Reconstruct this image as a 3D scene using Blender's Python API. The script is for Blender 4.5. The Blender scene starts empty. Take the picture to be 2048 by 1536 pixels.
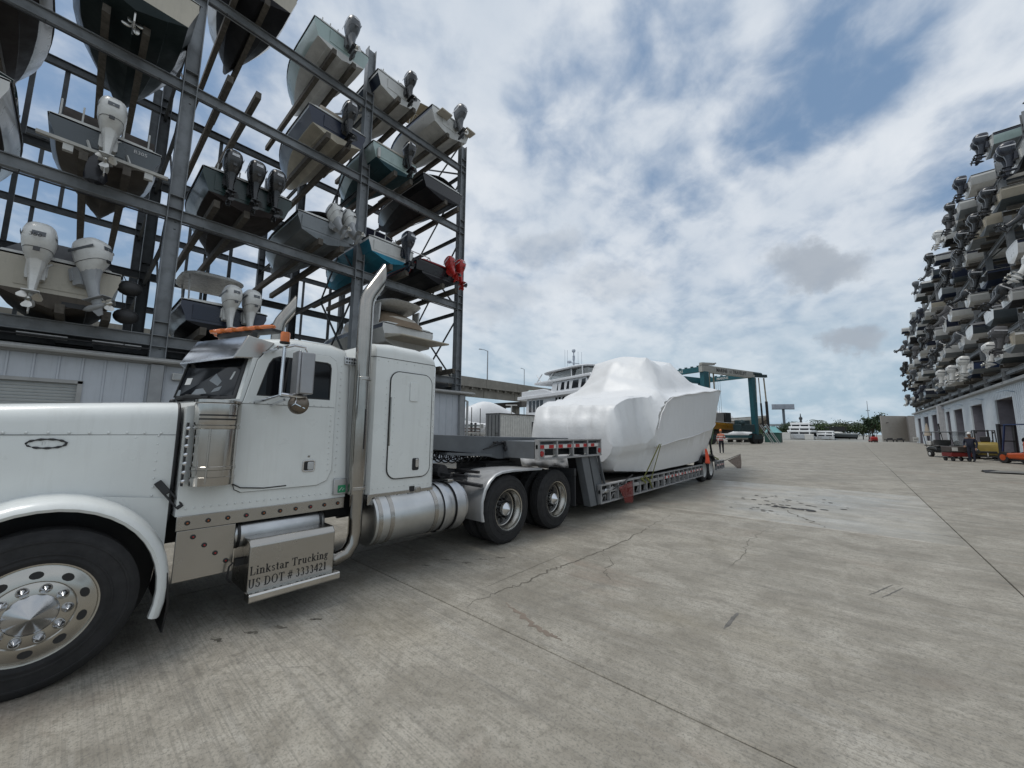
import bpy, bmesh, math, random
from math import sin, cos, pi, radians, sqrt, atan2, hypot
from mathutils import Vector, Matrix, noise
R = random.Random(7)
SC = bpy.context.scene
COL = SC.collection

# ---------------------------------------------------------------- camera
CAM_Z = 1.74
cam_d = bpy.data.cameras.new('camera')
cam_d.sensor_width = 36.0
cam_d.lens = 769.0 / 2048.0 * 36.0
cam_d.clip_start = 0.05
cam_d.clip_end = 3000.0
cam = bpy.data.objects.new('camera', cam_d)
COL.objects.link(cam)
# rows: world right, forward, up axes in the camera's frame (x right, y up, z back)
cam.matrix_world = Matrix(((0.75098, 0.07424, 0.65614, 0.0),
                           (0.66027, -0.09753, -0.74467, 0.0),
                           (0.00866, 0.99247, -0.12130, CAM_Z),
                           (0, 0, 0, 1)))
SC.camera = cam

# ---------------------------------------------------------------- world / sun / exposure
SUN_EL, SUN_AZ = radians(66), radians(212)     # azimuth measured from +Y towards +X
world = bpy.data.worlds.new('World')
SC.world = world
world.use_nodes = True
def build_world():
    nt = world.node_tree
    N, L = nt.nodes, nt.links
    N.clear()
    out = N.new('ShaderNodeOutputWorld')
    bg = N.new('ShaderNodeBackground'); bg.inputs[1].default_value = 0.1
    L.new(bg.outputs[0], out.inputs[0])
    sky = N.new('ShaderNodeTexSky'); sky.sky_type = 'NISHITA'; sky.sun_disc = False
    sky.sun_elevation = SUN_EL; sky.sun_rotation = SUN_AZ
    sky.air_density = 1.3; sky.dust_density = 1.5; sky.ozone_density = 1.5
    tc = N.new('ShaderNodeTexCoord')
    def math_(op, a, b=None, c=None, clamp=False):
        n = N.new('ShaderNodeMath'); n.operation = op; n.use_clamp = clamp
        for i, s in enumerate((a, b, c)):
            if s is None: continue
            if isinstance(s, (int, float)): n.inputs[i].default_value = s
            else: L.new(s, n.inputs[i])
        return n.outputs[0]
    def vmath(op, a, b):
        n = N.new('ShaderNodeVectorMath'); n.operation = op
        for i, s in enumerate((a, b)):
            if isinstance(s, (tuple, list)): n.inputs[i].default_value = s
            else: L.new(s, n.inputs[i])
        return n
    def smooth(x, lo, hi, a=0.0, b=1.0):
        n = N.new('ShaderNodeMapRange'); n.interpolation_type = 'SMOOTHSTEP'
        L.new(x, n.inputs[0])
        for i, s in enumerate((lo, hi, a, b)): n.inputs[i + 1].default_value = s
        return n.outputs[0]
    def mix(f, a, b):
        n = N.new('ShaderNodeMix'); n.data_type = 'RGBA'
        if isinstance(f, (int, float)): n.inputs[0].default_value = f
        else: L.new(f, n.inputs[0])
        for i, s in ((6, a), (7, b)):
            if isinstance(s, tuple): n.inputs[i].default_value = (*s, 1)
            else: L.new(s, n.inputs[i])
        return n.outputs[2]
    d = vmath('NORMALIZE', tc.outputs['Generated'], (0, 0, 0)).outputs[0]
    sep = N.new('ShaderNodeSeparateXYZ'); L.new(d, sep.inputs[0])
    z = math_('MAXIMUM', sep.outputs[2], 0.0)
    den = math_('ADD', z, 0.30)
    px = math_('DIVIDE', sep.outputs[0], den); py = math_('DIVIDE', sep.outputs[1], den)
    comb = N.new('ShaderNodeCombineXYZ'); L.new(px, comb.inputs[0]); L.new(py, comb.inputs[1])
    def fbm(scale, detail, rough, off, dist=0.0, sx=1.0):
        mp = N.new('ShaderNodeMapping'); L.new(comb.outputs[0], mp.inputs[0])
        mp.inputs[1].default_value = off; mp.inputs[3].default_value = (sx, 1, 1)
        mp.inputs[2].default_value = (0, 0, radians(25))
        n = N.new('ShaderNodeTexNoise'); n.inputs['Scale'].default_value = scale
        n.inputs['Detail'].default_value = detail; n.inputs['Roughness'].default_value = rough
        n.inputs['Distortion'].default_value = dist
        L.new(mp.outputs[0], n.inputs['Vector'])
        return n.outputs[0]
    big = fbm(1.1, 4, 0.5, (3.1, 1.7, 0))
    mid = fbm(4.2, 6, 0.55, (0.4, 5.2, 0), 0.2, 1.15)
    puff = fbm(8.5, 5, 0.55, (7.7, 2.2, 0), 0.2, 1.1)
    wisp = fbm(2.6, 6, 0.58, (1.3, 9.4, 0), 0.3, 1.6)
    def lobe(v, inner, outer):
        dp = vmath('DOT_PRODUCT', d, v).outputs['Value']
        return smooth(dp, cos(radians(outer)), cos(radians(inner)))
    def dirn(px_, py_):
        c = Vector(((px_ - 1024) / 769, -(py_ - 768) / 769, -1)).normalized()
        return tuple((cam.matrix_world.to_3x3() @ c).normalized())
    holes = None
    for (hx, hy, i, o, w) in ((1670, 120, 1, 10, .85), (1590, 205, 1, 8, .75), (1510, 270, 1, 6, .7), (1340, 60, 1, 9, .45), (1450, 190, 1, 8, .45), (1400, 120, 1, 7, .45),
                              (1150, 200, 2, 11, .3), (60, 130, 6, 26, .8), (170, 250, 3, 16, .65), (330, 560, 4, 18, .7), (60, 600, 4, 18, .6), (1300, 330, 2, 13, .3),
                              (2020, 330, 1, 9, .45), (520, 130, 2, 12, .35)):
        l = math_('MULTIPLY', lobe(dirn(hx, hy), i, o), w)
        holes = l if holes is None else math_('MAXIMUM', holes, l)
    cov = math_('ADD', math_('MULTIPLY', big, 0.35), math_('MULTIPLY', mid, 0.35))
    cov = math_('ADD', cov, math_('MULTIPLY', puff, 0.62))
    cov = math_('ADD', cov, 0.10)
    cov = math_('SUBTRACT', cov, math_('MULTIPLY', holes, 0.42))
    cl = smooth(cov, 0.36, 0.80)
    # body colour of the cloud deck
    shade = smooth(math_('ADD', math_('MULTIPLY', big, 0.55), math_('MULTIPLY', wisp, 0.45)), 0.36, 0.62)
    shade = math_('ADD', math_('MULTIPLY', shade, 0.80), math_('MULTIPLY', smooth(puff, .35, .7), 0.20))
    cloudc = mix(shade, (5.6, 6.3, 7.2), (7.7, 8.1, 8.6))
    blue = mix(0.75, sky.outputs[0], (2.0, 3.15, 4.9))
    low = smooth(z, 0.03, 0.40)
    horizon = mix(smooth(wisp, .34, .68), (3.5, 4.9, 6.0), (5.5, 6.5, 7.3))
    col = mix(cl, blue, cloudc)
    col = mix(math_('MULTIPLY', math_('SUBTRACT', 1.0, low), 0.85), col, horizon)
    # small low cumulus with grey bases
    wob = N.new('ShaderNodeTexNoise'); wob.inputs['Scale'].default_value = 9; wob.inputs['Detail'].default_value = 7; wob.inputs['Roughness'].default_value = .62
    L.new(d, wob.inputs['Vector'])
    wv = vmath('SCALE', vmath('SUBTRACT', wob.outputs[1], (.5, .5, .5)).outputs[0], (0, 0, 0)); wv.inputs[3].default_value = .16
    dw = vmath('ADD', d, wv.outputs[0]).outputs[0]
    for (cx, cy, wa, wb, sx) in ((1635, 535, 130, 48, .85), (1715, 676, 95, 34, .85), (1080, 485, 80, 40, .35), (975, 600, 120, 45, .30), (1210, 565, 130, 40, .25), (150, 560, 160, 50, .3)):
        v0 = Vector(dirn(cx, cy)); rt = Vector(dirn(cx + 40, cy)) - v0; rt.normalize(); up = v0.cross(rt)
        df = vmath('SUBTRACT', dw, tuple(v0)).outputs[0]
        A = (Vector(dirn(cx + wa, cy)) - v0).length; B = (Vector(dirn(cx, cy - wb)) - v0).length
        qa = math_('POWER', math_('MULTIPLY', vmath('DOT_PRODUCT', df, tuple(rt)).outputs['Value'], 1 / A), 2.0)
        qb = math_('POWER', math_('MULTIPLY', vmath('DOT_PRODUCT', df, tuple(up)).outputs['Value'], 1 / B), 2.0)
        m = smooth(math_('ADD', qa, qb), 0.15, 1.35, 1.0, 0.0)
        col = mix(math_('MULTIPLY', m, sx), col, (3.75, 4.2, 4.8))
    # ground side of the sphere: neutral, same as the haze line
    col = mix(smooth(sep.outputs[2], -0.02, 0.0), (3.6, 4.6, 5.4), col)
    L.new(col, bg.inputs[0])
build_world()
sun_d = bpy.data.lights.new('sun', 'SUN'); sun_d.energy = 1.7; sun_d.angle = radians(22); sun_d.color = (1.0, 0.96, 0.90)
sun = bpy.data.objects.new('sun', sun_d); COL.objects.link(sun)
sv = Vector((sin(SUN_AZ) * cos(SUN_EL), cos(SUN_AZ) * cos(SUN_EL), sin(SUN_EL)))
sun.rotation_euler = sv.to_track_quat('Z', 'Y').to_euler()
SC.view_settings.view_transform = 'Standard'
SC.view_settings.look = 'None'
SC.view_settings.exposure = 0.0
SC.view_settings.gamma = 1.0
SC.view_settings.use_curve_mapping = False
try:
    SC.cycles.max_bounces = 6; SC.cycles.diffuse_bounces = 1; SC.cycles.glossy_bounces = 3; SC.cycles.transparent_max_bounces = 8
    SC.cycles.caustics_reflective = False; SC.cycles.caustics_refractive = False
except Exception: pass

# ---------------------------------------------------------------- materials
MATS = {}
def pm(name, col, rough=.5, metal=0., var=.12, vs=3., bump=0., bs=40., coat=0., dirt=0., dcol=(.09, .08, .065), streak=False, spec=.5, alpha=1., rvar=.15, emis=0.):
    if name in MATS: return MATS[name]
    m = bpy.data.materials.new(name); m.use_nodes = True
    nt = m.node_tree; N, L = nt.nodes, nt.links
    b = N['Principled BSDF']
    b.inputs['Metallic'].default_value = metal; b.inputs['Specular IOR Level'].default_value = spec
    b.inputs['Coat Weight'].default_value = coat; b.inputs['Coat Roughness'].default_value = .12
    b.inputs['Alpha'].default_value = alpha
    tc = N.new('ShaderNodeTexCoord')
    def nz(scale, det=5, vec=None, ro=.6):
        n = N.new('ShaderNodeTexNoise'); n.inputs['Scale'].default_value = scale; n.inputs['Detail'].default_value = det
        n.inputs['Roughness'].default_value = ro
        L.new(vec or tc.outputs['Object'], n.inputs['Vector']); return n.outputs[0]
    def mx(f, a, b_):
        n = N.new('ShaderNodeMix'); n.data_type = 'RGBA'; L.new(f, n.inputs[0])
        for i, s in ((6, a), (7, b_)):
            if isinstance(s, tuple): n.inputs[i].default_value = (*s, 1)
            else: L.new(s, n.inputs[i])
        return n.outputs[2]
    def ramp(f, lo, hi, a=0., b_=1.):
        n = N.new('ShaderNodeMapRange'); L.new(f, n.inputs[0])
        for i, s in enumerate((lo, hi, a, b_)): n.inputs[i + 1].default_value = s
        return n.outputs[0]
    f = ramp(nz(vs), .3, .7)
    c = mx(f, tuple(max(0, x * (1 - var)) for x in col), tuple(min(1, x * (1 + var)) for x in col))
    if dirt > 0:
        v = None
        if streak:
            mp = N.new('ShaderNodeMapping'); mp.inputs[3].default_value = (9, 9, .7); L.new(tc.outputs['Object'], mp.inputs[0]); v = mp.outputs[0]
        d = ramp(nz(1.3 if streak else 2.2, 7, v, .7), .52, .78, 0, dirt)
        c = mx(d, c, dcol)
    L.new(c, b.inputs['Base Color'])
    r = ramp(nz(vs * 2.3), .3, .7, max(.02, rough * (1 - rvar)), min(1, rough * (1 + rvar)))
    L.new(r, b.inputs['Roughness'])
    if bump > 0:
        bp = N.new('ShaderNodeBump'); bp.inputs['Strength'].default_value = bump; bp.inputs['Distance'].default_value = .02
        L.new(nz(bs, 4), bp.inputs['Height']); L.new(bp.outputs[0], b.inputs['Normal'])
    MATS[name] = m
    return m
WHITE = pm('truck_white_paint', (.72, .745, .73), .30, var=.05, vs=1.6, coat=.45, dirt=.18, dcol=(.33, .31, .27), streak=True, bump=.03, bs=9)
CHROME = pm('chrome', (.66, .67, .69), .11, 1., var=.04, rvar=.3)
STEEL = pm('brushed_steel', (.40, .385, .36), .26, 1., var=.08, vs=1.5, dirt=.12, dcol=(.36, .32, .27))
STACK = pm('smoked_chrome', (.34, .325, .30), .16, 1., var=.15, vs=3, dirt=.45, dcol=(.16, .14, .12), streak=True)
ALU = pm('aluminium', (.50, .51, .52), .36, 1., var=.14, vs=4, dirt=.3, dcol=(.3, .3, .3), bump=.05, bs=12)
RIM = pm('polished_rim', (.46, .445, .41), .24, 1., var=.06, vs=2, dirt=.15, dcol=(.35, .32, .28))
RUBBER = pm('tyre_rubber', (.017, .017, .018), .82, var=.25, vs=5, dirt=.3, dcol=(.042, .04, .036), bump=.1, bs=60)
BLACK = pm('black_plastic', (.014, .014, .015), .5, var=.3)
BLACKM = pm('black_frame_paint', (.018, .018, .02), .55, var=.4, vs=6, dirt=.4, dcol=(.05, .045, .04))
GLASS = pm('tinted_glass', (.005, .006, .008), .05, var=.2, spec=.28, coat=.0)
AMBER = pm('amber_lens', (.55, .13, .012), .25, var=.12, vs=20, coat=.5)
REDL = pm('red_lens', (.32, .012, .012), .25, var=.15, coat=.4)
RED = pm('red_paint', (.30, .018, .016), .35, var=.15)
TGREY = pm('trailer_grey_paint', (.115, .125, .135), .5, var=.15, vs=3, dirt=.35, dcol=(.06, .055, .05), bump=.05, bs=30)
TGREY2 = pm('trailer_side_rail_grey', (.30, .30, .30), .5, var=.2, vs=6, dirt=.5, dcol=(.10, .09, .08))
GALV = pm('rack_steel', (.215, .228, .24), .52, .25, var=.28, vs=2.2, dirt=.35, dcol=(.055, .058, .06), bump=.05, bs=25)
GALV_SHADE = pm('rack_steel_shaded', (.062, .068, .074), .55, .25, var=.3, vs=2.2)  # same steel for the inner rows, with the interior shade in its colour
WOOD = pm('bunk_timber', (.085, .075, .062), .8, var=.35, vs=6, bump=.2, bs=20)
WALLW = pm('corrugated_white_wall', (.50, .53, .57), .5, var=.06, vs=1.2, dirt=.25, dcol=(.26, .26, .26), streak=True)
TRIM = pm('eave_trim', (.36, .36, .35), .5, var=.1, dirt=.3, dcol=(.16, .15, .14))
GEL = pm('white_gelcoat', (.62, .62, .60), .28, var=.06, coat=.2, dirt=.2, dcol=(.38, .36, .32))
CREAM = pm('cream_gelcoat', (.50, .46, .39), .32, var=.08, coat=.2, dirt=.25, dcol=(.28, .25, .2))
OFFW = pm('dull_white', (.55, .55, .53), .5, var=.08, dirt=.2, dcol=(.3, .3, .28))
# ---------------------------------------------------------------- mesh library
def V(*a): return Vector(a)
ORG = {}
class MB:
    def __init__(s): s.v, s.f, s.m = [], [], []
    def add(s, vs, fs, mi=0):
        o = len(s.v); s.v += [tuple(p) for p in vs]
        for f in fs: s.f.append(tuple(i + o for i in f)); s.m.append(mi)
        return s
    def box(s, x0, x1, y0, y1, z0, z1, mi=0):
        vs = [(x, y, z) for x in (x0, x1) for y in (y0, y1) for z in (z0, z1)]
        return s.add(vs, [(0, 1, 3, 2), (4, 6, 7, 5), (0, 4, 5, 1), (2, 3, 7, 6), (0, 2, 6, 4), (1, 5, 7, 3)], mi)
    def cbox(s, c, d, mi=0, rz=0.):
        if rz == 0.: return s.box(c[0] - d[0] / 2, c[0] + d[0] / 2, c[1] - d[1] / 2, c[1] + d[1] / 2, c[2] - d[2] / 2, c[2] + d[2] / 2, mi)
        u = V(cos(rz), sin(rz), 0)
        return s.bar(Vector(c) - u * d[0] / 2, Vector(c) + u * d[0] / 2, d[1], d[2], mi)
    def frame(s, p0, p1, up=(0, 0, 1)):
        d = (Vector(p1) - Vector(p0)).normalized(); up = Vector(up)
        if abs(d.dot(up)) > .98: up = V(0, 1, 0) if abs(d.y) < .9 else V(1, 0, 0)
        r = d.cross(up).normalized(); return d, r, r.cross(d).normalized()
    def bar(s, p0, p1, w, h, mi=0, up=(0, 0, 1), off=(0, 0)):
        d, r, u = s.frame(p0, p1, up); p0, p1 = Vector(p0), Vector(p1)
        o = r * off[0] + u * off[1]
        vs = [p + o + r * (a * w / 2) + u * (b * h / 2) for p in (p0, p1) for a, b in ((-1, -1), (1, -1), (1, 1), (-1, 1))]
        return s.add(vs, [(3, 2, 1, 0), (4, 5, 6, 7), (0, 1, 5, 4), (1, 2, 6, 5), (2, 3, 7, 6), (3, 0, 4, 7)], mi)
    def ibeam(s, p0, p1, w, h, t=.03, up=(0, 0, 1), mi=0):
        s.bar(p0, p1, w, t, mi, up, (0, h / 2 - t / 2)); s.bar(p0, p1, w, t, mi, up, (0, -h / 2 + t / 2))
        return s.bar(p0, p1, t, h - 2 * t, mi, up)
    def tube(s, pts, r, n=8, mi=0, cap=True):
        pts = [Vector(p) for p in pts]; k = len(pts)
        rs = r if isinstance(r, (list, tuple)) else [r] * k
        rings = []; pu = None
        for i, p in enumerate(pts):
            d = (pts[min(i + 1, k - 1)] - pts[max(i - 1, 0)]).normalized()
            if pu is None: pu = V(0, 0, 1) if abs(d.z) < .9 else V(1, 0, 0)
            a = (pu - d * pu.dot(d))
            a = a.normalized() if a.length > 1e-5 else d.orthogonal().normalized()
            pu = a; b = d.cross(a)
            rings.append([p + (a * cos(2 * pi * j / n) + b * sin(2 * pi * j / n)) * rs[i] for j in range(n)])
        return s.loft(rings, mi=mi, caps=cap)
    def loft(s, rings, closed=True, caps=True, mi=0):
        n = len(rings[0]); vs = [p for r in rings for p in r]; fs = []
        for i in range(len(rings) - 1):
            for j in range(n if closed else n - 1):
                a, b = i * n + j, i * n + (j + 1) % n
                fs.append((a, b, b + n, a + n))
        if caps:
            fs.append(tuple(range(n))[::-1]); fs.append(tuple(range((len(rings) - 1) * n, len(rings) * n)))
        return s.add(vs, fs, mi)
    def lathe(s, prof, c, ax='x', n=24, mi=0, caps=True, a0=0., a1=2 * pi):
        full = abs(a1 - a0 - 2 * pi) < 1e-4; k = n if full else n + 1
        rings = []
        for r, h in prof:
            ring = []
            for j in range(k):
                t = a0 + (a1 - a0) * j / n
                p = {'x': (h, r * cos(t), r * sin(t)), 'y': (r * cos(t), h, r * sin(t)), 'z': (r * cos(t), r * sin(t), h)}[ax]
                ring.append(Vector(c) + Vector(p))
            rings.append(ring)
        return s.loft(rings, closed=full, caps=caps, mi=mi)
    def prism(s, poly, ax, a, b, mi=0):
        def P(p, h): return {'x': (h, p[0], p[1]), 'y': (p[0], h, p[1]), 'z': (p[0], p[1], h)}[ax]
        n = len(poly); vs = [P(p, a) for p in poly] + [P(p, b) for p in poly]
        return s.add(vs, [tuple(range(n))[::-1], tuple(range(n, 2 * n))] + [(i, (i + 1) % n, n + (i + 1) % n, n + i) for i in range(n)], mi)
    def ball(s, c, r, n=10, m=6, mi=0):
        r = r if isinstance(r, (tuple, list)) else (r, r, r)
        rings = []
        for i in range(m + 1):
            t = pi * i / m; q = max(sin(t), .02)
            rings.append([(c[0] + r[0] * q * cos(2 * pi * j / n), c[1] + r[1] * q * sin(2 * pi * j / n), c[2] - r[2] * cos(t)) for j in range(n)])
        return s.loft(rings, mi=mi)
    def mesh(s, name, org=(0, 0, 0), smooth=35):
        me = bpy.data.meshes.new(name)
        me.from_pydata([(p[0] - org[0], p[1] - org[1], p[2] - org[2]) for p in s.v], [], s.f)
        me.polygons.foreach_set('material_index', s.m)
        bm = bmesh.new(); bm.from_mesh(me); bmesh.ops.recalc_face_normals(bm, faces=bm.faces); bm.to_mesh(me); bm.free()
        if smooth:
            me.polygons.foreach_set('use_smooth', [True] * len(me.polygons)); me.set_sharp_from_angle(angle=radians(smooth))
        return me
    def build(s, name, mats, parent=None, smooth=35, bevel=0., seg=2, label=None):
        me = s.mesh(name, ORG.get(parent.name, (0, 0, 0)) if parent else (0, 0, 0), smooth)
        for m in (mats if isinstance(mats, (list, tuple)) else [mats]): me.materials.append(m)
        o = link(name, me, parent)
        if bevel:
            b = o.modifiers.new('bevel', 'BEVEL'); b.width = bevel; b.segments = seg; b.limit_method = 'ANGLE'; b.angle_limit = radians(40)
        if label: o['label'] = label
        return o
def link(name, data, parent=None, mats=None):
    o = bpy.data.objects.new(name, data); COL.objects.link(o)
    if parent:
        o.parent = parent; ORG[o.name] = ORG.get(parent.name, (0, 0, 0))
    if mats:
        for i, m in enumerate(mats):
            if m: o.material_slots[i].link = 'OBJECT'; o.material_slots[i].material = m
    return o
def thing(name, label, cat, loc=(0, 0, 0), group=None):
    o = bpy.data.objects.new(name, None); COL.objects.link(o); o.empty_display_size = .2
    o.location = loc; ORG[o.name] = tuple(loc)
    return tag(o, label, cat, group)
def tag(o, label, cat, group=None):
    o['label'] = label; o['category'] = cat
    if group: o['group'] = group
    return o
def kind(o, k): o['kind'] = k; return o
def place(o, loc, rz=0.): o.location = loc; o.rotation_euler = (0, 0, rz); return o
def copy_tree(o, parent=None):
    c = o.copy(); COL.objects.link(c)
    if parent: c.parent = parent
    for ch in list(o.children): copy_tree(ch, c)
    return c
def rrect(x0, x1, y0, y1, r, n=6):
    pts = []
    rs = r if isinstance(r, (list, tuple)) else [r] * 4       # order: x1y1, x0y1, x0y0, x1y0
    for (cx, cy, q, a) in ((x1, y1, rs[0], 0), (x0, y1, rs[1], 90), (x0, y0, rs[2], 180), (x1, y0, rs[3], 270)):
        sx = 1 if a in (0, 270) else -1; sy = 1 if a in (0, 90) else -1
        for i in range(n + 1):
            t = radians(a + 90 * i / n)
            pts.append((cx - sx * q + q * cos(t), cy - sy * q + q * sin(t)))
    return pts
PLX = Matrix(((0, 0, 1, 0), (1, 0, 0, 0), (0, 1, 0, 0), (0, 0, 0, 1)))      # plane facing +x : (u,v) -> (y,z)
def plate(name, mat, parent, outlines, at, th=.012, bev=.004, M=PLX, label=None):
    cu = bpy.data.curves.new(name, 'CURVE'); cu.dimensions = '2D'; cu.fill_mode = 'BOTH'
    cu.extrude = max(th / 2 - bev, .0005); cu.bevel_depth = bev; cu.bevel_resolution = 1
    for ol in outlines:
        sp = cu.splines.new('POLY'); sp.points.add(len(ol) - 1); sp.use_cyclic_u = True
        for p, q in zip(sp.points, ol): p.co = (q[0], q[1], 0, 1)
    t = bpy.data.objects.new('tmp', cu)
    me = bpy.data.meshes.new_from_object(t); bpy.data.objects.remove(t); bpy.data.curves.remove(cu)
    org = ORG.get(parent.name, (0, 0, 0)) if parent else (0, 0, 0)
    me.transform(Matrix.Translation(Vector(at) - Vector(org)) @ M); me.name = name
    me.materials.clear(); me.materials.append(mat)
    me.polygons.foreach_set('use_smooth', [True] * len(me.polygons)); me.set_sharp_from_angle(angle=radians(30))
    o = link(name, me, parent)
    if label: o['label'] = label
    return o
def text(name, body, mat, parent, size, at, M=PLX, th=.002, off=0., align='LEFT', sx=1., shear=0.):
    cu = bpy.data.curves.new(name, 'FONT'); cu.body = body; cu.size = size; cu.extrude = th / 2; cu.offset = off
    cu.align_x = align; cu.resolution_u = 3; cu.shear = shear
    t = bpy.data.objects.new('tmp', cu)
    me = bpy.data.meshes.new_from_object(t); bpy.data.objects.remove(t); bpy.data.curves.remove(cu)
    org = ORG.get(parent.name, (0, 0, 0)) if parent else (0, 0, 0)
    me.transform(Matrix.Translation(Vector(at) - Vector(org)) @ M @ Matrix.Diagonal((sx, 1, 1, 1))); me.name = name
    me.materials.clear(); me.materials.append(mat)
    return link(name, me, parent)
def serif_text(name, body, mat, parent, size, at, M=PLX, th=.002, sx=1., track=.04):
    """bold book-face lettering drawn from strokes: thick stems, thin bars, bracket serifs"""
    TK, TN = .125, .045
    def vst(x, a, b): return [(x - TK / 2, a), (x + TK / 2, a), (x + TK / 2, b), (x - TK / 2, b)]
    def bar(x0, x1, y, h=TN): return [(x0, y - h / 2), (x1, y - h / 2), (x1, y + h / 2), (x0, y + h / 2)]
    def srf(x, y, w=.26): return [(x - w / 2, y - TN * .45), (x + w / 2, y - TN * .45), (x + w / 2, y + TN * .45), (x - w / 2, y + TN * .45)]
    def seg(p, q, w):
        d = (Vector((*q, 0)) - Vector((*p, 0))); n = Vector((-d.y, d.x, 0)).normalized() * w / 2
        return [(p[0] - n.x, p[1] - n.y), (q[0] - n.x, q[1] - n.y), (q[0] + n.x, q[1] + n.y), (p[0] + n.x, p[1] + n.y)]
    def arc(cx, cy, rx, ry, a0, a1, n=10, tk=TK):
        out = []
        for k in range(n):
            q = []
            for a in (a0 + (a1 - a0) * k / n, a0 + (a1 - a0) * (k + 1) / n):
                a = radians(a); w = lerp(TN, tk, cos(a) ** 2); q.append(((cx + (rx) * cos(a), cy + (ry) * sin(a)), (cx + (rx - w) * cos(a), cy + (ry - min(w, TN * 1.3)) * sin(a))))
            out.append([q[0][0], q[1][0], q[1][1], q[0][1]])
        return out
    X, C = .46, .70
    G = {
     'L': (.60, [vst(.16, 0, C), srf(.16, C), bar(.06, .56, .025), seg((.53, .0), (.56, .20), .05)]), 'i': (.30, [vst(.15, 0, X), srf(.15, .02), srf(.10, X - .02, .14), [(.085, .58), (.215, .58), (.215, .70), (.085, .70)]]),
     'n': (.58, [vst(.15, 0, X), srf(.15, .02), srf(.10, X - .02, .14), vst(.44, 0, .33), srf(.44, .02)] + arc(.325, .30, .178, .165, 0, 150)), 'k': (.58, [vst(.15, 0, C), srf(.15, .02), srf(.10, C - .02, .14), seg((.18, .20), (.44, .44), .05), seg((.25, .27), (.47, .02), .12), srf(.48, .02, .2), srf(.45, X - .02, .18)]),
     's': (.44, arc(.22, .335, .15, .13, 20, 265, tk=.10) + arc(.22, .12, .16, .125, -160, 88, tk=.10)), 't': (.36, [vst(.16, .08, .60), bar(.03, .31, X - .02)] + arc(.235, .10, .137, .105, 180, 320)),
     'a': (.52, [vst(.36, .05, .32), srf(.43, .03, .16)] + arc(.235, .32, .188, .145, 0, 160) + arc(.20, .135, .16, .14, 60, 320)), 'r': (.46, [vst(.15, 0, X), srf(.15, .02), srf(.10, X - .02, .14), [(.30, .33), (.42, .33), (.43, .45), (.31, .46)]] + arc(.31, .31, .16, .155, 90, 165)),
     'T': (.64, [vst(.32, 0, C), srf(.32, .02, .28), bar(.05, .59, C - .025), seg((.05, .70), (.07, .52), .05), seg((.59, .70), (.57, .52), .05)]), 'u': (.58, [vst(.14, .13, X), srf(.09, X - .02, .14), vst(.43, 0, X), srf(.38, X - .02, .14), srf(.48, .02, .14)] + arc(.265, .16, .188, .165, 185, 340)),
     'c': (.46, arc(.25, .23, .20, .24, 45, 320) + [[(.31, .31), (.41, .31), (.41, .42), (.31, .42)]]), 'g': (.52, arc(.23, .31, .175, .155, 0, 360, 18) + arc(.23, -.06, .19, .13, 0, 360, 18, .07) + [seg((.12, .17), (.13, .06), .06), bar(.12, .30, .085, .06), bar(.36, .49, .43, .06)]),
     'U': (.68, [vst(.16, .22, C), srf(.16, C - .02), vst(.52, .22, C), srf(.52, C - .02, .22)] + arc(.34, .22, .242, .23, 180, 360)), 'S': (.54, arc(.27, .52, .19, .19, 30, 262) + arc(.27, .19, .205, .20, -150, 85) + [seg((.44, .69), (.43, .52), .04), seg((.07, .19), (.08, .0), .04)]),
     'D': (.70, [vst(.16, 0, C), srf(.14, C - .02, .24), srf(.14, .02, .24)] + arc(.26, .35, .39, .35, -90, 90, 14)), 'O': (.72, arc(.36, .35, .32, .365, 0, 360, 22)), '#': (.56, [seg((.12, .0), (.26, .70), .06), seg((.32, .0), (.46, .70), .06), bar(.04, .54, .46, .06), bar(.02, .52, .24, .06)]),
     '3': (.50, arc(.23, .53, .17, .17, -85, 150) + arc(.23, .19, .205, .20, -150, 85)), '4': (.52, [vst(.35, 0, C), seg((.03, .22), (.36, .70), .05), bar(.02, .49, .21, .07)]), '2': (.50, arc(.23, .50, .20, .20, -25, 165) + [seg((.06, .04), (.37, .40), .07), bar(.04, .46, .05, .10)]), '1': (.44, [vst(.22, 0, C), srf(.22, .02, .28), seg((.09, .58), (.24, .69), .05)]), ' ': (.26, [])}
    m = MB(); x = 0.; k = 0
    for ch in body:
        adv, polys = G[ch]
        for pl in polys:
            k += 1; m.prism([((x + a) * size * sx, b_ * size) for a, b_ in pl], 'z', -th / 2, th / 2 + .00004 * (k % 23))
        x += adv + track
    me = m.mesh(name, smooth=0); org = ORG.get(parent.name, (0, 0, 0))
    me.transform(Matrix.Translation(Vector(at) - Vector(org)) @ M); me.materials.append(mat)
    return link(name, me, parent)
def basis(x, y, z): return Matrix(((x[0], y[0], z[0], 0), (x[1], y[1], z[1], 0), (x[2], y[2], z[2], 0), (0, 0, 0, 1)))
def sring(cx, cy, rx, ry, z, n=20, e=2.6):
    out = []
    for i in range(n):
        t = 2 * pi * i / n; c, s_ = cos(t), sin(t)
        out.append((cx + rx * math.copysign(abs(c) ** (2 / e), c), cy + ry * math.copysign(abs(s_) ** (2 / e), s_), z))
    return out
def lerp(a, b, t): return a + (b - a) * t
def interp(x, tab):
    if x <= tab[0][0]: return tab[0][1]
    for (a, va), (b, vb) in zip(tab, tab[1:]):
        if x <= b:
            t = (x - a) / (b - a); t = t * t * (3 - 2 * t) * .5 + t * .5
            return va + (vb - va) * t
    return tab[-1][1]
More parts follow.
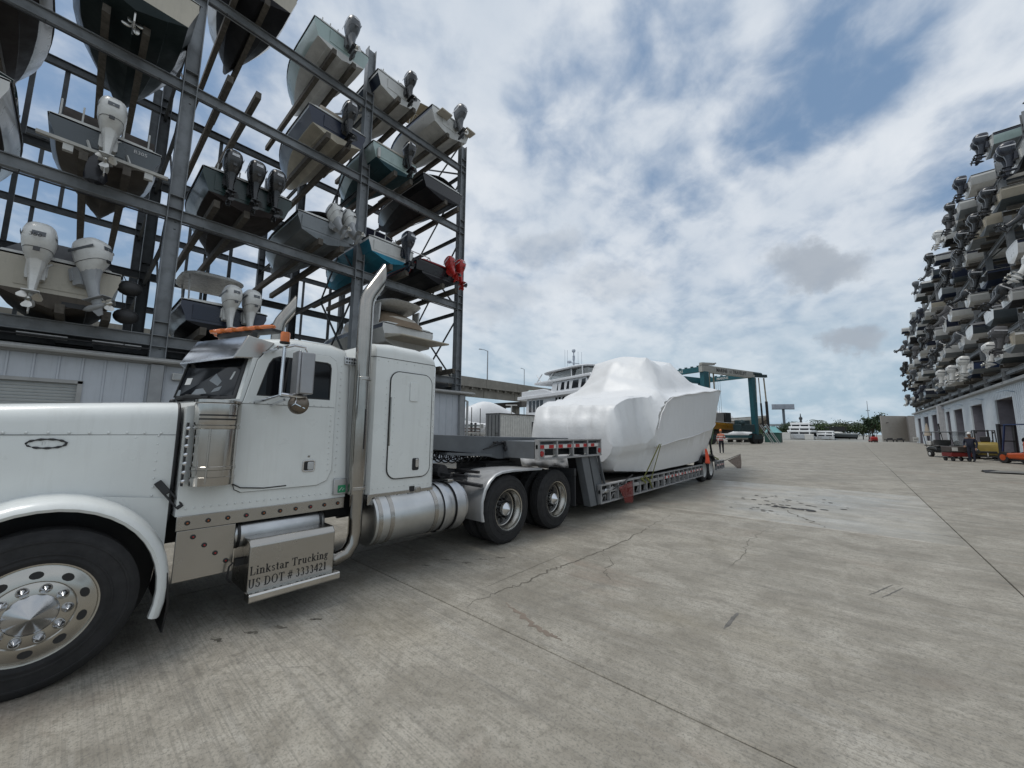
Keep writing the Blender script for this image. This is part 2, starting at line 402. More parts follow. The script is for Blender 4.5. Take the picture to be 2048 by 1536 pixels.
# ---------------------------------------------------------------- ground: concrete yard cast in slabs
def concrete(name, tone, rough, wet):
    m = bpy.data.materials.new(name); m.use_nodes = True
    nt = m.node_tree; N, L = nt.nodes, nt.links; b = N['Principled BSDF']
    geo = N.new('ShaderNodeNewGeometry'); oi = N.new('ShaderNodeObjectInfo')
    def mp(sc, rot=0, off=(0, 0, 0)):
        n = N.new('ShaderNodeMapping'); n.inputs[3].default_value = sc; n.inputs[2].default_value = (0, 0, rot); n.inputs[1].default_value = off
        L.new(geo.outputs['Position'], n.inputs[0]); return n.outputs[0]
    def nz(v, s, d=6, r=.6, dist=0.):
        n = N.new('ShaderNodeTexNoise'); n.inputs['Scale'].default_value = s; n.inputs['Detail'].default_value = d
        n.inputs['Roughness'].default_value = r; n.inputs['Distortion'].default_value = dist; L.new(v, n.inputs['Vector']); return n.outputs[0]
    def rg(f, lo, hi, a=0., c=1., sm=False):
        n = N.new('ShaderNodeMapRange'); n.interpolation_type = 'SMOOTHSTEP' if sm else 'LINEAR'
        L.new(f, n.inputs[0])
        for i, s in enumerate((lo, hi, a, c)): n.inputs[i + 1].default_value = s
        return n.outputs[0]
    def mt(op, a, c):
        n = N.new('ShaderNodeMath'); n.operation = op
        for i, s in enumerate((a, c)):
            if isinstance(s, (int, float)): n.inputs[i].default_value = s
            else: L.new(s, n.inputs[i])
        return n.outputs[0]
    def mx(f, a, c, t='MIX'):
        n = N.new('ShaderNodeMix'); n.data_type = 'RGBA'; n.blend_type = t
        if isinstance(f, float): n.inputs[0].default_value = f
        else: L.new(f, n.inputs[0])
        for i, s in ((6, a), (7, c)):
            if isinstance(s, tuple): n.inputs[i].default_value = (*s, 1)
            else: L.new(s, n.inputs[i])
        return n.outputs[2]
    P = mp((1, 1, 1))
    T = lambda *x: tuple(q * tone for q in x)
    cloudy = nz(P, .42, 8, .62, .5)
    mottle = nz(P, 1.9, 8, .68, .6)
    fine = nz(P, 16, 8, .74)
    grit = nz(P, 55, 5, .8)
    drag = nz(mp((.45, 1.7, 1)), 1.1, 8, .68, .8)            # tyre-drag marks, loosely along X
    thin = nz(mp((.22, 6.0, 1), .03, (4, 2, 0)), 1.2, 6, .66, .5)
    broom = nz(mp((1.3, 60, 1), .01), 1.0, 4, .72, .03)
    c = mx(rg(cloudy, .34, .66), T(.345, .318, .262), T(.56, .522, .445))
    c = mx(rg(oi.outputs['Random'], 0, 1, 0, .14), c, T(.34, .325, .28))
    c = mx(rg(mottle, .47, .62, 0, .55), c, T(.25, .225, .18))
    c = mx(rg(mottle, .36, .46, .45, 0), c, T(.61, .575, .50))
    c = mx(rg(drag, .53, .66, 0, .34), c, T(.215, .20, .172))
    c = mx(rg(thin, .54, .66, 0, .30), c, T(.17, .165, .155))
    c = mx(rg(thin, .34, .45, .22, 0), c, T(.56, .555, .53))
    c = mx(rg(fine, .50, .60, 0, .50), c, T(.22, .20, .16))
    c = mx(mt('MULTIPLY', rg(broom, .50, .60, 0, .42), rg(cloudy, .35, .6, .35, 1)), c, T(.19, .18, .155))
    c = mx(rg(grit, .52, .60, 0, .60), c, T(.15, .145, .13))
    # rusty and yellowish blotches
    c = mx(rg(nz(mp((.45, .9, 1), 0, (11, 3, 0)), .8, 6, .6, .6), .58, .74, 0, .42), c, T(.33, .235, .175))
    c = mx(rg(nz(mp((.5, .8, 1), 0, (1, 8, 0)), .7, 5, .6), .58, .78, 0, .36), c, T(.36, .31, .21))
    # tyre grime and oil spots
    c = mx(rg(nz(mp((.9, .45, 1), 0, (5, 5, 0)), .9, 7, .7, 1.2), .58, .76, 0, .50), c, T(.13, .125, .115))
    c = mx(rg(nz(P, 3.3, 5, .75, 1.5), .70, .78, 0, .6), c, T(.09, .088, .08))
    # hairline cracks
    vd = N.new('ShaderNodeVectorMath'); vd.operation = 'ADD'
    wn = N.new('ShaderNodeTexNoise'); wn.inputs['Scale'].default_value = 1.7; wn.inputs['Detail'].default_value = 6; L.new(P, wn.inputs['Vector'])
    ws = N.new('ShaderNodeVectorMath'); ws.operation = 'SCALE'; ws.inputs[3].default_value = 1.1; L.new(wn.outputs[1], ws.inputs[0])
    L.new(P, vd.inputs[0]); L.new(ws.outputs[0], vd.inputs[1])
    vo = N.new('ShaderNodeTexVoronoi'); vo.feature = 'DISTANCE_TO_EDGE'; vo.inputs['Scale'].default_value = .42; L.new(vd.outputs[0], vo.inputs['Vector'])
    crack = rg(vo.outputs['Distance'], .0006, .0036, 1, 0)
    crack = mt('MULTIPLY', crack, rg(nz(P, .5, 3, .5), .50, .64))
    c = mx(mt('MULTIPLY', crack, .45), c, (.085, .08, .07))
    L.new(c, b.inputs['Base Color'])
    ro = rg(mt('ADD', mt('MULTIPLY', drag, .6), mt('MULTIPLY', cloudy, .4)), .36, .64, rough - wet, rough + .12)
    L.new(ro, b.inputs['Roughness']); b.inputs['Specular IOR Level'].default_value = .5
    bp = N.new('ShaderNodeBump'); bp.inputs['Strength'].default_value = .35; bp.inputs['Distance'].default_value = .006
    h = mt('ADD', mt('MULTIPLY', broom, .5), mt('ADD', mt('MULTIPLY', grit, .35), mt('MULTIPLY', crack, -1.2)))
    L.new(h, bp.inputs['Height']); L.new(bp.outputs[0], b.inputs['Normal'])
    return m
CONC = concrete('broomed_concrete', .72, .72, .12)
CONC2 = concrete('worn_smooth_concrete', .86, .46, .24)
JOINT = pm('joint_filler', (.025, .022, .018), .9, var=.3, vs=8)
FAR = pm('far_ground', (.24, .24, .22), .8, var=.2, vs=.05)
gb = MB(); gb.add([(-1600, -300, -.05), (1600, -300, -.05), (1600, 1800, -.05), (-1600, 1800, -.05)], [(0, 1, 2, 3)])
ground = kind(gb.build('yard_ground', FAR, smooth=0), 'structure')
S, GAP = 6.70, .013
GX0, GY0 = 1.27 - 7 * S, 2.69 - 2 * S
slab = MB(); a = S / 2 - GAP / 2; e = .006
slab.loft([[(-a, -a, -.04), (a, -a, -.04), (a, a, -.04), (-a, a, -.04)], [(-a, -a, -e), (a, -a, -e), (a, a, -e), (-a, a, -e)],
           [(-a + e, -a + e, 0), (a - e, -a + e, 0), (a - e, a - e, 0), (-a + e, a - e, 0)]], caps=False)
slab.add([(-a + e, -a + e, 0), (a - e, -a + e, 0), (a - e, a - e, 0), (-a + e, a - e, 0)], [(0, 1, 2, 3)])
slab_me = slab.mesh('concrete_slab', smooth=0); slab_me.materials.append(CONC)
for i in range(11):
    for j in range(20):
        x, y = GX0 + (i + .5) * S, GY0 + (j + .5) * S
        o = link('concrete_slab', slab_me, ground); o.location = (x, y, 0)
        if i == 6 and j == 3:
            o.material_slots[0].link = 'OBJECT'; o.material_slots[0].material = CONC2
jf = MB(); jf.box(GX0, GX0 + 11 * S, GY0, GY0 + 20 * S, -.045, -.02); jf.build('joint_bed', JOINT, ground, 0)
# black crumbs of rubber and oil lying on the slab beyond the joint
st = MB()
for k in range(70):
    u = R.gauss(0, 1); w = R.gauss(0, 1)
    cx, cy = -1.55 + u * .55 + w * .25, 11.9 + w * .75 - u * .18
    if k < 22: cx, cy = -1.2 + R.uniform(-.35, .4), 11.35 + R.uniform(-.07, .07) - .1 * (k / 22)
    r = R.uniform(.015, .05) * (1.5 if k < 22 else 1)
    n = 7; ph = R.uniform(0, 6)
    ring = [(cx + r * 1.9 * R.uniform(.5, 1.1) * cos(2 * pi * t / n + ph), cy + r * .9 * R.uniform(.5, 1.1) * sin(2 * pi * t / n + ph), .0042) for t in range(n)]
    st.loft([ring, [(cx + (p[0] - cx) * .6, cy + (p[1] - cy) * .6, .0042 + r * .18) for p in ring]])
dm = st.build('oily_debris', pm('oily_black', (.012, .011, .01), .5), smooth=0)
tag(dm, 'black oily crumbs scattered on the bright slab beside the trailer', 'debris'); kind(dm, 'stuff')

# cracks and marks that run across the slabs
def strip(name, pts, w, mat, jag=.02, n=9, z=.0022):
    g = random.Random(len(pts) * 31 + int(abs(pts[0][1]) * 100)); P_ = [Vector((*p, 0)) for p in pts]; Q = []
    for a_, b_ in zip(P_, P_[1:]):
        for k in range(n): Q.append(a_.lerp(b_, k / n) + V(g.gauss(0, jag), g.gauss(0, jag), 0))
    Q.append(P_[-1]); m = MB(); L_, R_ = [], []
    for k, q in enumerate(Q):
        d = (Q[min(k + 1, len(Q) - 1)] - Q[max(k - 1, 0)]).normalized(); nn = V(-d.y, d.x, 0); ww = w / 2 * g.uniform(.45, 1.3) * min(1, 3 * k / len(Q) + .15, 3 * (len(Q) - k) / len(Q) + .1)
        L_.append((q + nn * ww + V(0, 0, z))); R_.append((q - nn * ww + V(0, 0, z)))
    m.loft([L_, R_], closed=False, caps=False); return m.build(name, mat, ground, 0)
CRK = pm('crack_grime', (.12, .11, .09), .9, var=.35, vs=9); MRK = pm('tyre_scuff', (.13, .125, .115), .85, var=.3, vs=12); BRN = pm('rust_stain', (.19, .155, .125), .85, var=.2, vs=6)
strip('sealed_crack', [(-3.04, 2.75), (-3.03, 3.27), (-2.98, 3.64), (-3.0, 4.12), (-2.96, 4.45), (-2.93, 4.98), (-2.9, 5.51), (-2.91, 6.34), (-2.97, 7.31), (-3.07, 8.81)], .026, CRK)
strip('hairline_crack', [(-3.22, 3.2), (-3.23, 3.95), (-3.24, 4.8)], .008, CRK, .004)
strip('hairline_crack', [(-2.9, 5.3), (-2.56, 5.0), (-2.5, 4.6), (-2.2, 4.3)], .012, CRK)
strip('hairline_crack', [(-1.44, 11.3), (-1.06, 10.45), (-.81, 10.03), (-.51, 9.46)], .03, CRK, .03)
strip('hairline_crack', [(-1.35, 5.69), (-1.30, 6.52), (-1.42, 7.6), (-1.2, 9.1)], .010, CRK)
strip('scuff_mark', [(-1.0, 4.02), (-.97, 4.46)], .035, MRK, .004)
strip('scuff_mark', [(-2.8, 3.09), (-2.44, 2.99), (-2.18, 2.91), (-1.96, 2.88)], .06, BRN, .012)
strip('scuff_mark', [(.0, 5.9), (.22, 6.5)], .02, MRK, .004); strip('scuff_mark', [(.1, 5.9), (.3, 6.45)], .02, MRK, .004)
for (x, y) in ((-4.09, .96), (-4.02, 1.18), (-3.95, 1.4), (-3.86, 1.65), (-4.3, 3.21), (-4.27, 3.51), (-3.99, 3.63), (-3.93, 3.88), (-3.79, 4.09)): strip('damp_spot', [(x - .05, y - .03), (x, y), (x + .06, y + .03)], .035, CRK, .012, 4)
# ---------------------------------------------------------------- the white conventional tractor
XC = -5.37
truck = thing('semi_truck', 'white long-nose semi truck with chrome visor, air cleaner and tall exhaust stack', 'truck', (XC, 2.4, 0))
def hood_ring(y, w, zt, zb, r):
    pts = [(XC + w, y, zb), (XC + w + .01, y, zt - r - .25)]
    for i in range(7):
        t = radians(90 * i / 6); pts.append((XC + w - r + r * cos(t), y, zt - r + r * sin(t)))
    pts += [(XC + w * .45, y, zt + .012), (XC, y, zt + .02)]
    return pts + [(2 * XC - p[0], p[1], p[2]) for p in reversed(pts[:-1])]
hb = MB(); hb.loft([hood_ring(y, w, zt, zb, .15) for y, w, zt, zb in ((-1.42, .60, 1.79, 1.0), (-1.36, .64, 1.84, 1.0), (-.9, .70, 1.875, 1.0), (-.6, .75, 1.895, 1.17), (-.3, .79, 1.915, 1.19), (.2, .84, 1.95, 1.15), (.45, .862, 1.965, 1.05), (.615, .875, 1.975, .95))])
hood = hb.build('hood', WHITE, truck, 40)
def hoodx(y): return XC + interp(y, ((-1.36, .64), (-.9, .70), (-.3, .79), (.2, .84), (.615, .875))) + .005
def rivets(name, pts, parent, ax=(1, 0, 0), r=.009, mat=None):
    mb = MB()
    for p in pts:
        p = Vector(p)
        rings = [[p + Vector((h, q * cos(t), q * sin(t))) for t in [2 * pi * k / 6 for k in range(6)]] for q, h in ((r, -.004), (r * .95, .003), (r * .5, .006))]
        mb.loft(rings)
    return kind(mb.build(name, mat or WHITE, parent, 60), 'stuff')
hr = [(hoodx(y) + .002, y, 1.70) for y in [-.85 + .105 * i for i in range(14)]]
hr += [(hoodx(.5), .5, z) for z in [1.10 + .072 * i for i in range(9)]] + [(hoodx(.36), .36, z) for z in (1.66, 1.57, 1.48)]
rivets('rivet_row', hr, hood)
sm = MB(); sm.bar((hoodx(-1.3) + .0005, -1.3, 1.683), (hoodx(-.3) + .0015, -.3, 1.683), .004, .004); sm.bar((hoodx(-.3) + .0015, -.3, 1.683), (hoodx(.612) + .001, .612, 1.683), .004, .004)
sm.build('panel_seam', BLACK, hood, 0)
# hood rear gasket
gk = MB(); rg_ = hood_ring(.622, .872, 1.972, .95, .15); gk.tube(rg_, .012, 6); gk.build('hood_gasket', BLACK, truck)
# worn oval emblem ring
em = MB(); ring = []
for k in range(41):
    t = 2 * pi * k / 40; y = -.115 + .098 * cos(t); ring.append((hoodx(y) + .006, y, 1.617 + .033 * sin(t)))
rr = [.0075 + .003 * sin(k * 1.7) + (-.003 if 18 < k < 26 else 0) for k in range(41)]
em.tube(ring, rr, 6); em.build('emblem_ring', BLACK, hood)
text('emblem_text', '1F3', pm('faded_print', (.5, .52, .52), .5), hood, .036, (hoodx(-.115) + .004, -.145, 1.606), basis((-.08, 1, 0), (0, 0, 1), (1, 0, 0)), .001)
# rubber hood latch
lt = MB(); p0, p1 = V(hoodx(.52) + .015, .525, 1.285), V(-4.40, .685, 1.06)
lt.bar(p0, p0.lerp(p1, .45), .02, .055, 0, (0, .4, 1)); lt.bar(p0.lerp(p1, .4), p0.lerp(p1, .95), .012, .016, 0, (0, .4, 1), (0, .02)); lt.bar(p0.lerp(p1, .4), p0.lerp(p1, .95), .012, .016, 0, (0, .4, 1), (0, -.02)); lt.bar(p0.lerp(p1, .9), p1, .02, .05, 0, (0, .4, 1))
lt.build('hood_latch', BLACK, truck, bevel=.006)
# nose: grille, headlights, bumper (left of the frame)
for s in (-1, 1):
    w_ = MB(); w_.lathe([(.66, XC + s * .62), (.66, XC + s * 1.10)], (0, -.06, .52), 'x', 28, caps=False, a0=radians(-15), a1=radians(195)); w_.lathe([(.66, XC + s * .62), (.01, XC + s * .62)], (0, -.06, .52), 'x', 28, caps=False); w_.build('wheel_well', BLACK, truck)
g = MB(); g.box(XC - .58, XC + .58, -1.47, -1.42, .95, 1.78)
for k in range(9): g.box(XC - .54 + k * .135 - .012, XC - .54 + k * .135 + .012, -1.485, -1.47, .98, 1.75)
g.build('grille', CHROME, truck, bevel=.01)
b = MB(); b.prism([(-1.75, .42), (-1.78, .62), (-1.70, .82), (-1.62, .82), (-1.62, .42)], 'x', XC - 1.2, XC + 1.2); b.build('bumper', CHROME, truck, bevel=.02)
for s in (-1, 1):
    h = MB(); h.lathe([(.12, -1.50), (.15, -1.44), (.13, -1.28), (.05, -1.2)], (XC + s * .86, 0, 1.2), 'y', 20); o = h.build('headlight', CHROME, truck)
# front fenders with rolled lip
def fender(s):
    mb = MB(); rings = []
    xi, xo = XC + s * .62, XC + s * 1.235
    for k in range(25):
        t = radians(lerp(188, -18, k / 24)); cy, cz = -.06, .50
        def pt(ry, rz, x): return (x, cy + ry * cos(t), cz + rz * sin(t))
        lip = s * -.05
        rings.append([pt(.700, .745, xi), pt(.705, .75, xo - s * .20), pt(.69, .74, xo - s * .07), pt(.665, .715, xo - s * .015), pt(.635, .685, xo), pt(.615, .665, xo - s * .012), pt(.61, .66, xo - s * .05),
                      pt(.66, .71, xo - s * .22), pt(.68, .725, xi)])
    mb.loft(rings); return mb.build('front_fender', WHITE, truck, 50)
for s in (1, -1): fender(s)
# fender flat panel between arch and cowl, with dark wheel well
for s in (1, -1):
    mb = MB(); x = XC + s * .885
    arc = [(-.06 + .68 * cos(radians(t)), .50 + .73 * sin(radians(t))) for t in range(0, 181, 12)]
    poly = [(.63, .50)] + [(.63, 1.24), (-.9, 1.24), (-.9, .5)] + list(reversed(arc))
    pl = MB(); pl.prism([(.615, .62), (.615, 1.14), (.2, 1.2), (.35, 1.06), (.5, .88)], 'x', x - .012, x); pl.build('fender_panel', WHITE, truck)
w = MB(); w.box(XC - .60, XC + .60, -1.1, .60, .55, 1.05); w.build('engine_block', BLACKM, truck)
ax = MB(); ax.lathe([(.07, -.95), (.07, .95)], (XC, -.06, .5), 'x', 10); ax.bar((XC - .9, -.1, .46), (XC + .9, -.1, .46), .1, .14); ax.bar((XC + .42, -.9, .56), (XC + .42, .6, .60), .09, .06); ax.build('front_axle', BLACKM, truck)
# splash flap behind the front wheel
f = MB(); f.loft([[(-4.17, .60, .60), (-4.72, .60, .60), (-4.72, .615, .60), (-4.17, .615, .60)], [(-4.18, .63, .35), (-4.72, .63, .35), (-4.72, .645, .35), (-4.18, .645, .35)], [(-4.24, .62, .13), (-4.68, .62, .13), (-4.68, .632, .13), (-4.24, .632, .13)]])
f.build('splash_flap', BLACK, truck)

# ---- wheels
def tyre(parent, x, y, s, r=.52, w=.28, name='tyre'):
    mb = MB()
    pr = [(r * .60, 0), (r * .64, -.010), (r * .66, -.013), (r * .672, -.009), (r * .70, -.009), (r * .705, -.013), (r * .72, -.013), (r * .725, -.008), (r * .80, -.005), (r * .86, .0), (r * .865, -.004), (r * .885, -.003), (r * .89, .003), (r * .90, .004), (r * .955, .022), (r * .985, .045)]
    k = 6; rec = []
    for i in range(k):          # tread with circumferential grooves
        a, b_ = .045 + (w - .09) * i / k, .045 + (w - .09) * (i + 1) / k
        rec += [(r, a + .004), (r, b_ - .012), (r - .014, b_ - .009), (r - .014, b_ - .001)]
    pr = pr + rec[:-2] + [(q, w - h) for q, h in reversed(pr)]
    mb.lathe([(q, x - s * h) for q, h in pr], (0, y, r), 'x', 56, caps=False)
    return mb.build(name, RUBBER, parent, 50)
def front_wheel(s):
    x, y, r = XC + s * 1.235, -.06, .52
    root = MB()      # dished disc: rim flange, disc, hub plate
    pr = [(.312, -.012), (.318, -.002), (.314, .006), (.303, .004), (.297, -.008), (.285, -.006), (.255, .012), (.205, .02), (.198, .014), (.19, .02), (.10, .024)]
    n = 60; rings = []
    for q, h in pr: rings.append([(x + s * h - s * .01, y + q * cos(2 * pi * j / n), r + q * sin(2 * pi * j / n)) for j in range(n)])
    root.loft(rings, caps=False)
    wheel = root.build('wheel', RIM, truck, 40, label='front wheel with polished aluminium rim and cone hub cap')
    tyre(wheel, x, y, s, r)
    bk = MB(); bk.lathe([(.30, x - s * .05), (.30, x - s * .06)], (0, y, r), 'x', 30); bk.build('rim_barrel', BLACKM, wheel)
    for j in range(10):
        hh = MB()
        t = 2 * pi * (j + .5) / 10; c = (y + .243 * cos(t), r + .243 * sin(t)); e = V(0, cos(t), sin(t)); f_ = V(0, -sin(t), cos(t))
        ring = [Vector((x + s * .0075, c[0], c[1])) + e * .024 * cos(a) + f_ * .033 * sin(a) for a in [2 * pi * q / 14 for q in range(14)]]
        hh.loft([[p - V(s * .03, 0, 0) for p in ring], ring]); hh.build('hand_hole', BLACK, wheel)
    for j in range(10):
        t = 2 * pi * j / 10; m_ = MB()
        m_.lathe([(.031, x + s * .005), (.031, x + s * .020), (.028, x + s * .027), (.021, x + s * .037), (.012, x + s * .050), (.002, x + s * .064)], (0, y + .160 * cos(t), r + .160 * sin(t)), 'x', 16); m_.build('nut_cover', CHROME, wheel, 30)
    m_ = MB(); m_.lathe([(.128, x), (.128, x + s * .010), (.120, x + s * .018)] + [(.112 * (1 - k / 9) + .001, x + s * (.022 + .085 * (k / 9) ** 1.15)) for k in range(10)], (0, y, r), 'x', 48); m_.build('hub_cap', pm('worn_chrome', (.44, .44, .44), .20, 1., var=.1), wheel, 60)
front_wheel(1); front_wheel(-1)
def drive_wheel(y, s):
    x, r = XC + s * 1.22, .52
    b_ = MB(); pr = [(.30, 0), (.316, .006), (.316, -.004), (.300, -.012), (.292, -.05), (.268, -.075), (.262, -.14), (.25, -.15)]
    b_.lathe([(q, x + s * h) for q, h in pr], (0, y, r), 'x', 48, caps=False)
    wh = b_.build('drive_wheel', RIM, truck, 40, label='dual drive wheel with deep dished polished rim')
    tyre(wh, x, y, s, r, .27); tyre(wh, x - s * .33, y, s, r, .27, 'inner_tyre')
    d = MB(); d.lathe([(.256, x - s * .146), (.225, x - s * .162), (.12, x - s * .166), (.01, x - s * .166)], (0, y, r), 'x', 32, caps=False); d.build('wheel_disc', pm('dull_wheel_disc', (.10, .10, .10), .4, .7, var=.3, vs=8), wh)
    d = MB(); d.lathe([(.27, x - s * .19), (.27, x - s * .20)], (0, y, r), 'x', 24); d.build('brake_drum', BLACKM, wh)
    for j in range(10):
        t = 2 * pi * (j + .5) / 10; h = MB(); h.lathe([(.03, x - s * .156), (.028, x - s * .152)], (0, y + .195 * cos(t), r + .195 * sin(t)), 'x', 10); h.build('hand_hole', BLACK, wh)
    for j in range(10):
        t = 2 * pi * j / 10; n_ = MB(); n_.lathe([(.018, x - s * .16), (.018, x - s * .11), (.008, x - s * .10)], (0, y + .142 * cos(t), r + .142 * sin(t)), 'x', 6); n_.build('wheel_nut', BLACKM, wh)
    c = MB(); c.lathe([(.105, x - s * .165), (.105, x - s * .06), (.098, x - s * .045)] + [(.092 * (1 - k / 7) + .001, x + s * (-.043 + .065 * k / 7)) for k in range(8)], (0, y, r), 'x', 30); c.build('hub_cap', CHROME, wh)
for y in (4.66, 5.97):
    for s in (1, -1): drive_wheel(y, s)

# ---- chassis
ch = MB()
for s in (-1, 1):
    ch.bar((XC + s * .43, -1.5, .80), (XC + s * .43, 6.75, .80), .03, .27); ch.bar((XC + s * .39, -1.5, .93), (XC + s * .39, 6.75, .93), .09, .012); ch.bar((XC + s * .39, -1.5, .67), (XC + s * .39, 6.75, .67), .09, .012)
for y in (2.6, 3.5, 4.2, 4.9, 5.3, 6.3, 6.7): ch.bar((XC - .41, y, .80), (XC + .41, y, .80), .1, .2)
chassis = ch.build('chassis_frame', BLACKM, truck)
a_ = MB()
for y in (4.66, 5.97):
    a_.lathe([(.09, XC - 1.0), (.12, XC - .3), (.19, XC - .2), (.19, XC + .2), (.12, XC + .3), (.09, XC + 1.0)], (0, y, .52), 'x', 14)
    for s in (-1, 1): a_.ball((XC + s * .55, y + .3, .63), (.14, .14, .12)); a_.bar((XC + s * .55, y - .35, .48), (XC + s * .55, y + .42, .48), .09, .06)
a_.lathe([(.06, 2.5), (.06, 4.5)], (XC, 0, .6), 'y', 8); a_.build('drive_axle', BLACKM, chassis)
dk = MB()
for k in range(14): dk.box(XC - .55, XC + .72, 3.46 + k * .052, 3.485 + k * .052, 1.005, 1.03)
dk.box(XC - .57, XC - .55, 3.44, 4.2, .98, 1.03); dk.box(XC + .72, XC + .74, 3.44, 4.2, .98, 1.03); dk.build('deck_grating', BLACKM, truck)
fw = MB(); fw.lathe([(.46, 1.16), (.47, 1.20), (.44, 1.215), (.08, 1.20)], (XC, 5.35, 0), 'z', 30); fw.box(XC - .40, XC + .40, 4.95, 5.75, .95, 1.16)
fw.build('fifth_wheel', BLACKM, truck)
bb_ = MB()
for k in range(3): bb_.lathe([(.10, XC + .05 + .2 * k - .02), (.10, XC + .35 + .2 * k)], (0, 3.7, 1.14), 'x', 10)
for y, z in ((3.6, 1.10), (3.9, 1.06), (4.15, 1.10)): bb_.bar((XC - .5, y, z), (XC + .95, y + .1, z), .05, .04)
bb_.bar((XC + .4, 3.5, 1.08), (XC + .4, 4.8, 1.1), .10, .05); bb_.build('frame_clutter', BLACKM, truck)

# ---- cab
def cab_ring(x, ins, insz):
    f = max(0., 1 - abs(x - XC) / .93)
    p = [(.655, .985), (.655, 1.93), (lerp(.88, .665, f), 1.995), (lerp(1.04, .71, f), 2.03), (lerp(1.12, .81, f), 2.47), (lerp(1.15, .86, f), 2.60), (lerp(1.26, 1.03, f), 2.685), (1.5, 2.735), (1.9, 2.745), (2.08, 2.70), (2.13, 2.55), (2.13, .985)]
    q = []
    for y, z in p:
        if z > 2.5: z -= insz; y = lerp(y, 1.6, ins)
        q.append((x, y, z))
    return q
cb = MB(); cb.loft([cab_ring(XC + x, i, iz) for x, i, iz in ((-.965, .12, .16), (-.955, .08, .10), (-.92, .04, .05), (-.85, .01, .018), (-.7, 0, .002), (0, -.01, -.012), (.7, 0, .002), (.85, .01, .018), (.92, .04, .05), (.955, .08, .10), (.965, .12, .16))])
cab = cb.build('cab', WHITE, truck, 28)
CX_ = XC + .966
door_o = [(1.115, 1.15), (1.80, 1.15), (1.90, 1.19), (1.945, 1.30), (1.945, 2.42), (1.925, 2.515), (1.85, 2.56), (1.34, 2.56), (1.24, 2.53), (1.16, 2.42), (1.085, 2.06), (1.045, 1.9), (1.045, 1.25), (1.065, 1.18)]
win_o = [(1.165, 2.065), (1.885, 2.065), (1.885, 2.425), (1.87, 2.475), (1.83, 2.49), (1.345, 2.49), (1.285, 2.46), (1.25, 2.40)]
door = plate('door', WHITE, truck, [door_o, win_o], (CX_ + .009, 0, 0), .020, .006)
plate('door_gasket', BLACK, door, [[((y - 1.5) * 1.018 + 1.5, (z - 1.85) * 1.011 + 1.85) for y, z in door_o], [((y - 1.5) * .99 + 1.5, (z - 1.85) * .99 + 1.85) for y, z in door_o]], (CX_ + .003, 0, 0), .008, .001)
plate('side_window', GLASS, door, [[((y - 1.53) * .985 + 1.53, (z - 2.28) * .97 + 2.28) for y, z in win_o]], (CX_ + .006, 0, 0), .006, .001)
plate('window_gasket', BLACK, door, [win_o, [((y - 1.53) * .965 + 1.53, (z - 2.28) * .94 + 2.28) for y, z in win_o]], (CX_ + .012, 0, 0), .012, .003)
wb = MB(); wb.bar((CX_ + .016, 1.40, 2.07), (CX_ + .016, 1.44, 2.485), .012, .022); wb.build('vent_window_bar', BLACK, door)
rivets('rivet_row', [(CX_ + .02, y, 2.0) for y in [1.12 + .075 * k for k in range(11)]] + [(CX_ + .002, 2.0, z) for z in [1.2 + .075 * k for k in range(18)]] + [(CX_ + .02, 1.905, z) for z in [1.3 + .06 * k for k in range(11)]] +
       [(CX_ + .002, y, 1.045) for y in [.72 + .06 * k for k in range(23)]] + [(CX_ - .01, 2.0 - .0 * k, 2.55) for k in range(1)] + [(CX_ - .012, y, 2.60 - .02) for y in [1.3 + .075 * k for k in range(10)]], cab, r=.0075)
ds = MB(); ds.bar((CX_ + .0195, 1.06, 1.985), (CX_ + .0195, 1.94, 1.985), .003, .004); ds.build('panel_seam', BLACK, door, 0)
def flush_handle(parent, y, z, w, h, paddle):
    o = plate('handle', BLACK, parent, [rrect(y - w / 2, y + w / 2, z - h / 2, z + h / 2, .018)], (CX_ + .022, 0, 0), .006, .002)
    plate('handle_rim', CHROME, parent, [rrect(y - w / 2 - .008, y + w / 2 + .008, z - h / 2 - .008, z + h / 2 + .008, .022), rrect(y - w / 2, y + w / 2, z - h / 2, z + h / 2, .018)], (CX_ + .024, 0, 0), .01, .003)
    plate('handle_paddle', paddle, parent, [rrect(y - w * .12, y + w * .42, z - h * .38, z + h * .38, .012)], (CX_ + .03, 0, 0), .012, .004)
flush_handle(door, 1.705, 1.355, .105, .10, ALU)
kl = MB(); kl.lathe([(.011, CX_ + .018), (.011, CX_ + .024)], (0, 1.70, 1.455), 'x', 12); kl.build('key_lock', STACK, door)
# windscreen: two dark panes on the sloped front
def ws_pt(u, v, off=0.):      # u across, v up the screen
    a = min(1., abs(u) * .925); y = lerp(lerp(.70, 1.045, a), lerp(.79, 1.125, a), v) - off * .98; z = lerp(2.06, 2.455, v) + off * .18
    return (XC + u * .86, y, z)
wsf = MB(); ring = [ws_pt(u, v, .004) for u, v in ((-1.0, .0), (1.0, .0), (1.0, .98), (-1.0, .98))]
GV = ((-1.03, -.07), (0, -.07), (1.03, -.07), (1.03, 1.05), (0, 1.05), (-1.03, 1.05))
for q_ in ((0, 1, 4, 5), (1, 2, 3, 4)): wsf.loft([[ws_pt(*GV[k], -.02) for k in q_], [ws_pt(*GV[k], .012) for k in q_]]); wsf.build('windscreen_gasket', BLACK, cab)
for u0, u1 in ((-.99, -.012), (.012, .99)):
    m_ = MB(); m_.loft([[ws_pt(u, v, .011) for u, v in ((u0, 0), (u1, 0), (u1, .99), (u0, .99))], [ws_pt(u, v, .016) for u, v in ((u0 + .01, .01), (u1 - .01, .01), (u1 - .01, .98), (u0 + .01, .98))]]); m_.build('windscreen', GLASS, cab, 0)
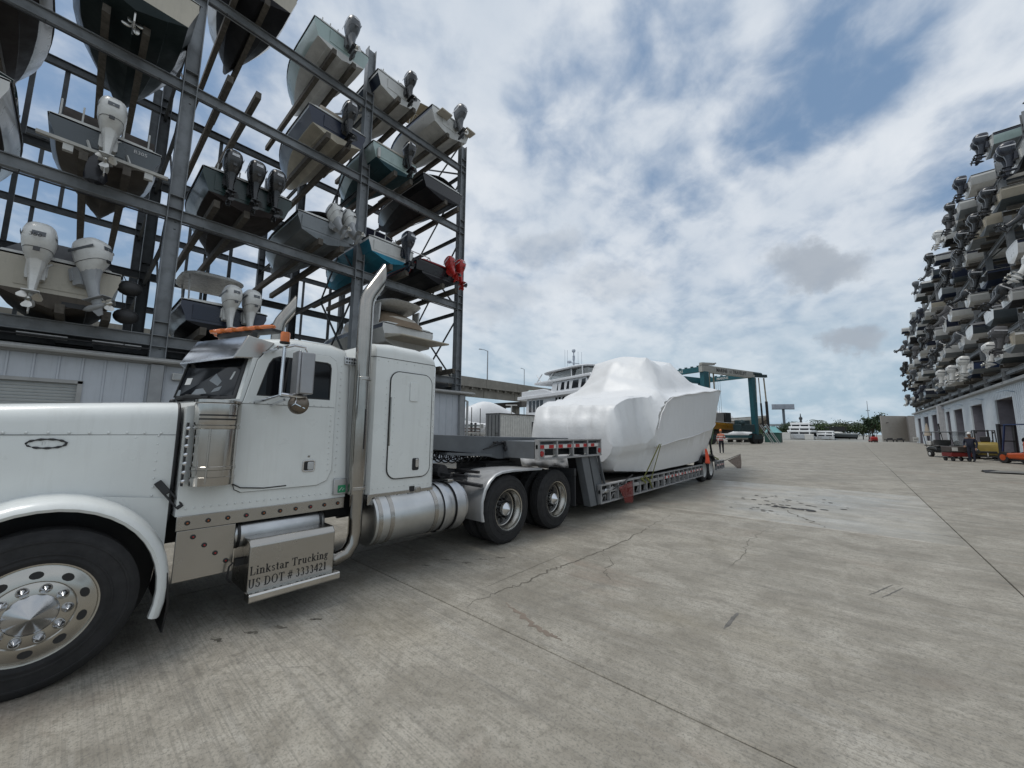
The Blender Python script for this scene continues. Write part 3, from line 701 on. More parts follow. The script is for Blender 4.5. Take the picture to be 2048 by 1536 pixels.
dv = MB(); dv.bar(ws_pt(0, 0, .018), ws_pt(0, 1, .018), .03, .012); dv.build('windscreen_divider', BLACK, cab)
stk = pm('sticker_white', (.55, .56, .56), .5); papr = pm('paper_reflection', (.16, .18, .20), .3)  # papr: dashboard paper and its reflections painted on the opaque pane
for (us, m_) in ((((.10, .34), (.20, .34), (.20, .52), (.10, .52)), stk), (((.86, .42), (.89, .42), (.92, .62), (.89, .62)), stk), (((.28, .03), (.55, .08), (.46, .22), (.34, .2)), papr), (((.52, .42), (.70, .26), (.74, .38), (.60, .60)), papr), (((.62, .10), (.75, .14), (.77, .26), (.66, .2)), papr), (((.02, .03), (.09, .03), (.07, .2), (.03, .2)), papr)):
    q = MB(); q.loft([[ws_pt(u, v, .0165) for u, v in us], [ws_pt(u, v, .0185) for u, v in us]]); q.build('sticker_reflection_patch', m_, cab, 0)
for u in (-.98, .03):
    wp = MB(); wp.tube([ws_pt(u, -.10, .03), ws_pt(u + .25, .02, .05), ws_pt(u + .5, -.0, .04)], .012, 6); wp.bar(ws_pt(u + .08, .0, .045), ws_pt(u + .62, -.03, .035), .02, .018); wp.ball(ws_pt(u, -.12, .03), .028); wp.build('wiper', BLACK, cab)
cw = MB()
for k in range(9): cw.box(XC - .75 + k * .17, XC - .64 + k * .17, .80, .97, 2.0 + .0, 2.028)
cw.build('cowl_vent', BLACK, cab)
# chrome sun visor
vz = MB()
def vsec(u):
    a = abs(u); yb, yt, z1 = lerp(.70, .965, a), lerp(.825, 1.06, a), lerp(2.69, 2.655, a)
    return [(XC + u * .93, y, z) for y, z in ((yt, z1), (yb, 2.44), (yb - .004, 2.42), (yb + .012, 2.418), (yb + .03, 2.44), (yt + .03, z1 - .02))]
vz.loft([vsec(u) for u in (-1, -.5, 0, .5, 1)])
visor = vz.build('sun_visor', CHROME, cab, 20)
for s in (-1, 1):
    w_ = MB(); w_.prism([(.962, 2.42), (1.06, 2.66), (1.30, 2.62), (1.17, 2.44)], 'x', XC + s * .925, XC + s * .966); w_.build('visor_wing', STEEL, visor, bevel=.01)
# amber roof lights on a V-shaped rail
rb_ = MB(); rb_.bar((XC - .76, 1.37, 2.80), (XC, 1.05, 2.80), .12, .03); rb_.bar((XC, 1.05, 2.80), (XC + .76, 1.37, 2.80), .12, .03)
for x in (-.6, 0, .6): rb_.bar((XC + x, 1.2, 2.66), (XC + x, 1.2, 2.77), .05, .05)
rb_.build('light_rail', BLACK, cab)
for k in range(9):
    x = XC - .60 + .15 * k; m_ = MB()
    yv = 1.02 + .28 * abs(x - XC) / .60; m_.loft([sring(x, yv, .062, .095, 2.815, 14, 2.6), sring(x, yv - .01, .062, .095, 2.84, 14, 2.6), sring(x, yv + .04, .048, .06, 2.875, 14, 2.4), sring(x, yv + .06, .03, .03, 2.888, 14, 2)]); m_.build('roof_light', AMBER, cab)
# mirror arms, mirror head, convex mirror, beacon
mr = MB(); MX = -4.03
mr.tube([(CX_ + .01, 1.28, 2.53), (-4.2, 1.27, 2.545), (MX, 1.27, 2.52), (MX, 1.27, 2.06), (-4.2, 1.20, 2.02), (CX_ + .01, 1.16, 2.0)], .017, 8)
mr.tube([(MX, 1.27, 2.52), (MX, 1.36, 2.555), (MX, 1.46, 2.55), (MX, 1.475, 2.48), (MX, 1.475, 2.30)], .014, 8); mr.tube([(MX, 1.27, 2.07), (MX, 1.50, 2.05)], .018, 8)
mr.tube([(CX_ + .01, 1.52, 2.02), (-4.15, 1.45, 2.05), (MX, 1.42, 2.06)], .010, 6); mr.tube([(CX_ + .01, 1.30, 1.975), (-4.2, 1.36, 2.03)], .014, 6)
mr.tube([(CX_ + .01, 1.20, 2.50), (-4.2, 1.27, 2.53)], .012, 6)
arm = mr.build('mirror_arm', CHROME, truck)
m_ = MB(); m_.box(MX - .09, MX + .09, 1.375, 1.40, 2.07, 2.50); m_.box(MX - .085, MX + .085, 1.400, 1.53, 2.08, 2.49); m_.build('mirror_head', pm('mirror_shell', (.34, .34, .35), .38, .75, var=.1), arm, bevel=.02, seg=3)
c_ = MB(); c_.lathe([(.001, 1.395), (.06, 1.405), (.092, 1.435), (.099, 1.455), (.09, 1.46)], (MX - .02, 0, 1.985), 'y', 28); c_.v = [(MX - .02 + (p[0] - MX + .02) * .66 - (p[1] - 1.43) * .75, 1.43 + (p[0] - MX + .02) * .75 + (p[1] - 1.43) * .66, p[2]) for p in c_.v]; c_.build('convex_mirror', pm('convex_back', (.16, .135, .11), .3, .8, var=.2), arm)
sp_ = MB()
for k in range(3):
    t = radians(90 + 120 * k); sp_.bar((MX - .02 + .085 * cos(t), 1.425, 1.985 + .085 * sin(t)), (MX - .02, 1.382, 1.985), .008, .008)
sp_.v = [(MX - .02 + (p[0] - MX + .02) * .66 - (p[1] - 1.43) * .75, 1.43 + (p[0] - MX + .02) * .75 + (p[1] - 1.43) * .66, p[2]) for p in sp_.v]; sp_.build('mirror_bracket', CHROME, arm)
bc = MB(); bc.lathe([(.042, 2.555), (.046, 2.57)], (MX, 1.27, 0), 'z', 16); bc.build('beacon_base', BLACK, arm)
bc = MB(); bc.lathe([(.040, 2.57), (.042, 2.65), (.037, 2.665), (.01, 2.668)], (MX, 1.27, 0), 'z', 20); bc.build('beacon', AMBER, arm)
# stainless air cleaner with light bar
ac = MB(); AX, AY = -4.315, .865
ac.lathe([(.150, 1.245), (.163, 1.25), (.166, 1.32), (.160, 1.325), (.160, 1.38), (.166, 1.385), (.166, 1.41), (.160, 1.415), (.160, 1.735), (.172, 1.74), (.174, 1.765), (.162, 1.77), (.168, 1.775), (.172, 1.80), (.172, 1.955), (.166, 1.965), (.174, 1.97), (.172, 1.995), (.03, 2.0)], (AX, AY, 0), 'z', 40)
acl = ac.build('air_cleaner', pm('stainless', (.44, .425, .40), .13, 1., var=.12, vs=2.5, dirt=.3, dcol=(.25, .22, .19), streak=True), truck, 30)
sl = MB()
for z in (1.815, 1.85): sl.lathe([(.1735, z), (.1735, z + .014)], (AX, AY, 0), 'z', 20, caps=False, a0=radians(-60), a1=radians(40))
sl.build('intake_slot', BLACK, acl)
bd = MB(); bd.bar((AX + .10, AY + .125, 1.25), (AX + .10, AY + .125, 1.95), .02, .012); bd.bar((AX + .145, AY - .075, 1.27), (AX + .145, AY - .075, 1.74), .012, .012); bd.build('mounting_strap', STEEL, acl)
lb = MB(); lb.bar((-4.345, .665, 1.25), (-4.345, .665, 1.79), .05, .012, 0, (0, 1, 0)); lbar = lb.build('light_bar', BLACK, acl)
for k in range(7):
    d_ = MB(); d_.lathe([(.017, -4.335), (.015, -4.318), (.004, -4.314)], (0, .668, 1.29 + k * .075), 'x', 12); d_.build('marker_lens', CHROME, lbar)
wr = MB(); wr.tube([(CX_ + .02, 1.02, 1.24), (CX_ + .04, 1.10, 1.19), (CX_ + .02, 1.3, 1.165), (CX_ + .02, 1.5, 1.17)], .006, 6); wr.build('loose_wire', BLACK, cab)

# ---- sleeper
sl_ = MB()
def slr(y, w, zt, zb=.985, r=.13):
    pts = [(XC + w, y, zb)]
    for k in range(7): t = radians(90 * k / 6); pts.append((XC + w - r + r * cos(t), y, zt - r + r * sin(t)))
    pts += [(XC, y, zt + .02)]
    return pts + [(2 * XC - p[0], p[1], p[2]) for p in reversed(pts[:-1])]
SW = 1.045
sl_.loft([slr(2.335, SW - .10, 2.72), slr(2.35, SW - .04, 2.77), slr(2.39, SW, 2.815), slr(2.6, SW, 2.84), slr(3.0, SW, 2.835), slr(3.20, SW, 2.80), slr(3.28, SW - .012, 2.77), slr(3.325, SW - .05, 2.71), slr(3.345, SW - .12, 2.62)])
slp = sl_.build('sleeper', WHITE, truck, 30)
lk = MB(); lk.box(XC - .90, XC + .90, 2.12, 2.34, 1.0, 2.58); lk.build('sleeper_boot', WHITE, truck, bevel=.03)
SX = XC + SW
sd_o = rrect(2.60, 3.215, 1.15, 2.475, .12)
sdoor = plate('sleeper_door', WHITE, slp, [sd_o], (SX + .008, 0, 0), .018, .006)
plate('door_gasket', BLACK, slp, [rrect(2.588, 3.227, 1.138, 2.487, .13), rrect(2.604, 3.211, 1.154, 2.471, .118)], (SX + .007, 0, 0), .016, .004)
hg = MB(); hg.bar((SX + .018, 2.60, 1.55), (SX + .018, 2.60, 2.15), .012, .016); hg.build('hinge', STACK, sdoor)
plate('vent_cover', WHITE, sdoor, [rrect(2.875, 2.99, 2.12, 2.36, .015)], (SX + .022, 0, 0), .014, .005)
o = plate('handle', BLACK, sdoor, [rrect(2.95, 3.045, 1.23, 1.38, .018)], (SX + .02, 0, 0), .008, .002)
plate('handle_paddle', CHROME, sdoor, [rrect(2.995, 3.035, 1.27, 1.37, .01)], (SX + .028, 0, 0), .012, .004)
sb = MB()
sb.tube([(SX - .10, 2.338, 2.64), (SX - .035, 2.352, 2.64), (SX + .001, 2.39, 2.64), (SX + .001, 3.20, 2.64), (SX - .011, 3.28, 2.64), (SX - .06, 3.33, 2.63)], .004, 5); sb.build('panel_seam', BLACK, slp)
rivets('rivet_row', [(SX + .002, y, 1.045) for y in [2.42 + .072 * k for k in range(12)]] + [(SX + .002, y, 2.60) for y in [2.42 + .13 * k for k in range(7)]] + [(SX + .002, 2.545, z) for z in [1.25 + .085 * k for k in range(14)]] + [(SX + .002, 3.27, z) for z in [1.2 + .085 * k for k in range(16)]] +
       [(SX + .018, 2.65, z) for z in [1.3 + .085 * k for k in range(12)]] + [(SX + .018, 3.17, z) for z in [1.3 + .085 * k for k in range(12)]], slp, r=.0065)
# ---- stainless skirts, marker lights
def skirt(y0, y1, x, z0, z1, name='skirt_strip'):
    m_ = MB(); m_.box(x - .02, x, y0, y1, z0, z1); return m_.build(name, STEEL, truck, bevel=.004)
AMBD = pm('aged_amber_lens', (.30, .075, .012), .3)
def marker(parent, x, y, z, col=AMBD):
    m_ = MB(); m_.lathe([(.020, x), (.020, x + .008), (.013, x + .010)], (0, y, z), 'x', 14); q = m_.build('marker_light', BLACK, parent)
    m_ = MB(); m_.lathe([(.0085, x + .009), (.007, x + .016), (.002, x + .018)], (0, y, z), 'x', 10); m_.build('lens', col, q)
s1 = skirt(.665, 2.12, CX_ + .012, .865, .985); s2 = skirt(2.36, 3.30, SX + .005, .865, .985); s3 = skirt(.675, 1.10, CX_ + .008, .44, .862, 'lower_panel')
for k in range(10): marker(s1, CX_ + .012, .74 + k * .145, .925, REDL if k % 4 == 3 else AMBD)
for k in range(6): marker(s2, SX + .005, 2.44 + k * .155, .925)
for k in range(4): marker(s3, CX_ + .008, .79 + .085 * k, .80 - .085 * k, REDL)
# air tank, step box, lettering
t_ = MB(); t_.lathe([(.02, 1.08), (.10, 1.10), (.125, 1.14), (.125, 1.88), (.10, 1.92), (.02, 1.94)], (-4.50, 0, .745), 'y', 28); t_.build('air_tank', ALU, truck)
for y in (1.13, 1.87):
    t_ = MB(); t_.lathe([(.130, y - .012), (.130, y + .012)], (-4.50, 0, .745), 'y', 28); t_.build('tank_strap', BLACK, truck)
bx = MB(); bx.prism([(XC + .72, .27), (-4.155, .27), (-4.155, .685), (-4.20, .735), (XC + .72, .735)], 'y', 1.165, 1.93)
box = bx.build('battery_box', STEEL, truck, bevel=.012, seg=3)
stp = MB(); stp.prism([(-4.16, .235), (-4.035, .235), (-4.02, .25), (-4.02, .30), (-4.035, .312), (-4.16, .30)], 'y', 1.15, 1.945); stp.build('step_tread', pm('polished_step', (.55, .54, .52), .12, 1., var=.12), box, bevel=.006)
lp = MB(); lp.box(-4.36, -4.30, 1.10, 1.165, .50, .56); lp.tube([(-4.33, 1.09, .53), (-4.33, 1.06, .50), (-4.33, 1.05, .40), (-4.34, 1.08, .36)], .008, 6); lp.build('padlock', BLACK, box)
INK = pm('black_vinyl_print', (.008, .008, .009), .45)
serif_text('lettering', 'Linkstar Trucking', INK, box, .105, (-4.1525, 1.178, .432), sx=.745)
serif_text('lettering', 'US DOT # 3333421', INK, box, .108, (-4.1525, 1.172, .322), sx=.735)
# exhaust stacks
def stack(s):
    x = XC + s * 1.06; y = 2.22 if s > 0 else 1.93
    if s > 0:
        lo = [(x - .20, 1.86, .43), (x - .10, 1.93, .36), (x - .02, 2.04, .345), (x, 2.14, .39), (x, 2.20, .48), (x, 2.22, .6)]
    else: lo = [(x, 2.22, .6)]
    m_ = MB(); m_.tube(lo + [(x, y, 1.1)], .074, 20)
    p = m_.build('exhaust_elbow', STACK, truck, 50)
    m_ = MB(); m_.tube([(x, y - .01, 1.02), (x, y - .01, 1.03), (x, y - .01, 2.0), (x, y - .01, 3.20), (x, y - .007, 3.27), (x, y + .006, 3.33), (x, y + .025, 3.38), (x, y + .05, 3.425)], .088, 28, cap=False)
    n = 28; d = V(0, .50, .866); u = V(0, .866, -.50); e = V(1, 0, 0); c = V(x, y + .05, 3.425); r = .088   # slash-cut tip
    ra = [c + u * r * cos(2 * pi * j / n) + e * r * sin(2 * pi * j / n) for j in range(n)]
    rb = [a + d * ((y + .185 - a.y) / .50) for j, a in enumerate(ra)]
    m_.loft([ra, rb], caps=False); rc = [c + (b_ - c) * 1.0 - (b_ - (c + d * .2)) * .04 for b_ in rb]
    m_.loft([rb, [q - d * .05 - (q - (c + d * (q - c).dot(d))) * .05 for q in rb]], caps=False)
    k = m_.build('exhaust_stack', STACK, truck, 50)
    dk = MB(); dk.loft([[a + d * .02 - (a - c) * .06 for a in ra], [b_ - d * .03 - (b_ - (c + d * (b_ - c).dot(d))) * .06 for b_ in rb]], caps=False); dk.build('stack_bore', BLACK, k)
    for z in (1.06, 2.32):
        c_ = MB(); c_.lathe([(.092, z), (.096, z + .005), (.096, z + .035), (.092, z + .04)], (x, y, 0), 'z', 28, caps=False); c_.build('stack_clamp', STEEL, k)
    sp = MB(); sp.bar((x + .0885, y + .008, 1.52), (x + .0885, y + .010, 1.98), .004, .012); sp.build('heat_slot', BLACK, k)
stack(1); stack(-1)
br = MB(); br.box(CX_ - .01, CX_ + .02, 2.03, 2.16, 2.50, 2.59); bk = br.build('stack_bracket', ALU, truck, bevel=.004)
hl = MB()
for k in range(4):
    for z in (2.525, 2.565): hl.lathe([(.011, CX_ + .018), (.011, CX_ + .0225)], (0, 2.05 + k * .03, z), 'x', 8)
hl.build('bracket_hole', BLACK, bk)
pp = MB(); pp.box(CX_ + .0, CX_ + .03, 1.985, 2.125, 1.02, 1.19); lp = pp.build('licence_bracket', ALU, truck, bevel=.004)
plate('inspection_sticker', pm('green_sticker', (.02, .22, .10), .4), lp, [rrect(2.03, 2.115, 1.04, 1.12, .004)], (CX_ + .032, 0, 0), .004, .001)
gs = MB()
for k in range(5): gs.box(CX_ + .034, CX_ + .036, 2.045 + .012 * k, 2.052 + .012 * k, 1.06 + .012 * (k % 3), 1.075 + .012 * (k % 3))
gs.build('sticker_print', stk, lp)
# fuel tank
TX, TZ, TR = -4.49, .68, .315
tk = MB(); tk.lathe([(.02, 2.40), (TR - .05, 2.405), (TR - .012, 2.42), (TR, 2.445), (TR, 3.80), (TR - .012, 3.835), (TR - .06, 3.85), (.02, 3.855)], (TX, 0, TZ), 'y', 56)
tank = tk.build('fuel_tank', pm('tank_aluminium', (.52, .53, .53), .34, 1., var=.10, vs=3, dirt=.55, dcol=(.24, .23, .21), bump=.03, bs=10), truck, 30)
for y, w_, m0 in ((2.47, .05, STEEL), (2.62, .055, STEEL), (3.27, .06, STEEL), (3.52, .012, BLACK), (3.60, .018, BLACK), (3.78, .014, BLACK)):
    t_ = MB(); t_.lathe([(TR + .001, y - w_ / 2), (TR + .006, y - w_ / 2), (TR + .006, y + w_ / 2), (TR + .001, y + w_ / 2)], (TX, 0, TZ), 'y', 56, caps=False); t_.build('tank_strap', m0, tank)
t_ = MB(); t_.lathe([(TR + .018, 3.40), (TR + .022, 3.41), (TR + .022, 3.50), (TR + .018, 3.515)], (TX, 0, TZ), 'y', 56, caps=False); t_.lathe([(TR + .022, 3.61), (TR + .022, 3.77)], (TX, 0, TZ), 'y', 56, caps=False); t_.build('tank_band', ALU, tank)
t_ = MB(); t_.lathe([(.055, .28), (.055, .345), (.03, .35)], (TX + .13, 2.97, TZ), 'z', 16); t_.build('filler_cap', BLACK, tank)
fc = MB(); fc.box(TX + .0, TX + .18, 3.02, 3.10, TZ + .25, TZ + .33); fc.box(TX - .05, TX + .1, 3.62, 3.72, TZ + .33, TZ + .37); fc.build('tank_fitting', STEEL, tank, bevel=.01)
# half fender over the first drive axle
hf = MB(); rings = []
prof = [(4.08, .42), (4.05, .55), (4.06, .72), (4.12, .88), (4.22, 1.0), (4.34, 1.08), (4.48, 1.115), (4.75, 1.125), (5.2, 1.115), (5.5, 1.105)]
for i, (y, z) in enumerate(prof):
    ny, nz_ = (-1, 0) if i < 2 else ((-.8, .6) if i < 5 else (0, 1))
    def q(x, d): return (x, y + ny * d, z + nz_ * d)
    xo, xi = -4.135, -4.80
    rings.append([q(xi, 0), q(xo - .05, 0), q(xo - .02, .008), q(xo, -.005), q(xo + .003, -.03), q(xo - .012, -.035), q(xo - .05, -.014), q(xi, -.012)])
hf.loft(rings); hfo = hf.build('quarter_fender', pm('dull_fender_aluminium', (.50, .51, .52), .42, .55, var=.12, vs=4, dirt=.2, dcol=(.3, .3, .3)), truck, 45)
fm = MB(); fm.bar((-4.95, 3.86, 1.0), (-4.18, 4.10, .93), .06, .05); fm.build('fender_bracket', BLACKM, hfo, bevel=.01)
for s in (1, -1):
    mf = MB(); xa = XC + s * 1.22; xb = XC + s * .60
    mf.box(min(xa, xb), max(xa, xb), 6.60, 6.625, .30, .88); mf.box(min(xa, xb), max(xa, xb), 6.58, 6.65, .88, 1.02); mf.build('mud_flap', pm('mud_flap_rubber', (.035, .037, .04), .6, var=.2), truck, bevel=.01)
# coiled air lines
for x, z, m_ in ((-5.05, 1.36, BLACK), (-5.25, 1.38, pm('blue_hose', (.012, .02, .07), .4)), (-4.93, 1.33, BLACK)):
    h = MB(); n = 16 * 9; pts = []
    for k in range(n + 1):
        t = k / 16 * 2 * pi; y = 3.75 + 1.25 * k / n
        pts.append((x + .075 * cos(t), y, z + .07 * sin(t) - .05 * sin(pi * k / n)))
    pts = [(x, 3.36, 1.5), (x, 3.5, 1.44)] + pts + [(x - .05, 5.15, 1.42), (x - .15, 5.4, 1.48)]
    h.tube(pts, .010, 6); h.build('coiled_air_hose', m_, truck)
# ---------------------------------------------------------------- lowboy trailer
TXN, TXF = -4.07, -6.67
trl = thing('lowboy_trailer', 'grey lowboy trailer with gooseneck and reflective tape carrying the wrapped boat', 'trailer', (XC, 11, 0))
gn = MB()
for s in (-1, 1):
    x = XC + s * .47
    gn.prism([(3.45, 1.685), (5.27, 1.635), (7.45, 1.60), (7.45, 1.24), (5.15, 1.24), (4.55, 1.36), (3.45, 1.47)], 'x', x - .05, x + .05)
gn.box(XC - .42, XC + .42, 3.5, 7.4, 1.42, 1.46); gneck = gn.build('gooseneck', TGREY, trl, bevel=.008)
kp = MB(); kp.lathe([(.05, 1.2), (.05, 1.42)], (XC, 5.35, 0), 'z', 12); kp.prism([(3.9, 1.36), (4.9, 1.30), (4.9, 1.34), (3.9, 1.40)], 'x', XC - .40, XC + .60); kp.build('kingpin_plate', TGREY, gneck)
gl = MB(); gl.tube([(XC + .53, 4.9, 1.46), (XC + .56, 5.0, 1.52), (XC + .57, 5.15, 1.53), (XC + .56, 5.3, 1.47)], .01, 6); gl.tube([(XC + .53, 4.75, 1.42), (XC + .58, 5.1, 1.50), (XC + .58, 5.35, 1.52)], .009, 6)
for y, z in ((5.02, 1.535), (5.22, 1.535), (5.36, 1.535), (5.3, 1.42)): gl.lathe([(.02, XC + .52), (.02, XC + .60), (.03, XC + .61)], (0, y, z), 'x', 10)
gl.bar((XC + .58, 4.98, 1.535), (XC + .58, 5.38, 1.535), .03, .02); gl.ball((XC + .58, 5.28, 1.43), (.05, .05, .06)); gl.build('gladhand', BLACKM, gneck)
TAPEW = pm('white_reflective_tape', (.62, .62, .60), .4); TAPER = pm('red_reflective_tape', (.40, .02, .02), .35)
def side_ladder(name, y0, y1, zt, zb, n, s, parent, mid, tape=True, red_lights=False, curve=None):
    x = TXN if s > 0 else TXF
    m_ = MB()
    m_.box(x - .05, x + .05, y0, y1, zt - .03, zt); m_.box(x - .05, x + .05, y0, y1, zb, zb + .03)
    m_.box(x - .025, x + .025, y0, y1, mid - .04, mid + .04)
    for k in range(n + 1):
        y = lerp(y0 + .02, y1 - .02, k / n); m_.box(x - .045, x + .045, y - .02, y + .02, zb + .03, zt - .03)
    o = m_.build(name, TGREY2, parent, bevel=.004)
    if tape and s > 0:
        k, y, L_ = 0, y0 + .03, .145
        while y + L_ < y1:
            t_ = MB(); t_.box(x + .026, x + .029, y, y + L_ - .004, mid - .03, mid + .03)
            t_.build('reflective_tape', TAPER if k % 2 == 0 else TAPEW, o); y += L_; k += 1
    return o
pf = MB(); pf.box(TXF + .06, TXN - .06, 5.27, 7.45, 1.50, 1.565); pf.box(TXF + .06, TXN - .06, 5.27, 5.33, 1.27, 1.50); pf.box(TXF + .06, TXN - .06, 7.39, 7.45, 1.24, 1.50)
pf.build('upper_deck', TGREY, trl)
for s in (1, -1):
    sl_ = side_ladder('upper_side_rail', 5.27, 7.45, 1.60, 1.25, 4, s, trl, 1.475)
    if s > 0:
        for y in (5.36, 7.36):
            p_ = plate('lamp_plate', TGREY2, sl_, [rrect(y - .085, y + .085, 1.285, 1.43, .02)], (TXN + .03, 0, 0), .012, .003)
            m_ = MB(); m_.lathe([(.05, TXN + .035), (.046, TXN + .055), (.02, TXN + .062)], (0, y, 1.357), 'x', 18); m_.build('side_lamp', REDL, p_)
        for y in (5.75, 6.25, 6.85):
            m_ = MB(); m_.tube([(TXN - .02, y, 1.285), (TXN + .01, y + .05, 1.33), (TXN + .01, y + .11, 1.32), (TXN - .02, y + .13, 1.285)], .009, 6); m_.build('tie_ring', STEEL, sl_)
for s in (1, -1):
    x = TXN if s > 0 else TXF
    lg = MB(); xi = x - s * .16
    lg.prism([(6.72, 1.25), (6.98, 1.25), (7.30, .24), (7.05, .24)], 'x', min(x, xi), max(x, xi))
    lg.prism([(7.02, 1.25), (7.43, 1.25), (7.66, .60), (7.42, .60), (7.36, .24), (7.34, .24)], 'x', min(x - s * .06, xi), max(x - s * .06, xi))
    lg.bar((x - s * .02, 7.42, 1.245), (x - s * .02, 7.68, .60), .06, .03, 0, (0, 1, 0)); lg.bar((x - s * .02, 7.02, 1.245), (x - s * .02, 7.36, .24), .06, .02, 0, (0, 1, 0))
    lg.build('gooseneck_leg', TGREY, trl, bevel=.008)
cr = MB(); [cr.prism([(6.78, 1.24), (7.40, 1.24), (7.62, .6), (7.30, .25), (7.1, .25)], 'x', a_, a_ + .22) for a_ in (TXF + .17, TXN - .39)]; cr.box(TXF + .4, TXN - .4, 7.2, 7.4, .25, .55); cr.build('gooseneck_riser', BLACKM, trl)
dk = MB(); dk.box(TXF + .07, TXN - .07, 7.45, 14.75, .50, .56)
for s in (-1, 1): dk.box(XC + s * .55 - .09, XC + s * .55 + .09, 7.3, 15.2, .24, .50)
main_deck = dk.build('main_deck', BLACKM, trl)
for k in range(16):
    m_ = MB(); m_.box(TXF + .07, TXN - .07, 7.66 + k * .45, 7.74 + k * .45, .30, .495); m_.build('cross_beam', BLACKM, main_deck)
for k in range(9):
    m_ = MB(); x = TXF + .12 + k * .27; m_.box(x, x + .255, 7.7, 14.7, .562, .60); m_.build('deck_plank', pm('deck_timber', (.05, .045, .04), .8, var=.3, vs=5), main_deck)
for s in (1, -1):
    sr = side_ladder('lower_side_rail', 7.40, 11.0, .64, .25, 9, s, trl, .49, False); sr2 = side_ladder('lower_side_rail', 11.0, 14.75, .64, .25, 9, s, trl, .49)
    if s > 0:
        for k in range(16):
            y = 7.55 + k * .44; m_ = MB(); m_.tube([(TXN - .03, y, .30), (TXN + .0, y + .02, .40), (TXN, y + .12, .40), (TXN - .03, y + .15, .30)], .013, 6); m_.build('tie_ring', TGREY2, sr)
        m_ = MB(); m_.tube([(TXN + .02, 7.5, .47), (TXN + .05, 7.62, .52), (TXN + .04, 7.8, .50), (TXN + .03, 7.95, .56)], .02, 6); m_.ball((TXN + .04, 7.62, .5), (.03, .07, .05)); m_.build('ratchet_binder', ALU, sr)
# rear axles
for y in (15.15, 16.0):
    for s in (1, -1):
        x = XC + s * 1.26; r = .42
        b_ = MB(); b_.lathe([(.25, x), (.262, x + s * .005), (.25, x - s * .02), (.23, x - s * .08), (.10, x - s * .09), (.09, x - s * .03), (.01, x - s * .02)], (0, y, r), 'x', 28, caps=False); wh = b_.build('trailer_wheel', OFFW, trl)
        tyre(wh, x, y, s, r, .25)
rr_ = MB()
for s in (-1, 1): rr_.bar((XC + s * .5, 14.6, .62), (XC + s * .5, 17.65, .72), .14, .2)
rr_.box(TXF + .2, TXN - .2, 16.6, 17.7, .60, .66); rr_.build('rear_frame', BLACKM, trl)
side_ladder('rear_side_rail', 16.55, 17.7, .66, .32, 3, 1, trl, .5); side_ladder('rear_side_rail', 16.55, 17.7, .66, .32, 3, -1, trl, .5)
ff = MB(); ff.prism([(14.65, .70), (14.9, .92), (15.55, .95), (16.3, .92), (16.6, .70), (16.5, .70), (16.25, .87), (15.55, .90), (14.95, .87), (14.75, .70)], 'x', TXN - .32, TXN); ff.build('wheel_guard', BLACKM, trl)
pst = MB(); pst.bar((-4.25, 16.9, .66), (-4.25, 16.55, 1.55), .06, .06, 0, (0, 1, 0)); pst.bar((-4.25, 16.55, 1.55), (-4.25, 16.2, 1.62), .06, .05); pst.build('ramp_post', BLACKM, trl)
sg = MB(); sg.box(-4.62, -4.58, 15.5, 16.35, .98, 1.32); sgn = sg.build('warning_board', pm('faded_yellow_board', (.36, .25, .05), .6, var=.2, dirt=.3), trl)
plate('board_frame', BLACK, sgn, [rrect(15.46, 16.39, .94, 1.36, .02), rrect(15.53, 16.32, 1.01, 1.29, .01)], (-4.565, 0, 0), .03, .005)

# ---------------------------------------------------------------- shrink-wrapped boat
WRAP = pm('white_shrink_wrap', (.70, .715, .73), .40, var=.03, vs=.8, bump=.5, bs=4.5, dirt=.06, dcol=(.5, .5, .47))
wrap_t = thing('wrapped_boat', 'large motor boat wrapped in white shrink film, strapped on the lowboy trailer', 'boat', (-5.4, 14, 0))
BT = dict(zt=((8.3, 1.60), (8.38, 2.05), (8.6, 2.46), (9.1, 2.66), (9.9, 2.74), (10.25, 2.92), (10.6, 3.42), (10.95, 3.92), (11.3, 4.10), (12.2, 4.02), (12.9, 4.10), (13.6, 4.32), (14.1, 4.24), (15.0, 4.05), (16.0, 3.97), (18, 3.90), (20.5, 3.87), (22.95, 3.86)),
          zs=((8.3, 1.40), (9.6, 1.47), (9.82, 1.60), (9.95, 1.95), (10.1, 2.26), (10.5, 2.56), (11.0, 2.72), (12.5, 2.92), (14.5, 3.16), (17.5, 3.48), (20.5, 3.72), (22.9, 3.84)),
          zc=((8.3, 1.22), (9.6, 1.28), (9.9, 1.38), (12, 1.56), (15, 1.82), (18, 2.10), (21.5, 2.44), (23, 2.5)),
          zk=((8.3, 1.0), (8.6, .70), (9.4, .62), (9.9, .56), (10.4, .52), (14, .48), (17.5, .52), (18.5, .64), (21.2, 2.44), (22.55, 3.80)))
def breadth(y, end, p=2.3, w=1.70): return w * max(0., 1 - max(0., (y - 12.5) / (end - 12.5)) ** p) * interp(y, ((8.3, .70), (8.5, .80), (9.5, .84), (9.75, .90), (9.95, .99), (10.3, 1.0)))
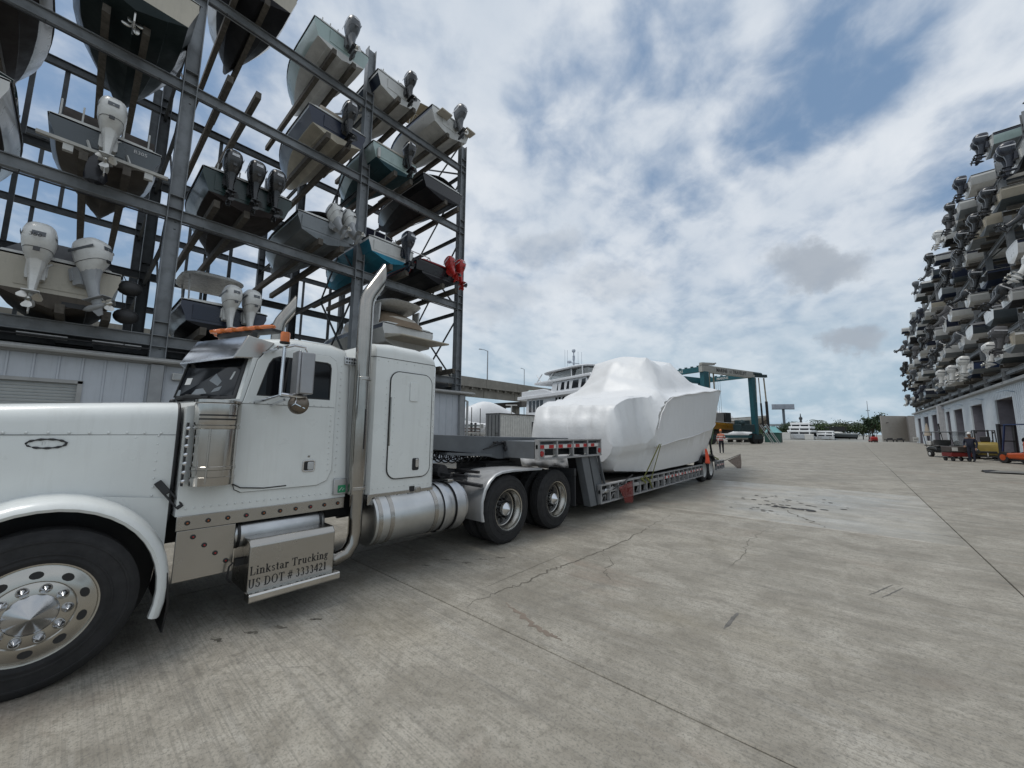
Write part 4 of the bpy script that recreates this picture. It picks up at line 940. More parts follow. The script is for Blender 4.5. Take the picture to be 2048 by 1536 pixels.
def wrap_ring(y):
    zt, zs, zc, zk = (interp(y, BT[k]) for k in ('zt', 'zs', 'zc', 'zk'))
    bs, bc, bb = breadth(y, 22.55, 2.4), breadth(y, 21.3, 2.2, 1.60), breadth(y, 19.7, 2.0, 1.36)
    zbl = max(lerp(zk, zc, .22), zk); zc = max(zc, zk); zs = max(zs, zc)
    h = max(zt - zs, .02)
    P = [(0, zk), (bb * .5, lerp(zk, zbl, .45)), (bb, zbl), (lerp(bb, bc, .6), lerp(zbl, zc, .55)), (bc - .03, zc - .03), (bc + .015, zc + .01), (lerp(bc, bs, .45), lerp(zc, zs, .5)), (bs, zs - .02)]
    n0 = len(P)
    low = interp(y, ((9.9, 1.), (11.2, 0.)))       # cockpit: film bulges straight up from the rail
    T = [(bs + .012, zs + .02)]
    a = [(u_ / 16, None) for u_ in range(16)]; fly = interp(y, ((10.6, 0), (11.3, 1), (13.4, 1), (15, 0)))
    a = [(u_, min(.995, lerp(u_ ** .9 * 1.02 if u_ < .9 else .97 + .03 * u_, min(.99, max(u_ * .55, (u_ - .10) * 2.55)) if u_ < .48 else .965 + .03 * u_, fly * .85))) for u_, _ in a]
    shelf = interp(y, ((9.8, 1.), (10.9, 0.)))
    for u, v in a[1:]:
        v = lerp(v, min(.975, .12 + u * 6.5), shelf)
        T.append((bs * (1 - u * (1 - .14 * low * (1 - u))), zs + h * v))
    T.append((0, zt))
    return P + T
ys = [8.3 + .05 * k for k in range(60)] + [11.3 + .10 * k for k in range(120)]
ys = [y for y in ys if y <= 22.53] + [22.53]
wm = MB(); rings = []
for y in ys:
    half = wrap_ring(y); n = len(half)
    full = [(b_, z) for b_, z in half] + [(-b_, z) for b_, z in reversed(half[1:-1])]
    ring = []
    for i, (b_, z) in enumerate(full):
        top = max(0., min(1., (z - interp(y, BT['zs']) - .05) / .5))
        p = V(b_, y, z)
        f1 = noise.noise(V(p.x * .9, y * .8, z * 1.1 + 3)) * .10 * top
        f2 = noise.noise(V(p.x * 3.5 + y, y * 1.2, z * 6)) * .030 * top
        hang = (abs(sin((y * .35 + p.x) * 4.1 + 5 * noise.noise(V(p.x * .9, y * .5, z * .4)))) * .028 + .05 * abs(noise.noise(V(p.x * 2.4, y * 1.5, z * .5 + 9)))) * max(0, min(1, (z - 1.5) / .3)) * interp(y, ((8.3, 1.), (10.6, 1.), (11.5, .35), (23, .15)))
        sgn_ = 1 if b_ >= 0 else -1
        # pinched creases where the film is gathered
        cr_ = 0.
        for (cy, cz, rad, fr) in ((12.9, 3.5, .8, 26), (11.0, 3.0, .6, 26), (10.4, 2.4, .8, 24), (14.2, 3.4, .6, 26), (9.2, 1.9, .8, 22), (20.9, 3.2, .7, 20), (12.0, 3.0, .5, 30)):
            dd = hypot(y - cy, (z - cz) * 1.2)
            if dd < rad: cr_ += (1 - dd / rad) ** 2 * sin((z * .8 + y * .6) * fr) * .03
        out = f1 + f2 - hang + cr_
        if y < 10.9: ya = y + (out - .02) * 1.2 * min(1, max(0, (z - 1.4) / .4))
        else: ya = y
        ring.append((-5.4 + b_ + sgn_ * out * (abs(b_) > .02), ya, z + (out * .5 if abs(b_) < 1.2 else 0)))
    rings.append(ring)
wm.loft(rings, caps=True)
wrap = wm.build('shrink_wrap', WRAP, wrap_t, 38)
# heat-welded seam strips along the rail and the chine
SEAM = pm('film_seam', (.66, .66, .66), .4)
for key, e, pw, wd, y1 in (('zs', 22.55, 2.4, 1.7, 22.3), ('zc', 21.3, 2.2, 1.60, 21.1)):
    for s in (1, -1):
        m_ = MB(); pts = []
        for k in range(70):
            y = lerp(9.9, y1, k / 69); pts.append((-5.4 + s * (breadth(y, e, pw, wd) + .015), y, interp(y, BT[key])))
        m_.tube(pts, .014, 5); m_.build('film_seam', SEAM, wrap)
# crumpled apron of film at the stern over the drive legs
ap = MB(); n, m2 = 26, 10; rings = []
for i in range(m2):
    v = i / (m2 - 1); row = []
    for j in range(n):
        u = j / (n - 1); x = lerp(-6.9, -4.75, u); d = noise.noise(V(u * 9, v * 3, 1)) * .10 + noise.noise(V(u * 22, v * 7, 5)) * .05
        row.append((x, 8.15 - .12 * sin(v * 3) + d, lerp(1.42, .80 + .10 * noise.noise(V(u * 6, 2, 2)), v) + d * .3))
    rings.append(row)
ap.loft(rings, closed=False, caps=False); apo = ap.build('stern_apron', WRAP, wrap_t, 70)
sm_ = apo.modifiers.new('solid', 'SOLIDIFY'); sm_.thickness = .012
STRAP = pm('yellow_webbing', (.16, .165, .045), .8); STRAPG = pm('green_webbing', (.10, .17, .05), .8)
for (y0, y1, col_) in ((9.82, 9.55, STRAP), (9.92, 10.12, STRAP)):
    m_ = MB(); m_.bar((-3.68, y0, 1.45), (-4.05, y1, .52), .05, .008, 0, (1, 0, 0)); m_.build('tie_strap', col_, wrap_t)
m_ = MB(); m_.bar((-5.05, 20.9, 2.42), (-4.35, 16.9, .9), .05, .01, 0, (1, 0, 0)); m_.build('tie_strap', STRAPG, wrap_t)
m_ = MB(); m_.bar((-4.35, 16.9, .9), (-4.2, 17.6, .66), .05, .01, 0, (1, 0, 0)); m_.build('tie_strap', STRAP, wrap_t)
m_ = MB()
for k in range(7): m_.ball((-4.0 + .02 * R.random(), 9.4 + .1 * k, .60 - .05 * (k % 3)), (.025, .045, .04), 6, 4)
m_.tube([(-4.02, 9.9, .55), (-3.99, 9.95, .40), (-4.0, 10.05, .33)], .02, 6); m_.build('ratchet_buckle', STRAP, wrap_t)
# blocking under the hull
for (y, x) in ((9.9, -5.4), (13.8, -5.4), (16.2, -5.4)):
    m_ = MB(); m_.cbox((x, y, .66), (.5, .22, .26)); tag(m_.build('timber_block', WOOD, None, bevel=.01), 'dark timber block under the wrapped hull %s' % {9.9: 'below its stern', 13.8: 'below its middle', 16.2: 'below its bow'}[y], 'block', 'timber blocks under the wrapped boat')
# flags
def flag(name, label, pts, m_, pole=None):
    f = MB(); n = 8; rings = []
    (a, b_, c, d) = [Vector(p) for p in pts]
    for i in range(n + 1):
        v = i / n; row = []
        for j in range(n + 1):
            u = j / n; p = a.lerp(b_, u).lerp(d.lerp(c, u), v); p = p + V(1, .3, 0) * .03 * sin(u * 7 + v * 3) * v
            row.append(p)
        rings.append(row)
    f.loft(rings, closed=False, caps=False)
    t_ = thing(name, label, 'flag', pts[0]); o = f.build('flag_cloth', m_, t_, 60); so = o.modifiers.new('solid', 'SOLIDIFY'); so.thickness = .006
    if pole: q = MB(); q.tube(pole, .012, 6); q.build('flag_pole', BLACKM, t_)
MESHR = pm('red_mesh_cloth', (.20, .035, .03), .8, alpha=.5); MESHD = pm('dark_mesh_cloth', (.10, .055, .045), .8, alpha=.55)
flag('warning_flag', 'bright orange warning flag hanging by the trailer rear wheels', ((-4.02, 15.05, 1.18), (-4.0, 15.2, 1.16), (-3.96, 15.42, .62), (-3.96, 14.72, .70)), pm('orange_flag', (.75, .085, .03), .6, var=.15))
flag('mesh_flag', 'translucent red mesh flag on a stick at the front of the low deck', ((-3.98, 8.12, .52), (-3.95, 8.75, .62), (-3.93, 8.75, .13), (-3.95, 8.35, .16)), MESHR, [(-4.05, 7.95, .48), (-3.98, 8.3, .60), (-3.95, 8.78, .75)])
flag('mesh_flag', 'dark red mesh flag sticking out behind the trailer tail', ((-3.95, 17.95, .62), (-3.6, 18.6, .85), (-3.6, 18.62, .28), (-3.7, 18.3, .30)), MESHD, [(-4.1, 17.65, .58), (-3.6, 18.6, .87)])
# ---------------------------------------------------------------- boats: stern at x = 0, bow towards -x, keel at z = 0
MC = {}
def hull_dims(L, B, D):
    def b(t): return B / 2 * max(.015, 1 - max(0., (t - .30) / .70) ** 2.3)
    def c(t): return B / 2 * .84 * max(.01, 1 - max(0., (t - .18) / .74) ** 1.8)
    def k(t): return D * .80 * max(0., (t - .68) / .32) ** 2.2
    def s(t): return D * (1 + .30 * t ** 1.7)
    def cz(t): return k(t) + (.30 + .22 * t) * D * (1 - .35 * max(0, (t - .7) / .3))
    return b, c, k, s, cz
def hull_mesh(L, B, D):
    key = ('hull', L, B, D)
    if key in MC: return MC[key]
    b, c, k, s, cz = hull_dims(L, B, D)
    m = MB(); T = [0, .06, .15, .3, .42, .54, .64, .73, .81, .88, .94, .98, 1.0]; rings = []
    for t in T:
        x = -L * t; bb, cc, kk, ss, zz = b(t), c(t), k(t), s(t), min(cz(t), s(t) - .05)
        h = [(bb, ss), (bb * 1.012, lerp(zz, ss, .72)), (lerp(cc, bb, .55), lerp(zz, ss, .36)), (cc + .025, zz + .015), (cc, zz - .012), (cc * .62, lerp(kk, zz, .56)), (cc * .60, lerp(kk, zz, .50)), (.0, kk)]
        rings.append([(x, y, z) for y, z in h] + [(x, -y, z) for y, z in reversed(h[:-1])])
    n = len(rings[0])
    for i in range(len(rings) - 1):
        for j in range(n - 1):
            mi = 2 if j in (0, n - 2) else (0 if j in (1, 2, n - 3, n - 4) else 1)
            m.add([rings[i][j], rings[i][j + 1], rings[i + 1][j + 1], rings[i + 1][j]], [(0, 1, 2, 3)], mi)
    r0 = rings[0]
    m.add([r0[0], r0[1], r0[2], r0[3], r0[n - 4], r0[n - 3], r0[n - 2], r0[n - 1]], [(0, 1, 2, 3, 4, 5, 6, 7)], 3)
    m.add([r0[3], r0[4], r0[5], r0[6], r0[7], r0[8], r0[9], r0[10], r0[11]], [tuple(range(9))], 1)
    me = bpy.data.meshes.new('hull'); me.from_pydata(m.v, [], m.f); me.polygons.foreach_set('material_index', m.m)
    bm = bmesh.new(); bm.from_mesh(me); bmesh.ops.remove_doubles(bm, verts=bm.verts, dist=.0008); bmesh.ops.recalc_face_normals(bm, faces=bm.faces); bm.to_mesh(me); bm.free()
    me.polygons.foreach_set('use_smooth', [True] * len(me.polygons)); me.set_sharp_from_angle(angle=radians(24))
    for q in range(4): me.materials.append(GEL)
    MC[key] = me; return me
def deck_mesh(L, B, D, kind_='open'):
    key = ('deck', L, B, D, kind_)
    if key in MC: return MC[key]
    b, c, k, s, cz = hull_dims(L, B, D)
    m = MB(); T = [0, .08, .2, .32, .44, .56, .68, .78, .87, .94, .99]
    rings = []
    for t in T:
        z = s(t) + .012; x = -L * t; bb = b(t); w = min(.20, bb * .5); d = .45 if (.02 < t < .5 and kind_ == 'open') else -.05
        rings.append([(x, bb + .012, z), (x, bb - w, z + .02), (x, max(bb - w - .02, .004), z - d), (x, 0, z - d + .03), (x, -max(bb - w - .02, .004), z - d), (x, -bb + w, z + .02), (x, -bb - .012, z), (x, -bb - .008, z - .06), (x, bb + .008, z - .06)])
    m.loft(rings)
    MC[key] = me = m.mesh('deck', smooth=30); me.materials.append(GEL); return me
def rail_mesh(L, B, D):
    key = ('rub', L, B, D)
    if key in MC: return MC[key]
    b, c, k, s, cz = hull_dims(L, B, D); m = MB(); T = [i / 14 for i in range(15)]
    pts = [(-L * t, b(t) + .02, s(t) - .03) for t in T] + [(-L * t, -b(t) - .02, s(t) - .03) for t in reversed(T)]
    m.tube(pts, .028, 5); MC[key] = me = m.mesh('rub_rail', smooth=40); me.materials.append(BLACK); return me
def engine_meshes():
    if 'eng' in MC: return MC['eng']
    c = MB(); S = [(-.20, .30, .10, .085), (-.10, .34, .20, .14), (.05, .38, .30, .20), (.22, .42, .37, .245), (.40, .44, .395, .265), (.56, .43, .375, .255), (.68, .40, .32, .225), (.755, .37, .25, .17), (.775, .36, .14, .09)]
    c.loft([sring(cx, 0, rx, ry, z, 18, 2.9) for z, cx, rx, ry in S]); cow = c.mesh('cowling', smooth=38)
    m = MB(); m.loft([sring(cx, 0, rx, ry, z, 12, 2.6) for z, cx, rx, ry in ((.0, .36, .24, .16), (-.20, .32, .19, .13), (-.40, .30, .15, .10), (-.70, .30, .13, .065), (-.82, .31, .14, .055))])
    m.box(.12, .62, -.13, .13, -.845, -.825)                                     # anti-ventilation plate
    m.loft([sring(.33, 0, .14, .045, -.85, 12, 2), sring(.34, 0, .11, .035, -.98, 12, 2)])
    pr = [(.005, -.02), (.05, .05), (.075, .15), (.078, .30), (.065, .47), (.045, .55)]
    m.lathe([(r, h) for r, h in pr], (0, 0, -1.04), 'x', 12)
    m.prism([(.18, -1.08), (.45, -1.08), (.44, -1.28), (.33, -1.30)], 'y', -.012, .012)
    m.box(-.02, .16, -.15, .15, -.42, .05); m.box(-.06, .02, -.17, .17, -.30, .02); m.tube([(.1, .1, -.1), (-.05, .2, .05), (-.2, .22, -.02)], .03, 6)
    mid = m.mesh('midsection', smooth=38)
    p = MB(); p.lathe([(.045, .55), (.052, .60), (.05, .68), (.02, .72)], (0, 0, -1.04), 'x', 10)
    for q in range(3):
        a = 2 * pi * q / 3 + .4; e = V(0, cos(a), sin(a)); f = V(0, -sin(a), cos(a)); ring1, ring2 = [], []
        for (r, w, tw) in ((.045, .04, .8), (.10, .085, .6), (.155, .095, .45), (.195, .05, .35)):
            ctr = V(.62, 0, -1.04) + e * r; d = f * cos(tw) + V(1, 0, 0) * sin(tw)
            ring1.append((ctr - d * w, ctr + d * w))
        vs = [v for pr_ in ring1 for v in pr_]; vs2 = [v + V(.012, 0, 0) for v in vs]
        o = len(vs); fs = []
        for i in range(3): fs += [(2 * i, 2 * i + 1, 2 * i + 3, 2 * i + 2), (o + 2 * i, o + 2 * i + 2, o + 2 * i + 3, o + 2 * i + 1), (2 * i, 2 * i + 2, o + 2 * i + 2, o + 2 * i), (2 * i + 1, o + 2 * i + 1, o + 2 * i + 3, 2 * i + 3)]
        fs += [(0, o, o + 1, 1), (6, 7, o + 7, o + 6)]
        p.add(vs + vs2, fs)
    prop = p.mesh('propeller', smooth=40)
    d = MB(); d.box(.10, .72, .262, .2665, .40, .47); d.box(.10, .72, -.2665, -.262, .40, .47); d.box(.828, .833, -.10, .10, .36, .46); dec = d.mesh('cowling_badge', smooth=0)
    g = MB()
    for z in (.13,): g.loft([sring(.40, 0, .338, .226, z - .006, 18, 2.9), sring(.40, 0, .342, .229, z + .006, 18, 2.9)], caps=False)
    g.box(.775, .80, -.05, .05, .02, .11); gr = g.mesh('cowling_seam', smooth=30)
    for me in (cow, mid, prop, dec, gr): me.materials.append(BLACK)
    MC['eng'] = (cow, mid, prop, dec, gr); return MC['eng']
ENGC = {'white': ((.64, .64, .62), .3), 'black': ((.016, .017, .019), .28), 'grey': ((.075, .082, .092), .35), 'navy': ((.018, .022, .035), .28), 'red': ((.40, .018, .014), .3), 'silver': ((.32, .33, .34), .32), 'cover': ((.10, .10, .105), .85)}
def engmat(c): return pm('engine_' + c, ENGC[c][0], ENGC[c][1], var=.12, vs=4, coat=.3 if c != 'cover' else 0, dirt=.15, bump=.15 if c == 'cover' else .0, bs=8)
BRONZE = pm('propeller_metal', (.50, .49, .46), .3, 1., var=.2)
BADGE = pm('engine_badge', (.55, .56, .58), .35)
def outboard(parent, y, z, colr, tilt, scale=1., steer=0., mid=None, detail=True):
    cow, md, pr, dc, gs = engine_meshes()
    e = bpy.data.objects.new('outboard', cow); COL.objects.link(e); e.parent = parent
    e.material_slots[0].link = 'OBJECT'; e.material_slots[0].material = engmat(colr)
    e.matrix_local = Matrix.Translation((.05, y, z)) @ Matrix.Rotation(steer, 4, 'Z') @ Matrix.Rotation(-tilt, 4, 'Y') @ Matrix.Scale(scale, 4)
    def sub(nm, me, m):
        o = bpy.data.objects.new(nm, me); COL.objects.link(o); o.parent = e; o.material_slots[0].link = 'OBJECT'; o.material_slots[0].material = m; return o
    sub('midsection', md, engmat(mid or colr)); sub('propeller', pr, BRONZE if colr in ('white', 'silver', 'grey') else engmat('black'))
    if detail:
        sub('cowling_badge', dc, BADGE if colr not in ('white',) else engmat('grey')); sub('cowling_seam', gs, engmat('black'))
    return e
def pmc(name, c, r=.3): return pm('hull_' + name, c, r, var=.10, vs=.9, coat=.2, dirt=.28, dcol=tuple(x * .45 + .02 for x in c), streak=True)
HC = {'white': (.60, .60, .58), 'cream': (.46, .42, .34), 'navy': (.012, .018, .04), 'black': (.010, .010, .012), 'green': (.012, .034, .032), 'seafoam': (.36, .46, .44), 'grey': (.20, .22, .235), 'slate': (.07, .085, .095),
      'turquoise': (.03, .22, .33), 'red': (.30, .015, .015), 'teal': (.02, .055, .065), 'brown': (.10, .085, .07), 'blue': (.02, .04, .11), 'tan': (.35, .30, .22), 'dkblue': (.012, .022, .05), 'antifoul': (.025, .018, .016), 'dgreen': (.008, .016, .016)}
def hm(n): return pmc(n, HC[n])
def hmb(n):
    c = HC[n]; return pm('bottom_' + n, c, .62, var=.2, vs=1.2, spec=.25, dirt=.45, dcol=tuple(x * .35 + .006 for x in c), streak=True)
def superstructure(kind_, parent, L, B, D, colr=None):
    z0 = D * 1.05
    if kind_ == 'ttop':
        m = MB(); m.loft([sring(-L * .40, 0, 1.35, B * .40, z0 + 1.60, 20, 4), sring(-L * .40, 0, 1.40, B * .42, z0 + 1.66, 20, 4), sring(-L * .40, 0, 1.28, B * .36, z0 + 1.74, 20, 4)]); t = m.build('hardtop', colr or GEL, parent)
        m = MB()
        for sx in (-.55, .55):
            for sy in (-1, 1): m.tube([(-L * .40 + sx * 1.1, sy * B * .27, z0 - .3), (-L * .40 + sx * 1.5, sy * B * .31, z0 + 1.6)], .03, 6)
        m.build('top_frame', OFFW, parent)
        m = MB(); m.lathe([(.28, z0 + 1.74), (.30, z0 + 1.78), (.28, z0 + 1.86), (.1, z0 + 1.9)], (-L * .40, .1, 0), 'z', 18); m.build('radar_dome', pm('radome', (.35, .37, .36), .5), parent)
        m = MB(); m.box(-L * .50, -L * .42, -B * .22, B * .22, z0 - .35, z0 + .7); m.prism([(-L * .50, z0 + .7), (-L * .42, z0 + .7), (-L * .50, z0 + 1.1)], 'y', -B * .2, B * .2); m.build('console', GEL, parent, bevel=.04)
        m = MB(); m.box(-L * .33, -L * .28, -B * .24, B * .24, z0 - .3, z0 + .62); m.build('helm_seat', pm('tan_vinyl', (.22, .075, .035), .5), parent, bevel=.06)
    elif kind_ == 'bimini':
        c_ = colr or pm('navy_canvas', (.015, .022, .06), .8)
        m = MB(); rings = []
        for k in range(7):
            u = k / 6; x = -L * .22 - u * 2.0; zz = z0 + 1.25 + .18 * sin(pi * u)
            rings.append([(x, q * B * .42, zz - .16 * q * q) for q in [-1 + j / 4 for j in range(9)]])
        m.loft(rings, closed=False, caps=False); o = m.build('bimini_canvas', c_, parent, 60); o.modifiers.new('solid', 'SOLIDIFY').thickness = .015
        m = MB()
        for x in (-L * .22, -L * .22 - 1.0, -L * .22 - 2.0): m.tube([(-L * .22 - 1.0, -B * .45, z0), (x, -B * .43, z0 + 1.05), (x, -B * .2, z0 + 1.22), (x, B * .2, z0 + 1.22), (x, B * .43, z0 + 1.05), (-L * .22 - 1.0, B * .45, z0)], .015, 6)
        m.build('bimini_frame', STEEL, parent)
    elif kind_ in ('cabin', 'arch'):
        m = MB(); m.loft([sring(-L * .52, 0, L * .24, B * .42, z0 - .05, 24, 3.2), sring(-L * .52, 0, L * .23, B * .40, z0 + .25, 24, 3.2), sring(-L * .50, 0, L * .17, B * .33, z0 + .62, 24, 3), sring(-L * .49, 0, L * .13, B * .28, z0 + .72, 24, 3)]); m.build('cabin', GEL, parent)
        m = MB(); m.loft([sring(-L * .505, 0, L * .205, B * .372, z0 + .34, 24, 3.1), sring(-L * .50, 0, L * .178, B * .345, z0 + .57, 24, 3)], caps=False); m.build('cabin_window', GLASS, parent)
        if kind_ == 'arch':
            m = MB()
            for sx in (0,): m.tube([(-L * .30, -B * .45, z0), (-L * .24, -B * .42, z0 + 1.1), (-L * .22, -B * .2, z0 + 1.35), (-L * .22, B * .2, z0 + 1.35), (-L * .24, B * .42, z0 + 1.1), (-L * .30, B * .45, z0)], .09, 8)
            m.build('radar_arch', GEL, parent)
    elif kind_ == 'shield':
        m = MB(); rings = []
        for dz, dx in ((0, 0), (.42, .3)): rings.append([(-L * .55 + dx + .5 * abs(q) ** 2, q * B * .36, z0 + dz) for q in [-1 + j / 5 for j in range(11)]])
        m.loft(rings, closed=False, caps=False); o = m.build('windshield', GLASS, parent); o.modifiers.new('solid', 'SOLIDIFY').thickness = .02
    elif kind_ == 'tower':
        m = MB()
        for sx, sy in ((-1, -1), (-1, 1), (1, -1), (1, 1)): m.tube([(-L * .35 + sx * .7, sy * B * .4, z0), (-L * .35 + sx * .4, sy * B * .3, z0 + 1.3)], .03, 6)
        m.tube([(-L * .35 - .4, -B * .3, z0 + 1.3), (-L * .35 + .4, -B * .3, z0 + 1.3), (-L * .35 + .4, B * .3, z0 + 1.3), (-L * .35 - .4, B * .3, z0 + 1.3), (-L * .35 - .4, -B * .3, z0 + 1.3)], .03, 6); m.build('tower_frame', OFFW, parent)
    elif kind_ == 'cover':
        m = MB(); rings = []
        for k in range(12):
            t = k / 11; x = -L * .97 * t; bb = hull_dims(L, B, D)[0](t); zs = hull_dims(L, B, D)[3](t); hh = .55 * sin(pi * min(1, t * .9 + .25)) + .1
            rings.append([(x, q * (bb + .03), zs - .12 + hh * (1 - abs(q) ** 1.6) + .02 * noise.noise(V(x * 3, q * 3, 1))) for q in [-1 + j / 6 for j in range(13)]])
        m.loft(rings, closed=False, caps=False); o = m.build('boat_cover', colr or pm('grey_canvas', (.13, .13, .135), .85, bump=.2, bs=6), parent, 60); o.modifiers.new('solid', 'SOLIDIFY').thickness = .02
def boat(label, loc, rz, L=8.5, B=2.5, D=1.15, side='white', bottom='white', trim=None, transom=None, eng=(), top=None, topc=None, group=None, deck='open', esc=1., detail=True, rods=0, plat=False, name='motor_boat', deckm=None):
    t = thing(name, label, 'boat', (0, 0, 0), group)
    h = link('hull', hull_mesh(L, B, D), t)
    for i, m in enumerate((hm(side), hmb(bottom), hm(trim or side), hm(transom or side))):
        h.material_slots[i].link = 'OBJECT'; h.material_slots[i].material = m
    d = link('deck', deck_mesh(L, B, D, deck), t); d.material_slots[0].link = 'OBJECT'; d.material_slots[0].material = deckm or GEL
    if detail: link('rub_rail', rail_mesh(L, B, D), t)
    for e in eng:
        y, c, tilt = e[:3]; outboard(t, y, D * .86, c, radians(tilt), esc * (e[3] if len(e) > 3 else 1.), e[4] if len(e) > 4 else 0., e[5] if len(e) > 5 else None, detail)
    if eng and detail:       # mounting pod across the transom
        m = MB(); w = max(abs(e[0]) for e in eng) + .36; m.prism([(-.02, D * .40), (.02, D * .40), (.07, D * .86), (-.02, D * .86)], 'y', -w, w); m.build('transom_bracket', hm(transom or side), t)
    if top: superstructure(top, t, L, B, D, topc)
    if rods:
        for k in range(rods): m = MB(); m.tube([(-.25, lerp(-B * .35, B * .35, k / max(1, rods - 1)), D), (-.18, lerp(-B * .35, B * .35, k / max(1, rods - 1)), D + .38)], .025, 6); m.build('rod_holder', OFFW, t)
    if plat:
        m = MB(); m.loft([sring(.35, 0, .5, B * .46, D * .46, 20, 4), sring(.35, 0, .5, B * .46, D * .52, 20, 4)]); m.build('swim_platform', GEL, t)
    place(t, loc, rz); return t
# ---------------------------------------------------------------- boat storage racks
def rack(name, label, xr, sd, rows, ycols, levels, zb, zt, rear_zb=0.):
    t = thing(name, label, 'boat rack', (xr, sum(ycols) / len(ycols), 0))
    for ri, xx in enumerate(rows):
        for y in ycols:
            m = MB(); z0 = zb if ri == 0 else rear_zb; z1 = zt if not callable(zt) else zt(y)
            m.ibeam((xx, y, z0), (xx, y, z1), .36, .42, .03, (0, 1, 0))
            for zl in levels:
                if zl > z1: continue
                for dz in (-.40, -.02, .45): m.box(xx - .17, xx + .17, y - .18, y + .18, zl + dz - .012, zl + dz + .012)
            m.bar((xx, y, z0), (xx, y, z0 + .03), .6, .6, 0, (0, 1, 0)); m.build('column', GALV if ri == 0 else GALV_SHADE, t)
        for zl in levels:
            for a, b in zip(ycols, ycols[1:]):
                m = MB(); m.ibeam((xx, a + .20, zl - .19), (xx, b - .20, zl - .19), .20, .38, .03); m.build('rail_beam', GALV if ri == 0 else GALV_SHADE, t)
                if ri == 0:
                    m = MB(); m.tube([(xx - sd * .15, a + .2, zl - .52), (xx - sd * .15, b - .2, zl - .52)], .03, 6)
                    for q in (.12, .5, .88): y = lerp(a, b, q); m.bar((xx - sd * .15, y, zl - .52), (xx - sd * .08, y, zl - .36), .02, .03)
                    m.build('sprinkler_pipe', BLACKM, t)
    for xx in rows[1:]:
        for a, b in zip(ycols, ycols[1:]):
            for q in (.36, .5):
                for z0, z1 in zip(levels, levels[1:]):
                    if q == .5 and int(a * 3 + z0) % 2: continue
                    m = MB(); y = lerp(a, b, q); m.bar((xx + sd * .1, y, z0), (xx + sd * .1, y, z1 - .38), .10, .16, 0, (0, 1, 0)); m.build('hanger', GALV_SHADE, t)
    # braces between rows in every frame
    for y in ycols:
        for (xa, xb) in zip(rows, rows[1:]):
            zs = [rear_zb + 1.0] + list(levels)
            for zl in levels:
                m = MB(); m.ibeam((xa - sd * -.2, y, zl - .6), (xb, y, zl - .6), .12, .2, .02); m.build('cross_strut', GALV_SHADE, t)
            if xa == rows[0]:
                for za, zb_ in zip(levels, list(levels[1:]) + [levels[-1] + 2.6]):
                    mid = (xa + xb) / 2
                    for p, q in (((xa, za - .5), (mid, zb_ - .7)), ((mid, za - .5), (xa, zb_ - .7))):
                        m = MB(); m.bar((p[0], y + .05, p[1]), (q[0], y + .05, q[1]), .06, .09); m.build('diagonal_brace', GALV_SHADE, t)
    return t
def bunks(t, xr, sd, y, z, half=.45, proud=1.3, length=9.2):
    for s in (-1, 1):
        m = MB(); m.box(min(xr - sd * proud, xr + sd * (length - proud)), max(xr - sd * proud, xr + sd * (length - proud)), y + s * half - .09, y + s * half + .09, z + .0, z + .26); m.build('bunk_timber', WOOD, t)
XR = -17.5; LC = [-18.7, -11.9, -5.1, 1.66, 8.45, 14.85]; LZ = [4.87, 9.46, 14.36, 18.47]
lrack = rack('boat_rack', 'tall grey steel boat rack on the white shed behind the truck', XR, -1, [XR, -26.0, -33.5], LC, LZ, 3.95, lambda y: 19.9 if y > 14 else (21.5 if y > 8 else 24.5))
K = 1.107
def lb(y): return y * K
slots = {}
for lv, z in enumerate(LZ):
    for y in (-6.6, -3.4, -.1, 3.05, 6.6, 9.9, 13.1): bunks(lrack, XR, -1, y, z)
BZ = [z + .27 for z in LZ]
XS = -16.6
GRP = None
# third level, left bay (seen from below): the big dark hull with its propeller
b = boat('big dark green inboard boat with bronze propeller, high in the left bay', (-15.7, .05, BZ[2] - .05), 0, 7.6, 2.85, 1.55, 'dgreen', 'dgreen', 'white', 'cream', top='cabin', deck='open')
m = MB(); m.tube([(-1.4, 0, .10), (-.55, 0, -.12)], .03, 8); m.lathe([(.05, -.62), (.06, -.5), (.02, -.40)], (0, 0, -.12), 'x', 10); m.build('propeller_shaft', BRONZE, b)
for q in range(4):
    a = 2 * pi * q / 4 + .5; m = MB(); m.ball((-.52, .17 * cos(a), -.12 + .17 * sin(a)), (.025, .13 if abs(cos(a)) > .6 else .08, .08 if abs(cos(a)) > .6 else .13), 10, 6); m.build('propeller_blade', BRONZE, b)
m = MB(); m.prism([(-.36, -.30), (-.10, -.30), (-.06, .30), (-.30, .30)], 'y', -.02, .02); m.build('rudder', BRONZE, b)
text('boat_name', 'le. Dillon', pm('gold_leaf', (.55, .42, .18), .4), b, .26, (0.012, -.75, 1.22), basis((0, 1, 0), (0, 0, 1), (1, 0, 0)), .004, shear=.25)
